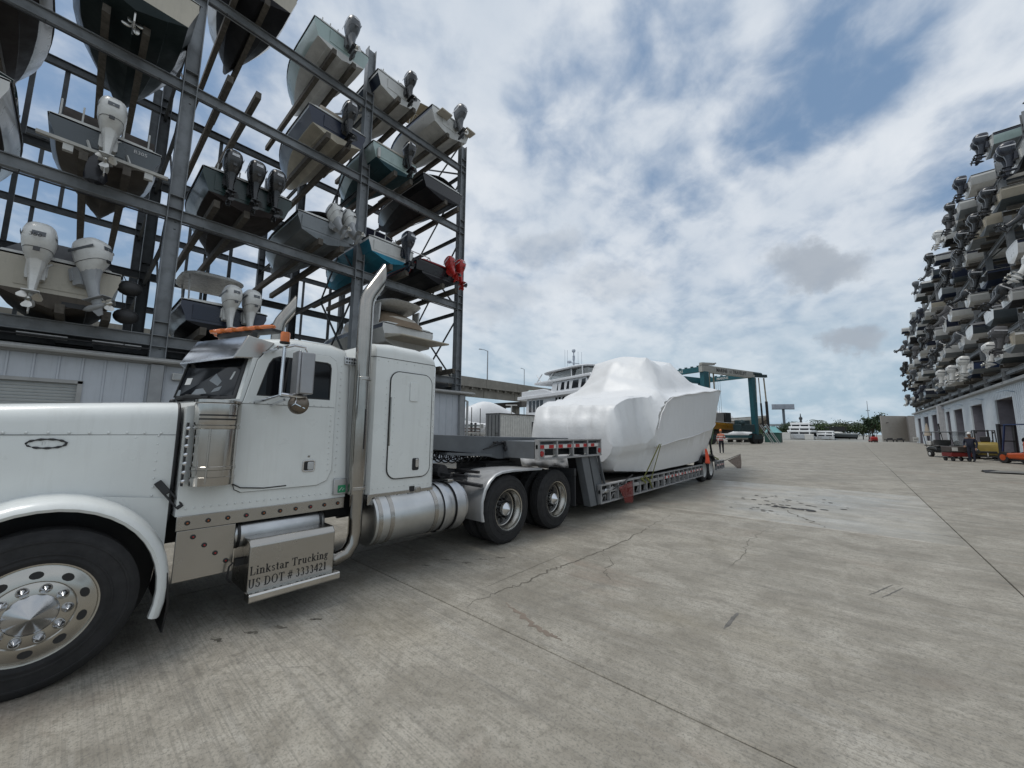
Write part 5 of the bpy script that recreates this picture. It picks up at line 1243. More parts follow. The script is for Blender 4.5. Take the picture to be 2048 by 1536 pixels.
# level 2 left bay: slate skiff with one white engine, plank and hanging bag
b = boat('slate skiff with one big white outboard and stacked crates, left rack bay', (XS, lb(-.10), BZ[1]), 0, 6.2, 2.38, 1.0, 'slate', 'brown', 'seafoam', 'slate', eng=((0, 'white', 6, 1.2, 0, 'white'),))
m = MB(); m.box(-1.6, -.7, -1.0, -.1, 1.0, 1.75); m.box(-1.6, -.7, .25, 1.05, 1.0, 1.7); m.build('gear_crate', pm('dark_crate', (.06, .05, .045), .8, var=.3), b, bevel=.03)
for y in (-1.05, -.6, .3, .9): m = MB(); m.tube([(-.7, y, 1.0), (-.72, y, 1.95)], .025, 6); m.build('rod_holder', OFFW, b)
m = MB(); m.box(.22, .34, -1.35, 1.40, .10, .19); m.build('transom_plank', pm('bare_plank', (.42, .41, .38), .7, var=.15), b)
for y in (-.75, .95): m = MB(); m.box(.16, .30, y - .1, y + .1, -.10, .12); m.build('plank_bracket', OFFW, b)
m = MB()
for y in (-.42, .42): m.bar((.02, y, .55), (.24, y + .1, .16), .04, .06)
m.build('trim_tab_strut', OFFW, b)
text('slot_number', 'B305', pm('white_print', (.6, .6, .6), .5), b, .16, (0.014, .55, .74), basis((0, 1, 0), (0, 0, 1), (1, 0, 0)), .004)
bg_ = MB(); rings = []
for z, r in ((0, .02), (-.12, .06), (-.25, .13), (-.5, .20), (-.75, .23), (-.9, .19), (-.97, .06)): rings.append([(.02 + r * .7 * cos(t) + .02 * sin(3 * t), r * sin(t) * 1.1 + .03 * cos(2 * t + z * 5), z) for t in [2 * pi * k / 12 for k in range(12)]])
bg_.loft(rings); q = bg_.build('refuse_bag', pm('black_polythene', (.012, .012, .016), .32, bump=.4, bs=14), None); q.location = (XS + .32, lb(-.10) - .18, BZ[1] + .12)
tag(q, 'black plastic bag hanging from the plank behind the slate skiff', 'bag')
# neighbours at the left edge of the frame
b = boat('white boat with dark stripes at the left edge, level with the slate skiff', (XS + .3, lb(-2.85), BZ[1]), 0, 8.5, 2.3, 1.25, 'white', 'antifoul', 'navy', 'white', eng=((-.3, 'white', 5),), top='bimini', topc=pm('teal_canvas', (.01, .05, .055), .8))
text('slot_number', 'B304', INK, b, .16, (0.014, .50, .98), basis((0, 1, 0), (0, 0, 1), (1, 0, 0)), .004)
boat('white boat with black striped bow flank in the upper left corner', (XS + .2, lb(-2.7), BZ[2]), 0, 9, 2.35, 1.3, 'white', 'antifoul', 'navy', 'white', top='cabin')
b = boat('brown bottomed boat with a big dark tail at the far left, lowest level', (XS + .5, lb(-2.95), BZ[0]), 0, 8, 2.4, 1.2, 'cream', 'brown', 'cream', 'cream')
m = MB(); m.loft([sring(.15, .85, .35, .06, -.25, 14, 2), sring(.22, .85, .42, .09, .15, 14, 2), sring(.15, .85, .30, .08, .55, 14, 2), sring(.0, .85, .14, .05, .85, 14, 2)]); m.build('stern_drive', pm('drive_brown', (.07, .06, .05), .5), b)
# lowest level, left bay: cream boat, two white engines, fenders
b = boat('cream boat with two big white outboards, grey cover and black fenders above the shed', (XS + .15, lb(-.62), BZ[0] - .15), 0, 9, 2.45, 1.38, 'cream', 'brown', 'white', 'cream', eng=((-.37, 'white', 4, 1.18, 0, 'white'), (.36, 'white', 16, 1.12, .75, 'silver')))
m = MB(); rings = []
for k in range(7):
    u = k / 6; rings.append([(-.5 - 3.0 * u, q_ * 1.12, 1.42 + .85 * sin(pi * min(1, .25 + u * .6)) * (1 - abs(q_) ** 3) + .03 * noise.noise(V(u * 4, q_ * 4, 1))) for q_ in [-1 + j / 6 for j in range(13)]])
m.loft(rings, closed=False, caps=False); m.loft([rings[0], [(-.46, p[1], 1.36) for p in rings[0]]], closed=False, caps=False); m.build('cockpit_cover', pm('grey_canvas', (.13, .13, .135), .85, bump=.2, bs=6), b, 60)
text('engine_number', '350', INK, b, .15, (1.085, -.53, 1.62), basis((0, 1, 0), (-.35, 0, 1), (1, 0, .35)), .003)
for z in (1.05, .15):
    m = MB(); m.ball((-.10, 1.45, z), (.20, .30, .24), 14, 8); m.tube([(-.1, 1.36, z + .2), (-.1, 1.26, 1.45)], .012, 5); f_ = m.build('ball_fender', BLACK, None); f_.location = (XS + .15, lb(-.62), BZ[0] - .15)
    tag(f_, 'round black fender hanging at the %s of the cream boat flank' % ('top' if z > 1 else 'bottom'), 'fender', 'black fenders on the cream boat')
m = MB(); m.box(.005, .02, .15, .75, .12, .26); m.build('trim_tab', BLACK, b)
# lowest level, middle bay: navy boat with hardtop
b = boat('navy centre console with white hardtop, red seat and two white outboards above the truck', (XS, lb(2.95), BZ[0] - .1), 0, 8.5, 2.5, 1.05, 'navy', 'black', 'white', 'navy', eng=((-.02, 'white', 10, 1.0, .15, 'white'), (.58, 'white', 10, 1.0, .15, 'white')), top='ttop')
text('slot_number', 'B204', INK, b, .10, (0.014, .80, .80), basis((0, 1, 0), (0, 0, 1), (1, 0, 0)), .004)
# lowest level, right bay: cream cruiser with swim platform
b = thing('motor_yacht', 'cream cruiser with sweeping hardtop, canvas enclosure and long swim platform above the sleeper', 'yacht', (0, 0, 0))
h = link('hull', hull_mesh(10.5, 3.0, 1.35), b); [setattr(h.material_slots[i], 'link', 'OBJECT') or setattr(h.material_slots[i], 'material', m_) for i, m_ in enumerate((hm('white'), hm('white'), hm('navy'), hm('white')))]
d_ = link('deck', deck_mesh(10.5, 3.0, 1.35, 'closed'), b)
m = MB(); m.prism([(.0, .52), (1.55, .42), (1.60, .50), (.4, .72), (.0, .80)], 'y', -1.4, 1.4); m.build('swim_platform', pm('cream_platform', (.50, .46, .38), .4), b, bevel=.04)
m = MB(); m.loft([sring(-3.2, 0, 3.2, 1.3, 1.38, 24, 3), sring(-3.3, 0, 3.0, 1.22, 1.9, 24, 3), sring(-3.9, 0, 2.1, 1.05, 2.3, 24, 3)]); m.build('cabin', CREAM, b)
m = MB(); m.loft([sring(-1.2, 0, 1.35, 1.22, 1.3, 24, 3.2), sring(-1.3, 0, 1.25, 1.2, 1.62, 24, 3.2), sring(-1.9, 0, 1.2, 1.08, 2.05, 24, 3), sring(-2.4, 0, .9, .9, 2.45, 24, 3)]); m.build('canvas_enclosure', pm('tan_canvas', (.24, .18, .125), .8, var=.15, bump=.2, bs=5), b)
m = MB(); m.loft([sring(-2.6, 0, 2.1, 1.15, 2.55, 24, 3.4), sring(-2.4, 0, 2.3, 1.25, 2.72, 24, 3.4), sring(-2.5, 0, 2.15, 1.15, 2.84, 24, 3.4)]); m.build('hardtop', GEL, b)
for s in (-1, 1): m = MB(); m.prism([(-1.5, 1.4), (-1.0, 1.4), (-.9, 2.6), (-1.5, 2.6)], 'y', s * 1.18 - .04, s * 1.18 + .04); m.build('radar_arch', GEL, b)
m = MB(); m.lathe([(.26, 2.84), (.3, 2.9), (.28, 3.05), (.1, 3.1)], (-1.6, .3, 0), 'z', 18); m.build('radar_dome', OFFW, b)
m = MB(); m.lathe([(.12, 2.84), (.12, 3.0)], (-2.2, -.5, 0), 'z', 12); m.lathe([(.12, 2.84), (.12, 3.0)], (-2.2, -.8, 0), 'z', 12); m.build('antenna_pod', OFFW, b)
place(b, (XS - .3, lb(10.0), BZ[0] + .55), 0)
# second level, middle bay: triple black engines; grey twin
boat('dark green fishing boat with three black outboards in the middle bay', (XS + .1, lb(3.25), BZ[1] + .0), 0, 7.6, 2.85, 1.25, 'green', 'antifoul', 'teal', 'green', eng=((-.70, 'black', 8, 1.05), (.04, 'black', 8, 1.05), (.72, 'black', 8, 1.05)), rods=4, top='shield')
b = boat('grey boat with two white outboards and covered seats in the middle bay', (XS, lb(5.95), BZ[1]), 0, 7.6, 2.5, 1.08, 'grey', 'grey', 'seafoam', 'grey', eng=((.12, 'white', 38, 1.0, .2, 'silver'), (.74, 'white', 38, 1.0, .2, 'silver')), top='cover', topc=pm('charcoal_canvas', (.04, .042, .048), .85, bump=.2, bs=6))
m = MB(); m.loft([[(.012, y, z) for y, z in rrect(-.85, -.45, .55, .68, .05)], [(.02, y, z) for y, z in rrect(-.85, -.45, .55, .68, .05)]]); m.loft([[(.012, y, z) for y, z in rrect(.95, 1.15, .35, .45, .04)], [(.02, y, z) for y, z in rrect(.95, 1.15, .35, .45, .04)]]); m.build('transom_vent', BLACK, b)
# third level, middle bay right slot
b = boat('navy and cream boat with one black outboard in the middle bay, third level', (XS, lb(6.05), BZ[2]), 0, 6.8, 2.55, 1.15, 'navy', 'cream', 'white', 'navy', eng=((.28, 'black', 10, 1.12),), top='shield')
m = MB(); m.box(-.55, -.1, -.8, .35, 1.1, 1.5); m.build('cooler_seat', pm('beige_vinyl', (.36, .31, .25), .6), b, bevel=.06)
# top level, middle bay
b = boat('black bottomed white boat on the top level, left of the pale green one', (XS + .3, lb(2.95), BZ[3] - .2), 0, 6.2, 2.5, 1.3, 'white', 'black', 'white', 'cream', eng=((.1, 'silver', 20),), rods=3)
b = boat('pale seafoam boat with one dark outboard on the top level', (XS + .1, lb(5.95), BZ[3]), 0, 6.3, 2.5, 1.2, 'seafoam', 'white', 'seafoam', 'seafoam', eng=((.22, 'grey', 14, 1.12),), rods=6, top='cabin')
# right bay, upper levels
b = boat('navy sided white boat with tall antenna boards and black outboard, top level right bay', (XS, lb(8.75), BZ[3]), 0, 6.3, 2.5, 1.1, 'navy', 'white', 'white', 'white', eng=((.35, 'black', 10),), rods=3)
m = MB(); m.box(-1.5, -1.2, -.5, -.15, 1.1, 2.5); m.box(-1.3, -1.0, .5, .75, 1.1, 2.1); m.box(-1.0, -.8, 1.0, 1.15, 1.1, 1.9); m.build('antenna_board', OFFW, b)
m = MB(); m.tube([(-.6, .0, 1.1), (-.7, .05, 1.8), (-.7, .45, 2.0), (-.6, .95, 1.8), (-.6, 1.0, 1.1)], .025, 6); m.build('ski_bar', STEEL, b)
b = boat('white boat with tan canvas and one grey outboard at the top right rack corner', (XS + .2, lb(11.75), BZ[3]), 0, 6.8, 2.75, 1.25, 'white', 'white', 'navy', 'white', eng=((.30, 'grey', 12, 1.12),), top='bimini', topc=pm('khaki_canvas', (.20, .16, .10), .85))
for y0, y1 in ((-1.1, -.35), (.75, 1.45)): m = MB(); m.box(.0, .55, y0, y1, .85, .95); m.build('transom_platform', CREAM, b, bevel=.04)
b = boat('white boat with dark teal bottom and black outboard, third level right bay', (XS, lb(8.7), BZ[2] + .1), 0, 6.2, 2.45, 1.15, 'seafoam', 'teal', 'seafoam', 'seafoam', eng=((.55, 'black', 12, 1.0),), deckm=CREAM)
m = MB(); m.lathe([(.07, .35), (.085, .45), (.085, .75), (.06, .85)], (.08, -.95, 0), 'z', 12); m.build('side_fender', OFFW, b)
b = boat('black hulled runabout under a black cover, third level right bay', (XS + .3, lb(11.3), BZ[2] - .1), 0, 7.0, 2.7, 1.0, 'black', 'black', 'black', 'black', top='cover', topc=pm('black_canvas', (.012, .012, .014), .85))
for s in (-1, 1): m = MB(); m.tube([(-5, s * 1.12, .75), (-3, s * 1.34, .66), (-.1, s * 1.36, .60)], .02, 5); m.build('side_strip', pm('silver_strip', (.4, .4, .4), .3), b)
b = boat('turquoise bottomed white boat with navy bimini, behind the exhaust stack tip', (XS, lb(8.75), BZ[1] + .2), 0, 7.5, 2.45, 1.05, 'turquoise', 'turquoise', 'white', 'white', eng=((.62, 'navy', 8, 1.05),), top='bimini', rods=4)
b = boat('black wake boat with red trim and red outboards, second level right bay', (XS + .2, lb(11.3), BZ[1] - .05), 0, 7.0, 2.6, 1.05, 'black', 'black', 'red', 'black', eng=((.55, 'red', 34, .88), (1.15, 'red', 14, .92)), top='tower', deckm=pm('red_deck', (.25, .02, .02), .4))
m = MB(); m.prism([(-2.6, .48), (-1.0, .48), (-.6, .80), (-2.9, .80)], 'y', -1.325, -1.28); m.build('red_flash', hm('red'), b)
text('hull_lettering', 'GSPEED', pm('outline_print', (.45, .45, .45), .5), b, .26, (-2.4, -1.335, .56), basis((1, 0, 0), (0, 0, 1), (0, -1, 0)), .004, off=.0)
m = MB(); m.box(-2.6, -2.5, -.9, .9, 1.1, 2.3); m.build('tower_speaker_panel', BLACK, b)

# ---------------------------------------------------------------- white corrugated shed under the left rack
def ribbed_wall(name, parent, x, y0, y1, z0, z1, sd, openings, pitch=.46, mat=WALLW):
    """one wall skin facing sd*x, cut round its door openings, with standing ribs"""
    m = MB(); cuts = sorted(openings); y = y0; spans = []
    for (a, b_, zt) in cuts:
        spans.append((y, a, z0)); spans.append((a, b_, zt)); y = b_
    spans.append((y, y1, z0))
    for (a, b_, zb) in spans: m.box(min(x, x - sd * .12), max(x, x - sd * .12), a, b_, zb, z1)
    w = m.build(name, mat, parent, 0); r = MB(); y = y0 + pitch / 2
    while y < y1:
        zb = z0
        for (a, b_, zt) in cuts:
            if a - .04 < y < b_ + .04: zb = zt
        r.prism([(x - sd * .002, y - .035), (x + sd * .028, y - .018), (x + sd * .028, y + .018), (x - sd * .002, y + .035)], 'z', zb + .01, z1 - .01); y += pitch
    kind(r.build('wall_rib', mat, w, 0), 'stuff'); return w
shed = thing('storage_shed', 'white corrugated shed under the left boat rack with a grey roller door', 'shed', (-17.2, 0, 0))
WX = -17.12
ribbed_wall('wall', shed, WX, -14, 15.25, 0, 3.86, 1, [(-4.9, .03, 3.02)])
m = MB(); m.box(-26, WX - .12, 15.13, 15.25, 0, 3.86); m.build('end_wall', WALLW, shed)
m = MB(); m.prism([(WX + .02, 3.80), (WX + .22, 3.84), (WX + .24, 4.02), (WX - .1, 4.04), (-26, 4.3), (-26, 4.2), (WX - .1, 3.92)], 'y', -14, 15.6); m.build('roof_eave', TRIM, shed)
m = MB(); m.tube([(WX + .30, -14, 3.92), (WX + .30, 15.7, 3.92)], .07, 8); m.build('gutter', TRIM, shed)
m = MB()
for y in (-.02, -4.95): m.box(WX - .1, WX + .04, y, y + .1, 0, 3.1)
m.box(WX - .1, WX + .04, -4.95, .08, 3.02, 3.12); m.build('door_frame', TRIM, shed)
m = MB(); k = 0
for k in range(34): m.prism([(WX - .09, .0 + k * .09), (WX - .065, .01 + k * .09), (WX - .06, .045 + k * .09), (WX - .065, .08 + k * .09), (WX - .09, .088 + k * .09)], 'y', -4.86, -.02)
kind(m.build('roller_door_slats', pm('roller_door_grey', (.36, .37, .36), .5, var=.05, dirt=.2), shed), 'stuff')
for y in (1.66, 8.45, 14.85):
    m = MB(); m.box(WX + .02, WX + .20, y - .16, y + .16, 0, 3.80); m.build('pilaster', pm('pilaster_grey', (.30, .31, .32), .5), shed)
m = MB(); m.tube([(WX + .22, 15.0, 3.5), (WX + .3, 15.15, 3.45), (WX + .3, 15.15, 0)], .07, 8); m.build('downpipe', TRIM, shed)
m = MB(); m.box(WX, WX + .16, 2.05, 2.40, 3.35, 3.58); fl = m.build('flood_light', OFFW, shed, bevel=.02); m = MB(); m.box(WX + .16, WX + .17, 2.08, 2.37, 3.38, 3.55); m.build('lamp_glass', pm('lamp_glass', (.35, .36, .36), .15), fl)
for (y0, y1) in ((-1.3, -.35), (.15, 1.25)):
    m = MB(); m.box(-17.6, -17.4, y0, y1, 4.33, 4.42); m.build('strip_light', pm('tube_lamp_cover', (.55, .55, .54), .4), shed)

m = MB(); m.box(-20.5, -18.4, -14, 15.0, 4.28, 4.60); m.box(-20.4, -20.2, -14, 15, 4.6, 5.0)
for k in range(9): m.box(-18.4, -18.0, -13 + 3.1 * k, -12.2 + 3.1 * k, 4.30, 4.52)
m.build('roof_gap_filler', GALV_SHADE, shed)  # added dark boxes that close the bright gap between roof and rail

# ---------------------------------------------------------------- right side: long service building with its rack
RX = 10.3
rshed = thing('service_building', 'long white ribbed service building with tall door bays along the right side of the yard', 'building', (RX, 75, 0))
doors = [(52.1, 57.5), (62.3, 67.6), (72.2, 77.6), (80.4, 83.4), (91.6, 96.9), (101, 106.6), (111.2, 116.1), (36, 41.3), (26, 31.3)]
ribbed_wall('wall', rshed, RX, 14, 121, 0, 6.1, -1, [(a, b_, 5.02) for a, b_ in doors], pitch=.5, mat=pm('pale_blue_ribbed_wall', (.60, .645, .68), .5, var=.05, vs=.8, dirt=.2, dcol=(.28, .3, .32), streak=True))
m = MB(); m.prism([(RX - .05, 6.02), (RX - .35, 6.08), (RX - .37, 6.30), (RX + .1, 6.34), (RX + 20, 6.9), (RX + 20, 6.8)], 'y', 14, 121.3); m.build('roof_eave', TRIM, rshed)
m = MB(); m.box(RX + .12, RX + 20, 120.9, 121, 0, 6.1); m.build('end_wall', WALLW, rshed)
JAMB = pm('door_jamb_lavender', (.20, .19, .22), .6); BAY_SHADE = pm('interior_shade', (.02, .02, .022), .9)
for i, (a, b_) in enumerate(doors):
    m = MB(); m.box(RX + .12, RX + 1.3, b_, b_ + .1, 0, 5.02); m.box(RX + .12, RX + 1.3, a - .1, a, 0, 5.02); m.box(RX + .12, RX + 1.3, a, b_, 5.02, 5.1); m.build('door_jamb', JAMB, rshed)
    m = MB(); x = RX + 1.25
    for k in range(25): m.box(x, x + .04, a, b_, .2 * k, .2 * k + .185)
    kind(m.build('roller_door_slats', pm('door_cream', (.34, .34, .32), .5) if i in (1, 2) else BAY_SHADE, rshed), 'stuff')  # near-black slats paint the unlit inside of the open bays
    for yy in (a - .9,):
        m = MB(); m.tube([(RX - .02, yy, 5.35), (RX - .5, yy + .2, 5.5), (RX - .55, yy + 2.2, 5.5)], .04, 6); m.build('awning_pipe', pm('pipe_blue', (.30, .38, .46), .5), rshed)
m = MB(); m.box(RX - .62, RX - .02, 84.3, 85.5, 0, 6.0); m.build('pier', pm('pier_white', (.45, .45, .46), .6, dirt=.5, streak=True), rshed)
RC = [27.6 + 6.2 * k for k in range(15)]; RZ = [7.2, 10.4, 13.6, 17.7, 22.0]
rrack = rack('boat_rack', 'very long five tier steel boat rack above the pale building on the right', RX - .1, 1, [RX - .1, RX + 8.4], RC, RZ, 6.2, 23.2, 6.4)
gr = random.Random(21)
sides = ['white', 'white', 'white', 'cream', 'white', 'navy', 'white', 'white', 'black', 'white', 'slate', 'grey']
engs = ['black', 'black', 'navy', 'black', 'white', 'navy', 'grey', 'cover', 'black']
cn = {'white': 'white', 'cream': 'cream', 'navy': 'navy', 'grey': 'grey', 'seafoam': 'pale green', 'black': 'black', 'blue': 'blue', 'slate': 'slate', 'teal': 'teal', 'tan': 'tan'}
en = {'grey': 'grey', 'black': 'black', 'white': 'white', 'silver': 'silver', 'cover': 'fabric covered', 'navy': 'dark blue'}
tier = ['lowest', 'second', 'third', 'fourth', 'top']
ordn = lambda n: '%d%s' % (n, {1: 'st', 2: 'nd', 3: 'rd'}.get(n % 10 if n % 100 not in (11, 12, 13) else 0, 'th'))
for lv, z in enumerate(RZ):
    n = 0
    for k in range(len(RC) - 1):
        for h in (0, 1):
            two = (k * 7 + lv * 3) % 5 == 0 and RC[k] > 40
            if h and not two: continue
            y = RC[k] + (1.75 + h * 2.75 if two else 3.1)
            if y < (41 if lv == 4 else 31): continue
            n += 1
            if gr.random() < (.07 if lv < 4 else .18) and y > 50: 
                continue
            s_ = gr.choice(sides); e_ = gr.choice(engs); ne = gr.choice((0, 1, 1, 2, 2) if y < 80 else (0, 1, 2)); tl = gr.choice((5, 8, 12, 12, 40, 58))
            if lv == 0 and y < 70: s_, e_, ne, tl = gr.choice(('white', 'blue', 'cream')), 'white' if gr.random() < .75 else 'cover', 2, 10
            if lv == 4 and y < 50: s_, e_, ne, tl = 'seafoam' if y < 44 else 'white', 'navy', 2, 10
            if lv == 3 and 42 < y < 52: s_, e_, ne, tl = 'cream', 'black', 2, 12
            bt = gr.choice((s_, 'white', 'slate', 'grey', 'black', 'dkblue', 'grey'))
            D = gr.choice((1.0, 1.15, 1.3)); L = gr.choice((7.5, 8.5, 9.5)); top = gr.choice((None, None, 'ttop', 'cabin', 'shield', 'cover', 'cover')) if y < 100 else None
            xs = [] if ne == 0 else [0] if ne == 1 else ([-.34, .34] if ne == 2 else [-.66, 0, .66])
            lab = '%s boat, %s, %s tier of right rack, %s from near end' % (cn[s_], 'no outboard' if ne == 0 else '%s %s outboard%s' % ({1: 'one', 2: 'two', 3: 'three'}[ne], en[e_].split()[0] if e_ != 'cover' else 'covered', '' if ne == 1 else 's'), tier[lv], ordn(n))
            o = boat(lab,
                 (RX - 1.0 - gr.uniform(-.2, .6), y + gr.uniform(-.1, .1), z + .27), pi + gr.uniform(-.02, .02), L, gr.choice((2.5, 2.7, 3.0)), D, s_, bt, gr.choice((s_, 'white', 'navy')), gr.choice((s_, 'white')), [(q, e_, tl) for q in xs], top, group='boats stored in the right rack', detail=y < 75, esc=1.0, topc=None)
            bunks(rrack, RX - .1, 1, y, z, .5, .75, 8.8)
# ---------------------------------------------------------------- behind the trailer
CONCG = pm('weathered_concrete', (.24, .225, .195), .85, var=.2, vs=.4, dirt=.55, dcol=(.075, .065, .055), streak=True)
CONCG_SHADE = pm('concrete_underside_shade', (.13, .12, .11), .9, var=.2, vs=.4)  # same concrete, darkened to carry the shade under the overpass
op = thing('highway_overpass', 'weathered concrete highway overpass on piers behind the moored yacht', 'bridge', (-54, 50, 0))
m = MB(); m.box(-64, -51.4, -30, 150, 9.75, 10.15); m.build('deck', CONCG_SHADE, op)
for k in range(20):
    y0 = -30 + 9 * k; m = MB(); m.box(-51.75, -51.4, y0 + .03, y0 + 8.97, 10.15, 11.45); m.box(-51.6, -51.3, y0 + .03, y0 + 8.97, 9.72, 10.15); m.build('parapet', CONCG, op)
    m = MB(); m.box(-52.6, -52.1, y0 + .06, y0 + 8.94, 7.95, 9.72); m.build('girder', CONCG, op)
    for q in range(4): m = MB(); m.box(-52.1, -51.5, y0 + 1 + 2.2 * q, y0 + 1.35 + 2.2 * q, 9.35, 9.72); m.build('bracket', CONCG, op)
for y in (27, 45, 63, 81, 99):
    m = MB(); m.box(-63, -52.0, y - .9, y + .9, 6.9, 7.94); m.build('pier_cap', CONCG_SHADE, op)
    for x in (-54.5, -58.5, -62): m = MB(); m.box(x - .7, x + .7, y - .6, y + .6, 0, 7.2); m.build('pier', CONCG if x == -54.5 else CONCG_SHADE, op)
def street_lamp(label, x, y, zb, zt, arm):
    t = thing('street_lamp', label, 'street lamp', (x, y, zb), 'highway street lamps'); P_ = pm('lamp_post', (.25, .27, .29), .5)
    m = MB(); m.tube([(x, y, zb), (x, y, zt)], [.13, .09], 8); m.build('pole', P_, t)
    m = MB(); m.tube([(x, y, zt - .1), (x + arm[0] * .5, y + arm[1] * .5, zt + .15), (x + arm[0], y + arm[1], zt + .25)], .06, 6); m.build('arm', P_, t)
    m = MB(); m.bar((x + arm[0] * .95, y + arm[1] * .95, zt + .24), (x + arm[0] * 1.45, y + arm[1] * 1.45, zt + .28), .25, .12); m.build('lamp_head', P_, t)
street_lamp('tall grey street lamp standing on the concrete overpass', -52.4, 52.2, 11.1, 17.3, (-.8, -.9))
street_lamp('thin distant street lamp just left of the white yacht', -69.4, 84, 0, 19.4, (-.5, -.5))
# ---- big white yacht
yt = thing('motor_yacht', 'large white three deck yacht with dark windows and a radar mast behind the wrapped boat', 'yacht', (0, 0, 0))
YW = pm('yacht_white', (.64, .66, .69), .3, var=.05, coat=.2); YG = pm('yacht_glass', (.012, .016, .022), .06, var=.2); YT = pm('yacht_trim', (.36, .40, .46), .45)
m = MB(); rings = []
for t in (0, .1, .3, .5, .7, .84, .93, 1):
    x = -24 * t; b_ = 2.9 * max(.02, 1 - max(0, (t - .45) / .55) ** 2.4); zs = 6.1 + 1.9 * max(0, t - .25) ** 1.2; rings.append([(x, b_, zs), (x, b_ * 1.0, zs - .9), (x, b_ * .90, 3.2), (x, b_ * .5, 2.0), (x, 0, 1.6)] + [(x, -q, z) for q, z in ((b_ * .5, 2.0), (b_ * .9, 3.2), (b_, zs - .9), (b_, zs))])
m.loft(rings); m.build('hull', YW, yt)
def block(name, x0, x1, w, z0, z1, rake0, rake1, mat, parent=yt, bev=.08):
    m = MB(); m.prism([(-x0, z0), (-x0 - rake0, z1), (-x1 + rake1, z1), (-x1, z0)], 'y', -w, w); return m.build(name, mat, parent, bevel=bev)
mc = block('main_cabin', 1.2, 16.5, 2.35, 6.2, 8.9, .4, 1.2, YW); ud = block('upper_deck', -.3, 17.5, 2.85, 8.75, 9.25, 0, .8, YW); bcab = block('bridge_cabin', 7.0, 15.2, 2.1, 9.25, 10.75, .8, .9, YW)
block('flybridge', 3.5, 15.6, 2.3, 10.7, 11.05, 0, .3, YW); block('boat_deck_bulwark', .5, 8.5, 2.6, 9.25, 9.95, 0, 2.4, YW)
m = MB(); m.loft([sring(-9.6, 0, 4.9, 2.35, 12.05, 24, 3.5), sring(-9.6, 0, 5.0, 2.4, 12.2, 24, 3.5), sring(-9.5, 0, 4.4, 2.0, 12.4, 24, 3.5)]); m.build('hardtop', YW, yt)
for x0 in (2.2, 3.15, 4.1, 5.05): m = MB(); m.box(-x0 - .72, -x0, 2.352, 2.375, 6.9, 8.5); m.build('window', YG, mc)
for x0, w_ in ((8.6, .45), (9.3, .45), (10.1, 1.1), (11.5, 1.25), (13.0, 1.4), (14.6, 1.25)): m = MB(); m.prism([(-x0, 7.05), (-x0, 8.6), (-x0 - w_ * (.8 if x0 > 14 else 1), 8.6), (-x0 - w_, 7.6 if x0 > 14 else 7.05), (-x0 - w_ * .8, 7.05)], 'y', 2.352, 2.375); m.build('window', YG, mc)
for x0, w_ in ((8.3, .5), (9.1, 1.0), (10.3, .8), (11.4, 1.5), (13.1, 1.1)): m = MB(); m.prism([(-x0 - .25, 9.55), (-x0 - .55, 10.5), (-x0 - w_ - .1, 10.5), (-x0 - w_, 9.55)], 'y', 2.102, 2.125); m.build('window', YG, bcab)
for y in (-1.3, 0, 1.3): m = MB(); m.bar((-15.05, y - .58, 9.6), (-14.58, y - .58, 10.5), .03, .02); m.loft([[(-15.12, y - .55, 9.55), (-15.12, y + .55, 9.55), (-14.66, y + .55, 10.5), (-14.66, y - .55, 10.5)], [(-15.15, y - .55, 9.55), (-15.15, y + .55, 9.55), (-14.69, y + .55, 10.5), (-14.69, y - .55, 10.5)]]); m.build('window', YG, bcab)
m = MB()
for x0, x1 in ((3.9, 5.2), (5.2, 3.9), (6.6, 8.0), (11.8, 11.6), (13.9, 13.7)):
    for s in (-1, 1): m.tube([(-x0, s * 2.2, 10.9), (-x1, s * 2.1, 12.1)], .07, 6)
m.build('hardtop_post', YW, yt)
m = MB(); m.prism([(-12.2, 11.0), (-12.6, 11.8), (-14.6, 11.75), (-15.0, 11.0)], 'y', -2.05, 2.05); m.prism([(-7.0, 11.05), (-6.6, 11.9), (-11.5, 11.9), (-11.6, 11.05)], 'y', -2.02, 2.02); m.build('clear_curtain', pm('clear_curtain', (.33, .36, .37), .2, alpha=.55), yt)
m = MB(); m.tube([(-9.5, 0, 12.4), (-9.5, 0, 14.6)], [.16, .06], 8); m.bar((-9.5, -.9, 13.2), (-9.5, .9, 13.2), .12, .08); m.ball((-9.5, 0, 14.85), .26); m.ball((-9.2, .5, 13.35), (.3, .3, .2)); m.box(-9.6, -9.4, -.12, .12, 13.6, 14.2)
for y in (-.9, .9, 1.3, -1.5): m.tube([(-9.3, y, 12.4), (-9.3, y, 14.9)], .02, 5)
m.build('radar_mast', YT, yt)
m = MB()
for k in range(9): m.box(-16.2 + 1.1 * k - .02, -16.2 + 1.1 * k + .02, 2.62, 2.66, 6.6, 7.6)
m.box(-17, -7, 2.62, 2.66, 7.55, 7.62); m.box(-17, -7, 2.62, 2.66, 7.05, 7.1); m.build('side_rail', YT, yt)
for x0 in (1.6, 3.3, 5.4, 7.0, 9.0): m = MB(); m.lathe([(.17, 2.86), (.17, 2.90)], (-x0, 0, 5.2), 'y', 12); m.build('porthole', YG, yt)
m = MB(); m.box(-4.6, -4.2, 2.86, 2.92, 4.8, 5.6); m.build('blue_fender_board', pm('blue_board', (.03, .07, .28), .5), yt)
m = MB(); m.loft([sring(.0, 0, .6, 1.1, 9.3, 14, 2.5), sring(.1, 0, .7, 1.2, 9.9, 14, 2.5), sring(.1, 0, .4, .9, 10.4, 14, 2.5)]); m.build('covered_tender', pm('pale_green_cover', (.38, .48, .46), .6), yt)
place(yt, (-35.9, 45.9, -2.5), radians(161))
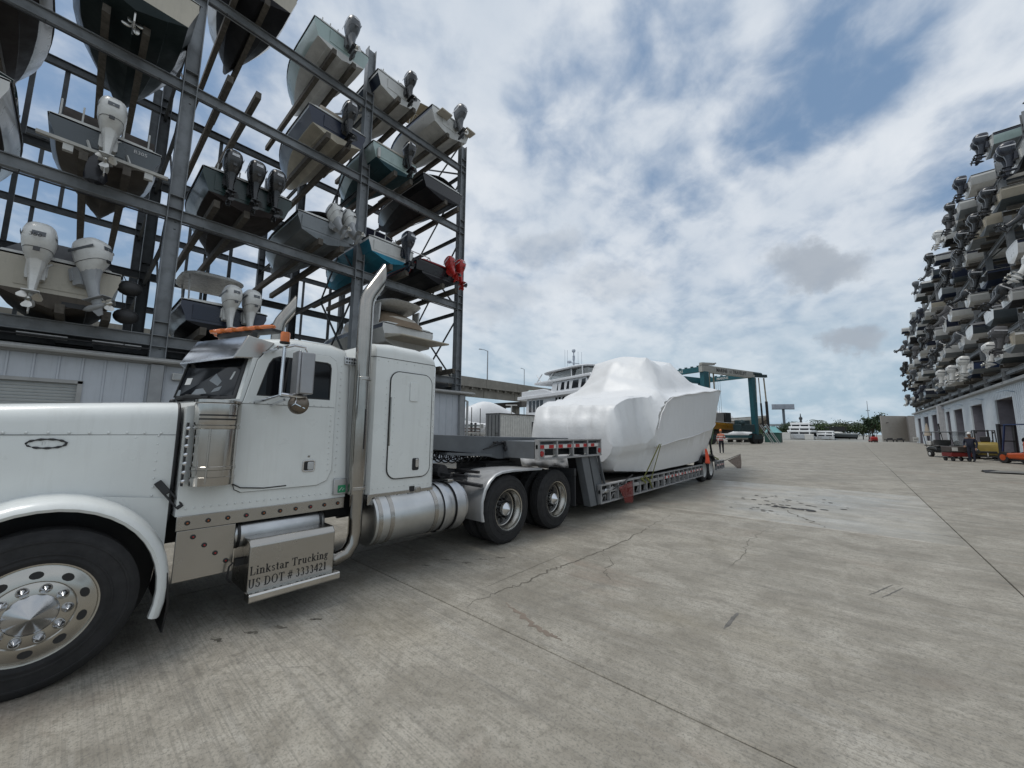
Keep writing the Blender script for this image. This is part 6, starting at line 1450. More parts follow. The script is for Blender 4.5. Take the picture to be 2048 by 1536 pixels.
# ---- storage container, fence line and odds and ends
ct = thing('storage_container', 'grey white storage container with a dark door end behind the trailer gooseneck', 'container', (-26.3, 32, 0))
m = MB(); m.box(-27.2, -25.4, 27.1, 39, .15, 3.38); cbx = m.build('box_body', pm('container_white', (.62, .62, .59), .55, dirt=.35, dcol=(.3, .27, .24), streak=True), ct)
r = MB()
for k in range(34): r.box(-25.4, -25.375, 27.25 + k * .34, 27.45 + k * .34, .3, 3.25)
kind(r.build('wall_rib', MATS['container_white'], cbx), 'stuff')
m = MB(); m.box(-27.25, -25.35, 27.02, 27.1, .15, 3.40); m.build('door_leaf', pm('container_door_grey', (.13, .14, .15), .55, dirt=.3), ct)
m = MB(); m.box(-27.25, -25.3, 27.0, 39.05, 3.38, 3.47); m.build('roof_rail', BLACKM, ct)
m = MB()
for x in (-26.9, -26.4, -25.9, -25.5): m.tube([(x, 26.98, .3), (x, 26.98, 3.3)], .022, 6)
m.bar((-25.9, 26.95, 1.5), (-25.5, 26.95, 1.55), .04, .04); m.build('lock_bar', BLACK, ct)
m = MB(); m.box(-25.36, -25.32, 32.0, 32.12, 1.0, 2.7); m.box(-25.36, -25.32, 32.0, 33.0, 2.6, 2.72); m.build('side_door_frame', BLACK, ct)
fn = thing('chain_link_fence', 'chain link fence with tall dark posts between the shed and the container', 'fence', (-31, 30, 0))
W_ = pm('fence_wire', (.16, .17, .175), .5, .3)
a, b_ = V(-29.4, 24.4, 0), V(-33.6, 35.0, 0)
for k in range(6):
    p = a.lerp(b_, k / 5); m = MB(); m.tube([p, p + V(0, 0, 4.3 if k in (1, 2, 3) else 2.6)], .045, 6); m.build('fence_post', BLACKM, fn)
m = MB()
for k in range(50):
    p, q = a.lerp(b_, k / 50), a.lerp(b_, min(1, (k + 6) / 50)); m.bar(p + V(0, 0, .1), q + V(0, 0, 2.4), .012, .012); q = a.lerp(b_, max(0, (k - 6) / 50)); m.bar(p + V(0, 0, .1), q + V(0, 0, 2.4), .012, .012)
m.bar(a + V(0, 0, 2.42), b_ + V(0, 0, 2.42), .04, .04); kind(m.build('wire_mesh', W_, fn), 'stuff')
gp = thing('pipe_rack', 'low rack stacked with grey and rusty pipes behind the fence', 'rack', (-33, 31, 0)); g2 = random.Random(5)
for k in range(14):
    m = MB(); z = .5 + (k // 2) * .30; y0 = 28.5 + g2.uniform(0, .8); m.tube([(-33.2 + (k % 2) * .5 - .2 * z, y0, z), (-34.6 + (k % 2) * .5 - .2 * z, y0 + 4.5, z + g2.uniform(-.1, .1))], .07, 6); m.build('pipe', g2.choice((pm('pipe_grey', (.2, .21, .21), .5), pm('pipe_rust', (.12, .06, .04), .7), pm('pipe_teal', (.06, .12, .12), .6), OFFW)), gp)
m = MB()
for q in (0, 1): m.box(-33.7 - q * 1.0, -33.5 - q * 1.0, 28.8 + q * 3, 29.0 + q * 3, 0, 2.7); m.box(-33.0 - q, -32.8 - q, 28.8 + q * 3, 29.0 + q * 3, 0, 2.7)
m.build('rack_upright', BLACKM, gp)
for (x, y, z, s, lab) in ((-31.6, 30.6, 2.25, .55, 'larger white notice board on the chain link fence'), (-32.0, 31.7, 2.0, .45, 'smaller white notice board on the fence beside the container')):
    t = thing('notice_board', lab, 'sign', (x, y, z), 'white notice boards on the fence'); m = MB(); m.box(x - .02 + .1, x + .02 + .1, y - s / 2, y + s / 2, z - s / 2, z + s / 2); m.build('board', OFFW, t); m = MB()
    for q in range(3): m.box(x + .122, x + .124, y - s * .35, y + s * .35, z + s * (.22 - .2 * q) - .02, z + s * (.22 - .2 * q) + .02)
    m.build('print', pm('grey_print', (.12, .13, .14), .6), t)
bl = MB(); bl.bar((-30.2, 27.6, 1.55), (-32.0, 31.6, 1.5), .25, .12); q = bl.build('white_plank', OFFW, None); tag(q, 'long white plank lying level in front of the fence', 'plank')
def lump(name, label, c, L, W, H, heading, mat, cat='boat', z0=.9, seed=1, group=None):
    t = thing(name, label, cat, (0, 0, 0), group); m = MB(); rings = []
    for k in range(25):
        u = k / 24; x = (u - .5) * L; w = W / 2 * max(.05, 1 - max(0, (u - .45) / .55) ** 2.2) * (.85 + .15 * min(1, u * 8)); h = H * (.55 + .45 * math.exp(-((u - .38) / .22) ** 2)); row = []
        for j in range(13):
            q = -1 + j / 6; row.append((x, q * w, z0 + .0 + (h) * (1 - abs(q) ** 2.4) ** .6 + .9 + .18 * noise.noise(V(x * .7 + seed, q * 2, seed)) * (1 - abs(q))))
        row += [(x, w * .92, z0 + .35), (x, w * .5, z0), (x, 0, z0 - .15), (x, -w * .5, z0), (x, -w * .92, z0 + .35)]
        rings.append(row)
    m.loft(rings); m.build('film_wrap', mat, t, 60)
    for k, u in enumerate((-.3, 0, .28)):
        m = MB(); m.box(u * L - .15, u * L + .15, -.5, .5, -.02 + .0, z0 + .05); m.build('keel_block', WOOD, t)
    place(t, c, heading); return t
FILM = pm('white_film_far', (.72, .73, .74), .4, var=.05)
lump('wrapped_boat', 'long white film wrapped boat under the overpass beyond the fence', (-43.0, 45.5, .0), 19, 4.6, 4.6, radians(78), FILM, seed=2, group='wrapped boats beyond the fence')
lump('wrapped_boat', 'smaller white wrapped boat close behind the chain link fence', (-38.2, 33.6, .0), 9, 3.2, 1.7, radians(72), FILM, seed=5, group='wrapped boats beyond the fence')
t = thing('awning_tent', 'pale green pitched tent roof behind the fence by the shed corner', 'tent', (-37, 30, 0)); m = MB(); m.loft([[(-37.6, 28.4, 3.0), (-35.2, 28.4, 3.0), (-35.2, 31.8, 3.0), (-37.6, 31.8, 3.0)], [(-36.4, 28.9, 4.0), (-36.3, 28.9, 4.0), (-36.3, 31.3, 4.0), (-36.4, 31.3, 4.0)]]); m.build('canvas', pm('tent_green', (.26, .31, .30), .7), t, 0)
m = MB()
for x in (-37.5, -35.3):
    for y in (28.5, 31.7): m.tube([(x, y, 0), (x, y, 3.0)], .04, 6)
m.build('tent_pole', STEEL, t)
t = thing('tee_post', 'white T shaped post standing above the storage container', 'post', (-34, 38.5, 0)); m = MB(); m.tube([(-34, 38.5, 0), (-34, 38.5, 5.2)], .09, 8); m.bar((-34.6, 38.0, 5.2), (-33.4, 39.0, 5.2), .12, .16); m.build('post', OFFW, t)

# ---- travelling boat hoist
TEAL = pm('hoist_teal', (.010, .085, .105), .45, var=.15, dirt=.3, dcol=(.02, .04, .05)); TEALD = pm('hoist_dark', (.012, .035, .042), .6, var=.3); HW = pm('hoist_white', (.36, .36, .33), .45, dirt=.3)
ho = thing('boat_hoist', 'tall teal travelling boat hoist with white girder and hanging slings', 'boat hoist', (-14.5, 70, 0))
P = V(-16.69, 64.16, 0); U = V(.343, .939, 0); W = V(-.939, .343, 0)
def hp(a, b_, z): return P + U * a + W * b_ + V(0, 0, z)
LU = 12.75
for nm, a, b_ in (('leg', 0, 0), ('leg', LU, 0), ('leg', 0, 9.5), ('leg', LU, 9.5)):
    m = MB(); q = [hp(a, b_, z) for z in (1.0, 11.2)]; d = U * .55; e = W * .35; k = .62 if a else 1.0
    m.loft([[q[0] - d * k - e, q[0] + d * k - e, q[0] + d * k + e, q[0] - d * k + e], [q[1] - d * 1.1 - e, q[1] + d * 1.1 - e, q[1] + d * 1.1 + e, q[1] - d * 1.1 + e]]); lg = m.build(nm, TEAL, ho)
    m = MB(); m.bar(hp(a - 1.2, b_, 1.15), hp(a + 1.2, b_, 1.15), .9, .7); m.build('bogie', TEALD, lg)
    for s in (-.75, .75):
        m = MB(); c = hp(a + s, b_, .85); r_ = W; pts = []
        rings = [[c + W * h + (U * cos(t) + V(0, 0, 1) * sin(t)) * rr for t in [2 * pi * k / 20 for k in range(20)]] for rr, h in ((.45, -.42), (.80, -.40), (.85, -.25), (.85, .25), (.80, .40), (.45, .42))]
        m.loft(rings); m.build('tyre', RUBBER, lg)
for b_, mm in ((0, HW), (9.5, TEAL)):
    m = MB(); m.bar(hp(-.9, b_, 11.65), hp(LU + .4, b_, 11.65), .6, 1.1); g = m.build('side_girder', mm, ho, bevel=.03)
    if b_ == 0:
        text('lettering', 'MARINE', pm('hoist_ink', (.02, .02, .022), .5), g, .80, hp(2.6, -.312, 11.38), basis((.343, .939, 0), (0, 0, 1), (.939, -.343, 0)), .01, off=.012); text('lettering', '5', MATS['hoist_ink'], g, .55, hp(6.05, -.312, 11.42), basis((.343, .939, 0), (0, 0, 1), (.939, -.343, 0)), .01)
        text('lettering', '5', MATS['hoist_ink'], g, .55, hp(6.4, -.312, 11.42), basis((.343, .939, 0), (0, 0, 1), (.939, -.343, 0)), .01)
        text('lettering', 'TRAVELIFT', MATS['hoist_ink'], g, .80, hp(6.9, -.312, 11.38), basis((.343, .939, 0), (0, 0, 1), (.939, -.343, 0)), .01, off=.012)
for a, nm in ((0, 'MARINAS'), (LU, 'LAUDERDALE')):
    m = MB(); m.bar(hp(a, -.3, 11.65), hp(a, 9.8, 11.65), .5, .85); g = m.build('cross_girder', TEAL, ho, bevel=.03)
    text('lettering', nm if a == 0 else 'MARINE', OFFW, g, .62, hp(a - .26, 6.2, 11.45), basis((.939, -.343, 0), (0, 0, 1), (-.343, -.939, 0)), .01, off=.01)
    for k in range(8): m = MB(); q = hp(a, 1.0 + 1.1 * k, 12.12); m.box(q.x - .18, q.x + .18, q.y - .18, q.y + .18, 12.06, 12.28); m.build('sheave', TEALD, g)
m = MB(); m.bar(hp(-1.0, -.15, 12.35), hp(2.2, -.15, 12.55), .5, .35); m.bar(hp(2.0, -.15, 12.6), hp(2.7, -.15, 12.75), .3, .2); m.build('jib', HW, ho)
m = MB()
for k in range(5): m.lathe([(.28, -.0), (.42, .05), (.42, .32), (.28, .36)], (0, 0, 0), 'y', 10) if False else m.ball(hp(LU + .2 + .55 * k, -.1, 11.9), (.34, .34, .34), 10, 6)
m.bar(hp(LU + .2, -.1, 11.55), hp(LU + 4.2, -.1, 11.75), .4, .5); m.build('hoist_drum', TEALD, ho)
SL1 = pm('sling_beige', (.28, .25, .19), .8); SL2 = pm('sling_black', (.02, .02, .022), .8)
for (a, b_, z0, a2, b2, z1, w_, mm) in ((.9, .2, 11.2, 1.1, .6, 5.2, .16, SL1), (1.6, .2, 11.2, 1.9, .6, 5.0, .16, SL1), (2.4, .1, 11.2, 3.6, .8, 4.4, .22, SL1), (1.0, 2.6, 9.4, 1.2, 2.4, 4.6, .30, SL1), (1.9, 2.6, 9.2, 2.2, 2.4, 4.6, .30, SL1), (6.0, 4, 7.8, 6.3, 4, 3.6, .14, SL2), (8.0, 4, 7.8, 8.4, 4, 3.2, .14, SL2),
                                       (LU + 2.0, 0, 11.3, LU + 2.2, 0, 6.9, .16, SL1), (LU + 2.2, 0, 6.9, LU + 2.8, .2, 1.8, .28, SL2), (LU + 3.6, 0, 11.4, LU + 3.9, 0, 7.3, .22, SL1), (LU + 3.9, 0, 7.3, LU + 4.4, .2, 1.6, .42, SL2), (LU + .3, -.3, 11.2, LU + .3, -.3, 7.0, .22, HW)):
    m = MB(); m.bar(hp(a, b_, z0), hp(a2, b2, z1), w_, .05); m.build('sling', mm, ho)
m = MB(); m.bar(hp(5.8, 4, 7.95), hp(8.2, 4, 7.95), .3, .45); m.ball(hp(6.2, 4, 8.2), .35, 10, 6); m.ball(hp(7.8, 4, 8.2), .35, 10, 6); m.build('spreader_block', TEALD, ho)
m = MB()
for k in range(10): q = hp(5.5 + .35 * k if k < 6 else 9.0 + .6 * (k - 6), 4.5, 0); m.tube([q + V(0, 0, 8.2 if k < 6 else 3.8), q + V(0, 0, 11.3)], .02, 4)
m.build('hoist_cable', TEALD, ho)
m = MB(); m.bar(hp(7.6, 0, 2.6), hp(11.6, 0, 2.6), 1.3, 1.2); m.bar(hp(8.0, .1, 3.5), hp(10.6, .1, 3.5), 1.1, .7); m.ball(hp(8.2, -.5, 3.4), .5, 10, 6); m.build('power_pack', TEALD, ho, bevel=.08)
m = MB(); m.bar(hp(.5, 0, 1.2), hp(LU - .5, 0, 1.2), .5, .45); m.build('lower_beam', TEAL, ho)
# boat in the slings and boats behind the hoist
HC['gold'] = (.42, .20, .015); HC['beige'] = (.34, .30, .25)
yb = boat('yellow sided work boat with dark bottom hanging in the hoist slings', tuple(hp(10.6, 3.6, 1.7)), radians(70 + 0), 11.5, 3.6, 1.7, 'gold', 'antifoul', 'gold', 'gold', deck='closed', name='work_boat', deckm=OFFW)
m = MB(); m.box(-7.5, -2.5, -1.2, 1.2, 1.8, 3.3); m.build('deck_house', pm('grey_deck_house', (.22, .21, .20), .6, dirt=.4), yb, bevel=.05)
m = MB(); m.box(-2.2, -.6, -1.3, -.3, 1.8, 3.5); m.build('black_tank', BLACK, yb, bevel=.1)
m = MB(); m.tube([(-8.6, 1.3, 1.9), (-5.4, 1.3, 4.4)], .04, 6); m.tube([(-9.2, 1.3, 1.9), (-6.2, 1.3, 4.4)], .04, 6); m.build('stair_rail', STEEL, yb)
hb_ = boat('beige hulled yacht with white deckhouse on stands behind the hoist', (-29.5, 91.5, 1.3), radians(196), 17, 4.6, 3.2, 'beige', 'brown', 'white', 'beige', deck='closed', name='motor_yacht')
m = MB(); m.loft([sring(-6, 0, 5, 1.9, 3.2, 20, 3.2), sring(-6, 0, 4.6, 1.8, 4.0, 20, 3.2), sring(-5.4, 0, 3.2, 1.5, 5.0, 20, 3), sring(-5.2, 0, 3.0, 1.4, 5.15, 20, 3)]); m.build('deck_house', YW, hb_)
m = MB(); m.loft([sring(-5.95, 0, 4.5, 1.86, 4.05, 20, 3.2), sring(-5.5, 0, 3.5, 1.62, 4.8, 20, 3.1)], caps=False); m.build('house_window', YG, hb_)
for u in (-4, -8, -12): m = MB(); m.box(u - .15, u + .15, -.6, .6, -1.3, .1); m.build('keel_stand', WOOD, hb_)
lump('wrapped_boat', 'white shrink wrapped boat on the ground beyond the hoist wheel', (-16.5, 84.5, -.3), 7, 2.6, .9, radians(60), FILM, seed=9)
LAD = pm('ladder_aluminium', (.5, .5, .5), .4, .6)
def ladder(label, a, b_, wv, n):
    t = thing('ladder', label, 'ladder', tuple(a)); w = Vector(wv)
    for s in (-1, 1): m = MB(); m.bar(Vector(a) + w * s, Vector(b_) + w * s, .05, .09); m.build('stile', LAD, t)
    for k in range(n):
        p = Vector(a).lerp(Vector(b_), (k + .5) / n); m = MB(); m.bar(p - w, p + w, .04, .04); m.build('rung', LAD, t)
    return t
ladder('small aluminium step ladder beyond the trailer tail', (-15.0, 53.2, 0), (-15.6, 54.6, 1.9), (.22, .12, 0), 6)
ladder('dark leaning ladder on the right of the hoist wheel', (-9.9, 76.6, 0), (-11.6, 76.6, 3.2), (.1, .25, 0), 8)
ladder('second leaning ladder beside the turquoise tent', (-9.2, 77.4, 0), (-11.0, 77.4, 3.3), (.1, .25, 0), 8)
t = thing('market_tent', 'small turquoise topped tent beyond the hoist', 'tent', (-11.8, 91, 0)); m = MB(); m.loft([[(-13.2, 89.8, 1.9), (-10.4, 89.8, 1.9), (-10.4, 92.6, 1.9), (-13.2, 92.6, 1.9)], [(-12.2, 91, 3.1), (-11.4, 91, 3.1), (-11.4, 91.4, 3.1), (-12.2, 91.4, 3.1)]]); m.build('canopy', pm('turquoise_canvas', (.12, .32, .34), .6), t, 0); m = MB(); m.box(-13.1, -10.5, 89.9, 92.5, 0, 1.88); m.build('side_curtain', pm('dark_green_curtain', (.02, .07, .06), .7), t)

# ---- quay end: yachts, billboard, mast, far causeway, wall
def far_yacht(label, c, w, h, mast=True, tiers=3):
    t = thing('motor_yacht', label, 'yacht', (0, 0, 0)); YWf = pm('far_yacht_white', (.72, .74, .76), .4, var=.03)
    m = MB(); m.loft([[(-w / 2, 0, .2), (w / 2, 0, .2), (w / 2 * .6, 16, .2), (-w / 2 * .6, 16, .2)], [(-w / 2, -.3, h * .32), (w / 2, -.3, h * .32), (w * .1, 20, h * .5), (-w * .1, 20, h * .5)]]); m.build('hull', YWf, t)
    for k in range(tiers):
        z0 = h * (.32 + .225 * k); ww = w / 2 * (1.0 - .07 * k)
        m = MB(); m.box(-ww, ww, -.2 + 1.2 * k, 9 - k, z0 + h * .10, z0 + h * .225); cb_ = m.build('deck_tier', YWf, t, bevel=.1)
        m = MB(); m.box(-ww * .90, ww * .90, -.1 + 1.2 * k, 8 - k, z0, z0 + h * .10); m.build('window_band', YG, t)
        for q in (-1, 0, 1): m = MB(); m.box(q * ww * .86 - .12, q * ww * .86 + .12, -.25 + 1.2 * k, -.1 + 1.2 * k, z0, z0 + h * .10); m.build('window_post', YWf, t)
    m = MB(); m.box(-w * .23, w * .23, -.5, -.3, .3, h * .28); dr = m.build('stern_door', pm('pale_grey_door', (.40, .43, .46), .5), t)
    if mast: m = MB(); m.tube([(0, 4, h), (0, 4, h * 1.55)], [.35, .08], 6); m.ball((0, 4, h * 1.25), (.5, .5, .6), 8, 6); m.build('mast', pm('dark_mast', (.03, .035, .04), .5), t)
    place(t, c, radians(-5)); return t
far_yacht('white three tier yacht moored stern on at the far quay', (-12.4, 147.6, 0), 6.0, 5.2)
far_yacht('smaller white sport yacht at the quay right of the three tier one', (-6.4, 152, -.1), 4.2, 3.6, False, 2)
t = boat('dark sport fisher with black tower and grey hull at the far quay', (.5, 157, .3), radians(20), 11, 4, 1.6, 'slate', 'black', 'grey', 'slate', deck='closed', name='sport_fisher'); superstructure('cabin', t, 11, 4, 1.6)
m = MB(); m.box(-7, -2.6, -1.5, 1.5, 3.4, 3.65); 
for x in (-6.8, -2.8):
    for y in (-1.4, 1.4): m.tube([(x, y, 1.6), (x + .3, y, 3.5)], .1, 6)
m.prism([(-7, 2.3), (-6.2, 3.4), (-3, 3.4), (-2.6, 2.3)], 'y', -1.45, -1.3); m.build('tower_frame', BLACK, t)
for (x, y, s, lab) in ((-9.9, 146, 1.5, 'small white dock box right of the three tier yacht'), (-15.8, 146, 1.9, 'white dock shed left of the three tier yacht'), (-18.0, 150, 1.2, 'low grey dock box near the billboard pole')):
    m = MB(); m.box(x - s * .7, x + s * .7, y - .6, y + .6, 0, s); m.prism([(y - .65, s), (y + .65, s), (y + .5, s + .15), (y - .5, s + .15)], 'x', x - s * .75, x + s * .75); tag(m.build('dock_box', OFFW if s > 1.3 else CONCG, None, bevel=.03), lab, 'dock box', 'dock boxes at the far quay')
bbt = thing('billboard', 'grey billboard on a single steel pole far behind the hoist', 'billboard', (-19.8, 183, 0))
m = MB(); m.tube([(-19.8, 183.2, 0), (-19.8, 183.2, 11.4)], .45, 10); m.build('pole', pm('billboard_pole', (.09, .11, .13), .5), bbt)
m = MB(); m.bar((-23.2, 181.2, 12.2), (-16.4, 184.6, 12.2), .5, 1.9); pn = m.build('panel', pm('billboard_face', (.27, .30, .35), .6, var=.25, vs=.6), bbt, bevel=.03)
m = MB(); m.bar((-23.2, 181.0, 11.15), (-16.4, 184.4, 11.15), .7, .12); m.build('catwalk', BLACKM, bbt)
ms = thing('radio_mast', 'slender radio mast rising behind the trees on the far right', 'mast', (5.3, 217, 0)); m = MB(); m.tube([(5.3, 217, 0), (5.3, 217, 15.5)], [.25, .08], 6); m.bar((4.7, 217, 11.5), (5.9, 217, 11.5), .1, .3); m.build('pole', pm('mast_grey', (.25, .28, .31), .5), ms)
cs = thing('causeway_bridge', 'low grey causeway bridge on the far horizon', 'bridge', (10, 420, 0)); m = MB(); m.box(-120, 160, 418, 426, 8.6, 10.2); m.build('deck', pm('far_bridge_grey', (.22, .25, .27), .8), cs)
for k in range(14): m = MB(); m.box(-115 + 20 * k, -113 + 20 * k, 420, 424, 0, 8.6); m.build('pier', MATS['far_bridge_grey'], cs)
wl = thing('block_wall', 'tall plain beige block wall closing the yard beside the right building', 'wall', (7.5, 133, 0))
WB = pm('beige_wall', (.33, .31, .28), .8, var=.06, vs=.6, dirt=.2)
m = MB(); m.loft([[(5.45, 131.6, 0), (10.1, 135.6, 0), (10.0, 136.0, 0), (5.3, 132, 0)], [(5.45, 131.6, 6.3), (10.1, 135.6, 6.3), (10.0, 136, 6.3), (5.3, 132, 6.3)]]); m.build('wall', WB, wl, 0)
m = MB(); m.loft([[(10.1, 131, 0), (12.0, 131, 0), (12, 136, 0), (10.1, 136, 0)], [(10.1, 131, 6.2), (12, 131, 6.2), (12, 136, 6.2), (10.1, 136, 6.2)]]); m.build('grey_end', pm('grey_block', (.24, .23, .22), .85, dirt=.4), wl, 0)
m = MB(); m.bar((6.4, 132.1, 4.6), (6.7, 132.3, 4.6), .2, .15); m.build('wall_lamp', BLACK, wl)
for (x, y, lab) in ((6.3, 126, 'black boat trailer parked left by the beige wall'), (8.0, 127, 'black boat trailer parked right by the beige wall')):
    t = thing('boat_trailer', lab, 'trailer', (x, y, 0), 'boat trailers by the beige wall'); m = MB(); m.bar((x - .8, y - .5, .55), (x + .8, y + .8, .55), .6, .15); m.bar((x - .3, y, .7), (x + .4, y + .4, .75), .5, .35); m.build('frame', BLACKM, t)
    for s in (-.5, .6): m = MB(); m.lathe([(.1, -.1), (.33, -.1), (.33, .1), (.1, .1)], (x + s, y - .4 + s * .5, .33), 'x', 12) if False else m.ball((x + s, y - .3 + s * .5, .33), (.14, .33, .33), 10, 6); m.build('wheel', RUBBER, t)
t = thing('sign_box', 'small white box sign low on the far end of the right building', 'sign', (9.7, 116, 0)); m = MB(); m.box(9.3, 10.1, 115.8, 116.1, .35, 1.25); m.box(9.35, 9.45, 115.9, 116, 0, .35); m.box(9.95, 10.05, 115.9, 116, 0, .35); m.build('box', OFFW, t); text('lettering', 'A/C', INK, t, .42, (9.42, 115.79, .65), basis((1, 0, 0), (0, 0, 1), (0, -1, 0)), .01)

# ---- vegetation along the quay
LEAF = [pm('leaf_dark', (.022, .045, .016), .6, var=.45, vs=.9), pm('leaf_mid', (.045, .075, .024), .6, var=.45, vs=.9), pm('leaf_olive', (.06, .075, .03), .6, var=.4, vs=.9)]
BARK = pm('bark', (.07, .055, .04), .9, var=.3)
tg = random.Random(3)
def tree(name, label, x, y, h, w, nleaf, sparse=0., group=None, mat=0):
    t = thing(name, label, 'tree', (x, y, 0), group); m = MB(); tips = []
    m.tube([(x, y, 0), (x + tg.uniform(-.2, .2), y, h * .35), (x + tg.uniform(-.3, .3), y, h * .62)], [h * .03, h * .02, h * .012], 6)
    for k in range(9):
        a = tg.uniform(0, 6.28); z0 = h * tg.uniform(.22, .55); L_ = w * tg.uniform(.25, .5); z1 = h * tg.uniform(.5, .98)
        p = V(x + L_ * cos(a), y + L_ * sin(a), z1); m.tube([(x, y, z0), (x + .5 * L_ * cos(a), y + .5 * L_ * sin(a), lerp(z0, z1, .6)), p], [h * .014, h * .009, h * .004], 5); tips.append(p)
        tips.append(V(x + L_ * .6 * cos(a + .5), y + L_ * .6 * sin(a + .5), lerp(z0, z1, .75)))
    m.build('trunk', BARK, t); c = MB()
    for k in range(nleaf):
        q = tg.choice(tips); r = w * (.10 if sparse else .17); p = q + V(tg.gauss(0, r), tg.gauss(0, r), tg.gauss(0, r * .75))
        if p.z < h * .08: p.z = h * .1 + abs(tg.gauss(0, .3))
        s = h * tg.uniform(.03, .065); n = V(tg.uniform(-1, 1), tg.uniform(-1, 1), tg.uniform(-.2, 1)).normalized(); a_ = n.orthogonal().normalized(); b_ = n.cross(a_)
        c.add([p - a_ * s, p + b_ * s * .6, p + a_ * s, p - b_ * s * .6], [(0, 1, 2, 3)])
    o = c.build('crown', LEAF[mat], t, 0); return t
def palm(label, x, y, h, group):
    t = thing('palm_tree', label, 'tree', (x, y, 0), group); m = MB(); m.tube([(x, y, 0), (x + .15, y, h * .5), (x, y, h)], [.22, .16, .14], 7); m.build('trunk', BARK, t); c = MB()
    for k in range(17):
        a = 2 * pi * k / 17 + tg.uniform(-.15, .15); el = tg.uniform(-.3, .9); L_ = 2.2
        for j in range(12):
            u = (j + 1) / 12; p = V(x + L_ * u * cos(a), y + L_ * u * sin(a), h + el * L_ * u - 1.5 * u * u); wd = .34 * (1 - u * .6)
            for s in (-1, 1):
                e = V(-sin(a), cos(a), 0) * s; c.add([p, p + e * wd + V(0, 0, -.2 * u - .12), p + V(cos(a), sin(a), -.2) * .22], [(0, 1, 2)])
    c.build('crown', LEAF[0], t, 0)
GT = 'trees along the far quay'
spec = [(-27, 172, 4.2, 6), (-23.5, 168, 3.6, 5.5), (-20.2, 165, 4.0, 6), (-17, 160, 4.6, 5), (-8.2, 166, 5.0, 5), (-4.5, 170, 4.6, 5.5), (-1.0, 176, 5.2, 6), (2.5, 174, 5.0, 5), (-32, 176, 4.5, 7), (-12.5, 170, 4.8, 6), (7.6, 172, 6.2, 5.5), (10.5, 170, 5.8, 6)]
for i, (x, y, h, w) in enumerate(spec):
    tree('quay_tree', ['low dark mangrove bush behind the hoist, %s', 'rounded green quay tree behind the far yachts, %s', 'olive green quay tree behind the far yachts, %s'][i % 3] % ['far left', 'second from left', 'below the billboard', 'left of the three tier yacht', 'right of the three tier yacht', 'behind the sport yacht', 'behind the sport fisher', 'right of the sport fisher', 'leftmost', 'directly behind the three tier yacht', 'left against the beige wall', 'right against the beige wall'][i], x, y, h, w, 1500, 0, GT, i % 3)
tree('bare_tree', 'taller thin leaved tree standing beside the beige wall', 4.8, 170, 8.2, 5.5, 520, 1, GT, 0)
for (lab, x, y, h) in (('palm tree right of the three tier yacht', -9.0, 172, 6.3), ('palm tree left of the three tier yacht', -16.2, 167, 5.4), ('palm tree behind the sport fisher', .8, 178, 5.6), ('palm tree just above the sport yacht', -6.2, 176, 5.0)): palm(lab, x, y, h, 'palms along the far quay')

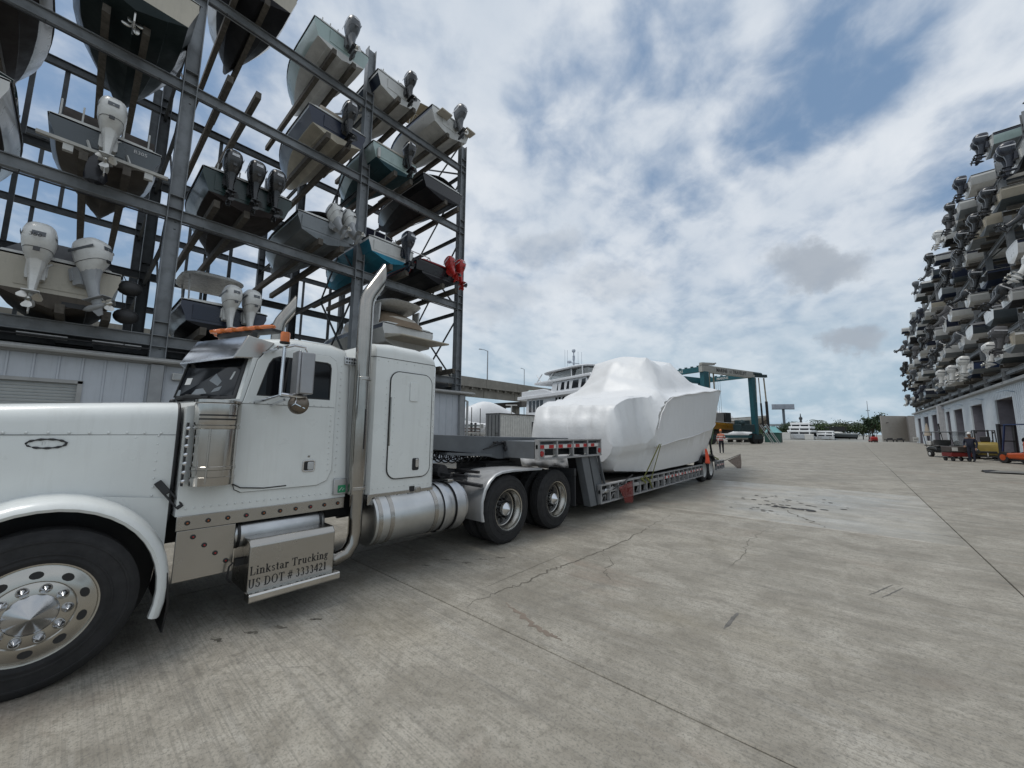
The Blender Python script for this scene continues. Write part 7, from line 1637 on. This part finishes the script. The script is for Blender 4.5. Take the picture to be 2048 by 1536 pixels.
# ---- people and vehicles in the yard
def person(label, loc, rz, h, pose, mat, skin=True, hat=None, hair=None):
    t = thing('person', label, 'person', (0, 0, 0)); s = h / 1.75
    J = dict(pel=(0, 0, .95), wai=(0, 0, 1.10), che=(0, .0, 1.32), nek=(0, .01, 1.48), hea=(0, .02, 1.56),
             lh=(.10, 0, .90), lk=(.11, .03, .50), la=(.11, 0, .10), lf=(.12, .16, .04), rh=(-.10, 0, .90), rk=(-.11, .02, .50), ra=(-.11, 0, .10), rf=(-.12, .16, .04),
             ls=(.19, 0, 1.41), le=(.27, -.02, 1.14), lw=(.27, .08, .92), lp=(.26, .11, .84), rs=(-.19, 0, 1.41), re=(-.27, -.02, 1.14), rw=(-.27, .08, .92), rp=(-.26, .11, .84))
    J.update(pose); keys = list(J); rad = dict(pel=.16, wai=.15, che=.165, nek=.06, hea=.055, lh=.095, lk=.068, la=.05, lf=.045, ls=.075, le=.052, lw=.042, lp=.04)
    E_ = [('pel', 'wai'), ('wai', 'che'), ('che', 'nek'), ('nek', 'hea'), ('pel', 'lh'), ('lh', 'lk'), ('lk', 'la'), ('la', 'lf'), ('pel', 'rh'), ('rh', 'rk'), ('rk', 'ra'), ('ra', 'rf'), ('che', 'ls'), ('ls', 'le'), ('le', 'lw'), ('lw', 'lp'), ('che', 'rs'), ('rs', 're'), ('re', 'rw'), ('rw', 'rp')]
    me = bpy.data.meshes.new('body'); me.from_pydata([tuple(q * s for q in J[k]) for k in keys], [(keys.index(a), keys.index(b_)) for a, b_ in E_], [])
    o = link('body', me, t); sk = o.modifiers.new('skin', 'SKIN'); sk.use_smooth_shade = True; o.modifiers.new('sub', 'SUBSURF').render_levels = 2
    if not me.skin_vertices: me.attributes and None
    lay = me.skin_vertices[0].data if len(me.skin_vertices) else None
    if lay:
        for i, k in enumerate(keys):
            kk = k if k in rad else 'l' + k[1:]; r = rad[kk] * s * (1.12 if mat.name.startswith('navy') and k in ('pel', 'wai', 'che') else 1); lay[i].radius = (r, r)
            lay[i].use_root = (k == 'pel')
    me.materials.append(mat); SK = pm('skin_tone', (.30, .17, .11), .55)
    hd = V(*J['hea']) * s + V(0, .02, .10 * s); m = MB(); m.loft([[(hd.x + rx * s * cos(a), hd.y + .01 * s + ry * s * sin(a), hd.z + z * s) for a in [2 * pi * k / 14 for k in range(14)]] for z, rx, ry in ((-.13, .035, .04), (-.10, .06, .075), (-.03, .074, .092), (.03, .076, .096), (.08, .066, .085), (.115, .03, .04))])
    m.ball((hd.x, hd.y + .115 * s, hd.z - .015 * s), (.014 * s, .022 * s, .022 * s), 6, 4)
    for sx in (-1, 1): m.ball((hd.x + sx * .078 * s, hd.y, hd.z - .01 * s), (.012 * s, .02 * s, .032 * s), 6, 4)
    head = m.build('head', SK, t)
    m = MB()
    for sx in (-1, 1): m.ball((hd.x + sx * .03 * s, hd.y + .098 * s, hd.z + .01 * s), .01 * s, 6, 4)
    m.box(hd.x - .025 * s, hd.x + .025 * s, hd.y + .095 * s, hd.y + .103 * s, hd.z - .066 * s, hd.z - .058 * s); m.build('face_feature', BLACK, head)
    if hat:
        m = MB(); m.loft([[(hd.x + r * s * 1.0 * cos(a), hd.y + r * s * 1.15 * sin(a), hd.z + z * s) for a in [2 * pi * k / 14 for k in range(14)]] for z, r in ((.04, .085), (.045, .088), (.10, .084), (.15, .062), (.175, .03))]); m.loft([[(hd.x + x * s, hd.y + y * s, hd.z + z * s) for x, y in ((-.08, .06), (.08, .06), (.06, .18), (-.06, .18))] for z in (.04, .05)]); m.build('hat', hat, t)
    else:
        m = MB(); m.loft([[(hd.x + r * s * cos(a), hd.y - .012 * s + r * s * 1.15 * sin(a), hd.z + z * s) for a in [2 * pi * k / 14 for k in range(14)]] for z, r in ((-.04, .06), (.03, .079), (.08, .076), (.12, .04))]); m.build('hair', hair, t)
    for side in ('l', 'r'):        # hands: palm, four fingers, thumb
        wv = V(*J[side + 'p']) * s; d = (V(*J[side + 'p']) - V(*J[side + 'w'])).normalized(); q = d.orthogonal().normalized(); e = d.cross(q); m = MB()
        m.bar(wv - d * .01, wv + d * .075 * s, .075 * s, .028 * s)
        for k in range(4): m.tube([wv + d * .07 * s + e * (k - 1.5) * .019 * s, wv + d * .11 * s + e * (k - 1.5) * .019 * s, wv + d * (.15 - .008 * abs(k - 1.2)) * s + e * (k - 1.5) * .017 * s + q * .02 * s], [.010 * s, .009 * s, .007 * s], 6)
        m.tube([wv + e * .035 * s, wv + d * .04 * s + e * .06 * s, wv + d * .075 * s + e * .065 * s], [.012 * s, .011 * s, .008 * s], 6); m.build('hand', SK, t)
    place(t, loc, rz); return t
def zoned(name, zones):
    m = bpy.data.materials.new(name); m.use_nodes = True; N, L = m.node_tree.nodes, m.node_tree.links; tc = N.new('ShaderNodeTexCoord'); sp = N.new('ShaderNodeSeparateXYZ'); L.new(tc.outputs['Object'], sp.inputs[0])
    mr = N.new('ShaderNodeMapRange'); mr.inputs[2].default_value = 2.0; L.new(sp.outputs[2], mr.inputs[0]); cr = N.new('ShaderNodeValToRGB'); cr.color_ramp.interpolation = 'CONSTANT'
    els = cr.color_ramp.elements
    for i, (z, c) in enumerate(zones):
        e = els[i] if i < 2 else els.new(z / 2); e.position = z / 2; e.color = (*c, 1)
    L.new(mr.outputs[0], cr.inputs[0]); L.new(cr.outputs[0], N['Principled BSDF'].inputs['Base Color']); N['Principled BSDF'].inputs['Roughness'].default_value = .85; return m
NAVY = (.010, .013, .028); BLK = (.01, .01, .011)
person('person in navy work clothes and white cap walking by the red cart', (5.72, 38.9, 0), radians(150), 1.86, dict(le=(.30, -.04, 1.16), lw=(.24, .14, 1.0), lp=(.20, .19, .97), rf=(-.11, .22, .05), ra=(-.11, .06, .1)), zoned('navy_workwear', ((0, BLK), (.12, NAVY), (1.05, NAVY), (1.53, (.28, .16, .10)))), hat=pm('white_cap', (.62, .62, .60), .6))
person('person in orange hard hat and striped pink vest walking beyond the trailer tail', (-8.55, 36.9, 0), radians(15), 1.98, dict(lk=(.11, .16, .52), la=(.11, .02, .12), lf=(.12, .17, .06), rk=(-.10, -.02, .5), ra=(-.10, -.22, .14), rf=(-.10, -.10, .04), lw=(.24, .25, 1.12), lp=(.22, .32, 1.14)), zoned('striped_vest', ((0, BLK), (.10, (.012, .012, .02)), (1.10, (.34, .12, .12)), (1.22, (.5, .48, .46)), (1.29, (.40, .13, .11)), (1.42, (.5, .48, .46)), (1.47, (.42, .15, .10)), (1.68, (.30, .17, .11)))), hat=pm('orange_hard_hat', (.70, .22, .05), .4))
def wheel(parent, x, y, r, w, hub=None, name='wheel'):
    m = MB(); m.lathe([(r * .5, x - w / 2), (r * .95, x - w / 2), (r, x - w / 4), (r, x + w / 4), (r * .95, x + w / 2), (r * .5, x + w / 2)], (0, y, r), 'x', 18); o = m.build(name, RUBBER, parent)
    m = MB(); m.lathe([(r * .52, x - w * .52), (r * .2, x - w * .56), (.01, x - w * .56)], (0, y, r), 'x', 14); m.lathe([(r * .52, x + w * .52), (r * .2, x + w * .56), (.01, x + w * .56)], (0, y, r), 'x', 14); m.build('rim', hub or OFFW, o)
# golf cart: faces the camera (-y)
gc = thing('golf_cart', 'dark golf cart with long flat roof and white rims by the building', 'cart', (0, 0, 0)); GCB = pm('golf_cart_body', (.02, .022, .022), .3, coat=.4)
m = MB(); m.prism([(-1.75, .38), (-1.80, .62), (-1.55, .88), (-.95, .98), (-.9, .45), (.35, .42), (.45, .80), (1.1, .85), (1.5, .70), (1.5, .38)], 'x', -.62, .62); m.build('body', GCB, gc, bevel=.06, seg=3)
m = MB(); m.box(-.52, .52, .35, .75, .82, .95); m.box(-.52, .52, .72, .82, .95, 1.35); m.build('seat', pm('grey_vinyl', (.10, .10, .10), .6), gc, bevel=.04)
m = MB(); m.box(-.66, .66, -1.25, 2.0, 1.93, 2.0); m.build('roof', pm('cart_roof', (.09, .10, .11), .5), gc, bevel=.03)
m = MB()
for x in (-.58, .58): m.tube([(x, -1.45, .95), (x, -1.05, 1.94)], .025, 6); m.tube([(x, .85, .9), (x, .75, 1.94)], .025, 6); m.tube([(x, 1.45, .75), (x, 1.75, 1.94)], .025, 6)
m.build('roof_post', BLACK, gc); m = MB(); m.prism([(-1.42, .98), (-1.07, 1.90), (-1.06, 1.90), (-1.40, .98)], 'x', -.56, .56); m.build('windscreen', pm('clear_screen', (.2, .22, .23), .1, alpha=.35), gc)
for x in (-.58, .58):
    for y in (-1.25, 1.05): wheel(gc, x, y, .24, .2)
for x in (-.42, .42): m = MB(); m.ball((x, -1.74, .70), (.10, .05, .06), 10, 6); m.build('headlight', OFFW, gc)
m = MB(); m.tube([(0, -.95, .95), (0, -.75, 1.12)], .02, 6); m.lathe([(.17, -.01), (.19, 0), (.17, .01)], (0, -.74, 1.13), 'y', 16); m.build('steering_wheel', BLACK, gc)
m = MB(); m.box(-.5, .5, 1.15, 1.6, .9, 1.25); m.build('rear_box', OFFW, gc, bevel=.04)
place(gc, (5.55, 45.0, 0), radians(24))
rc = thing('hand_cart', 'red wheeled cart with a grey bin on top beside the walking person', 'cart', (0, 0, 0))
m = MB(); m.box(-.55, .55, -.42, .42, .30, .58); m.build('tray', pm('cart_red', (.15, .014, .012), .5), rc, bevel=.03); m = MB(); m.box(-.58, .50, -.44, .40, .60, .98); m.build('bin', pm('bin_brown', (.055, .045, .04), .6), rc, bevel=.04); m = MB(); m.box(-.5, -.2, -.46, -.44, .68, .92); m.build('bin_label', OFFW, rc)
m = MB(); m.tube([(.5, -.3, .45), (.8, -.3, 1.0), (.8, .3, 1.0), (.5, .3, .45)], .02, 6); m.build('handle', BLACK, rc)
for x in (-.42, .42):
    for y in (-.32, .32): wheel(rc, x, y, .14, .08, BLACK)
place(rc, (5.15, 39.6, 0), radians(25))
def forklift(label, loc, rz, body, guard, num=None, s=1., grp=None):
    t = thing('forklift', label, 'forklift', (0, 0, 0), grp)      # mast towards +y, counterweight towards -y
    m = MB(); m.prism([(-1.45, .25), (-1.52, .75), (-1.42, 1.12), (-1.0, 1.24), (-.40, 1.22), (-.35, .62), (.75, .55), (.85, .25)], 'x', -.56, .56); m.build('body', body, t, bevel=.09, seg=3)
    m = MB(); m.box(-.42, .42, -1.512, -1.45, .42, .58); m.build('vent_grille', BLACK, t, bevel=.02); m = MB(); m.box(-.5, .5, -1.49, 1.0, .14, .27); m.build('chassis', BLACKM, t)
    m = MB()
    for x in (-.50, .50): m.bar((x, -1.0, 1.1), (x, -.75, 2.1), .06, .06); m.bar((x, .75, .55), (x, .45, 2.1), .06, .06); m.bar((x, -.78, 2.1), (x, .5, 2.1), .06, .06)
    for k in range(6): m.bar((-.5, -.75 + .25 * k, 2.1), (.5, -.75 + .25 * k, 2.1), .03, .03)
    m.build('overhead_guard', guard, t); m = MB(); m.box(-.25, .25, -.75, -.25, 1.12, 1.26); m.box(-.25, .25, -.80, -.68, 1.26, 1.65); m.build('seat', BLACK, t, bevel=.05)
    m = MB()
    for x in (-.34, .34): m.bar((x, 1.05, .1), (x, 1.0, 2.15), .10, .14)
    for z in (.4, 1.2, 2.05): m.bar((-.36, 1.03, z), (.36, 1.03, z), .08, .06)
    m.build('mast', BLACKM, t); m = MB()
    for x in (-.25, .25): m.box(x - .06, x + .06, 1.12, 2.2, .08, .12); m.box(x - .06, x + .06, 1.10, 1.15, .1, .6)
    m.build('fork', BLACKM, t)
    for x in (-.46, .46): wheel(t, x, .72, .32, .2, body); wheel(t, x, -1.0, .24, .18, body)
    for x in (-.4, .4): m = MB(); m.ball((x, -.85, 1.95), (.06, .05, .08), 8, 5); m.build('work_lamp', BLACK, t)
    m = MB(); m.tube([(0, .25, 1.0), (0, .1, 1.25)], .02, 6); m.lathe([(.14, -.01), (.15, .0), (.14, .01)], (0, .1, 1.27), 'y', 14); m.build('steering_wheel', BLACK, t)
    if num: text('fleet_number', num, OFFW, t, .34, (-.12, -1.513, .22), basis((1, 0, 0), (0, 0, 1), (0, -1, 0)), .008, off=.01)
    place(t, loc, rz); t.scale = (s, s, s); return t
YEL = pm('forklift_yellow', (.27, .20, .045), .5, var=.15, dirt=.35, dcol=(.12, .09, .03)); ORG_ = pm('forklift_orange', (.42, .075, .02), .4, var=.12, dirt=.2)
forklift('old yellow forklift with black overhead guard parked by the building', (7.45, 46.0, 0), radians(-4), YEL, BLACK, '1', 1.0)
of = forklift('orange and charcoal forklift with blue overhead guard cut by the right edge', (7.95, 38.6, 0), radians(28), ORG_, pm('guard_blue', (.015, .03, .09), .4), None, 1.15)
m = MB(); m.prism([(-1.53, .20), (-1.56, .62), (-1.40, .66), (-.6, .66), (-.6, .20)], 'x', -.58, .58); m.build('counterweight', pm('charcoal_weight', (.03, .033, .04), .6), of, bevel=.05); m = MB(); m.lathe([(.16, -.5), (.16, .5)], (0, -1.0, 1.32), 'x', 16); m.build('gas_cylinder', ALU, of)
rf = forklift('small red forklift parked at the far end left of the beige wall', (3.2, 117.5, 0), radians(10), RED, BLACK, None, 1.0)
hk = thing('folding_bicycle', 'grey folded bicycle leaning on the pale wall beside the door bay', 'bicycle', (9.95, 58.5, 0)); GB = pm('bike_grey', (.16, .19, .22), .5)
m = MB(); x = 10.0
for p, q in (((58.2, .35), (59.0, 1.15)), ((59.0, 1.15), (59.3, .35)), ((58.4, 1.25), (59.3, 1.2)), ((58.2, .35), (58.75, .4)), ((58.75, .4), (58.6, 1.2)), ((58.75, .4), (59.0, 1.1))): m.tube([(x, p[0], p[1]), (x, q[0], q[1])], .03, 6)
m.build('frame', GB, hk)
for y in (58.2, 59.3): m = MB(); m.tube([(x, y + .33 * cos(t), .36 + .33 * sin(t)) for t in [2 * pi * k / 18 for k in range(19)]], .025, 5); m.build('wheel', BLACK, hk)
um = thing('patio_umbrella', 'closed beige umbrella on a black base in front of a far door bay', 'umbrella', (9.0, 91, 0)); m = MB(); m.lathe([(.03, 3.6), (.12, 3.3), (.38, 1.9), (.45, 1.6), (.30, 1.58)], (9.0, 91, 0), 'z', 12); m.build('canopy', pm('beige_canvas', (.36, .31, .25), .8), um); m = MB(); m.tube([(9, 91, 0), (9, 91, 1.7)], .05, 6); m.lathe([(.5, 0), (.5, .12), (.1, .16)], (9, 91, 0), 'z', 14); m.build('stand', BLACK, um)
bx_ = thing('meter_box', 'dark utility boxes and conduit on the white pier of the right building', 'utility box', (9.55, 85, 2)); m = MB(); m.box(9.55, 9.68, 84.5, 85.2, 2.5, 3.0); m.box(9.5, 9.68, 84.6, 85.3, 1.9, 2.4); m.tube([(9.6, 84.9, 1.9), (9.6, 84.9, .1)], .05, 6); m.tube([(9.6, 84.8, 3.0), (9.6, 84.8, 3.4)], .12, 6); m.build('box', BLACKM, bx_)
tp = thing('folded_tarp', 'flat grey and black tarpaulin lying on the concrete at the right edge', 'tarp', (5.6, 28.8, 0)); m = MB(); rings = []
for i in range(13):
    u = i / 12; rings.append([(lerp(4.5, 7.4, u), 28.3 + .9 * v + .1 * sin(u * 9), .02 + .10 * max(0, sin(u * 7 + v * 2)) * (1 - abs(2 * v - 1)) + .03 * noise.noise(V(u * 8, v * 5, 2))) for v in [k / 8 for k in range(9)]])
m.loft(rings, closed=False, caps=False); o = m.build('cloth', pm('tarp_black', (.02, .02, .022), .7), tp, 60); o.modifiers.new('solid', 'SOLIDIFY').thickness = .015
m = MB(); m.loft([[(4.6, 28.2, .05), (6.0, 28.3, .06), (6.2, 28.6, .12), (4.9, 28.5, .10)], [(4.6, 28.2, .07), (6.0, 28.3, .08), (6.2, 28.6, .14), (4.9, 28.5, .12)]]); m.build('grey_sheet', pm('tarp_grey', (.16, .16, .15), .7), tp)
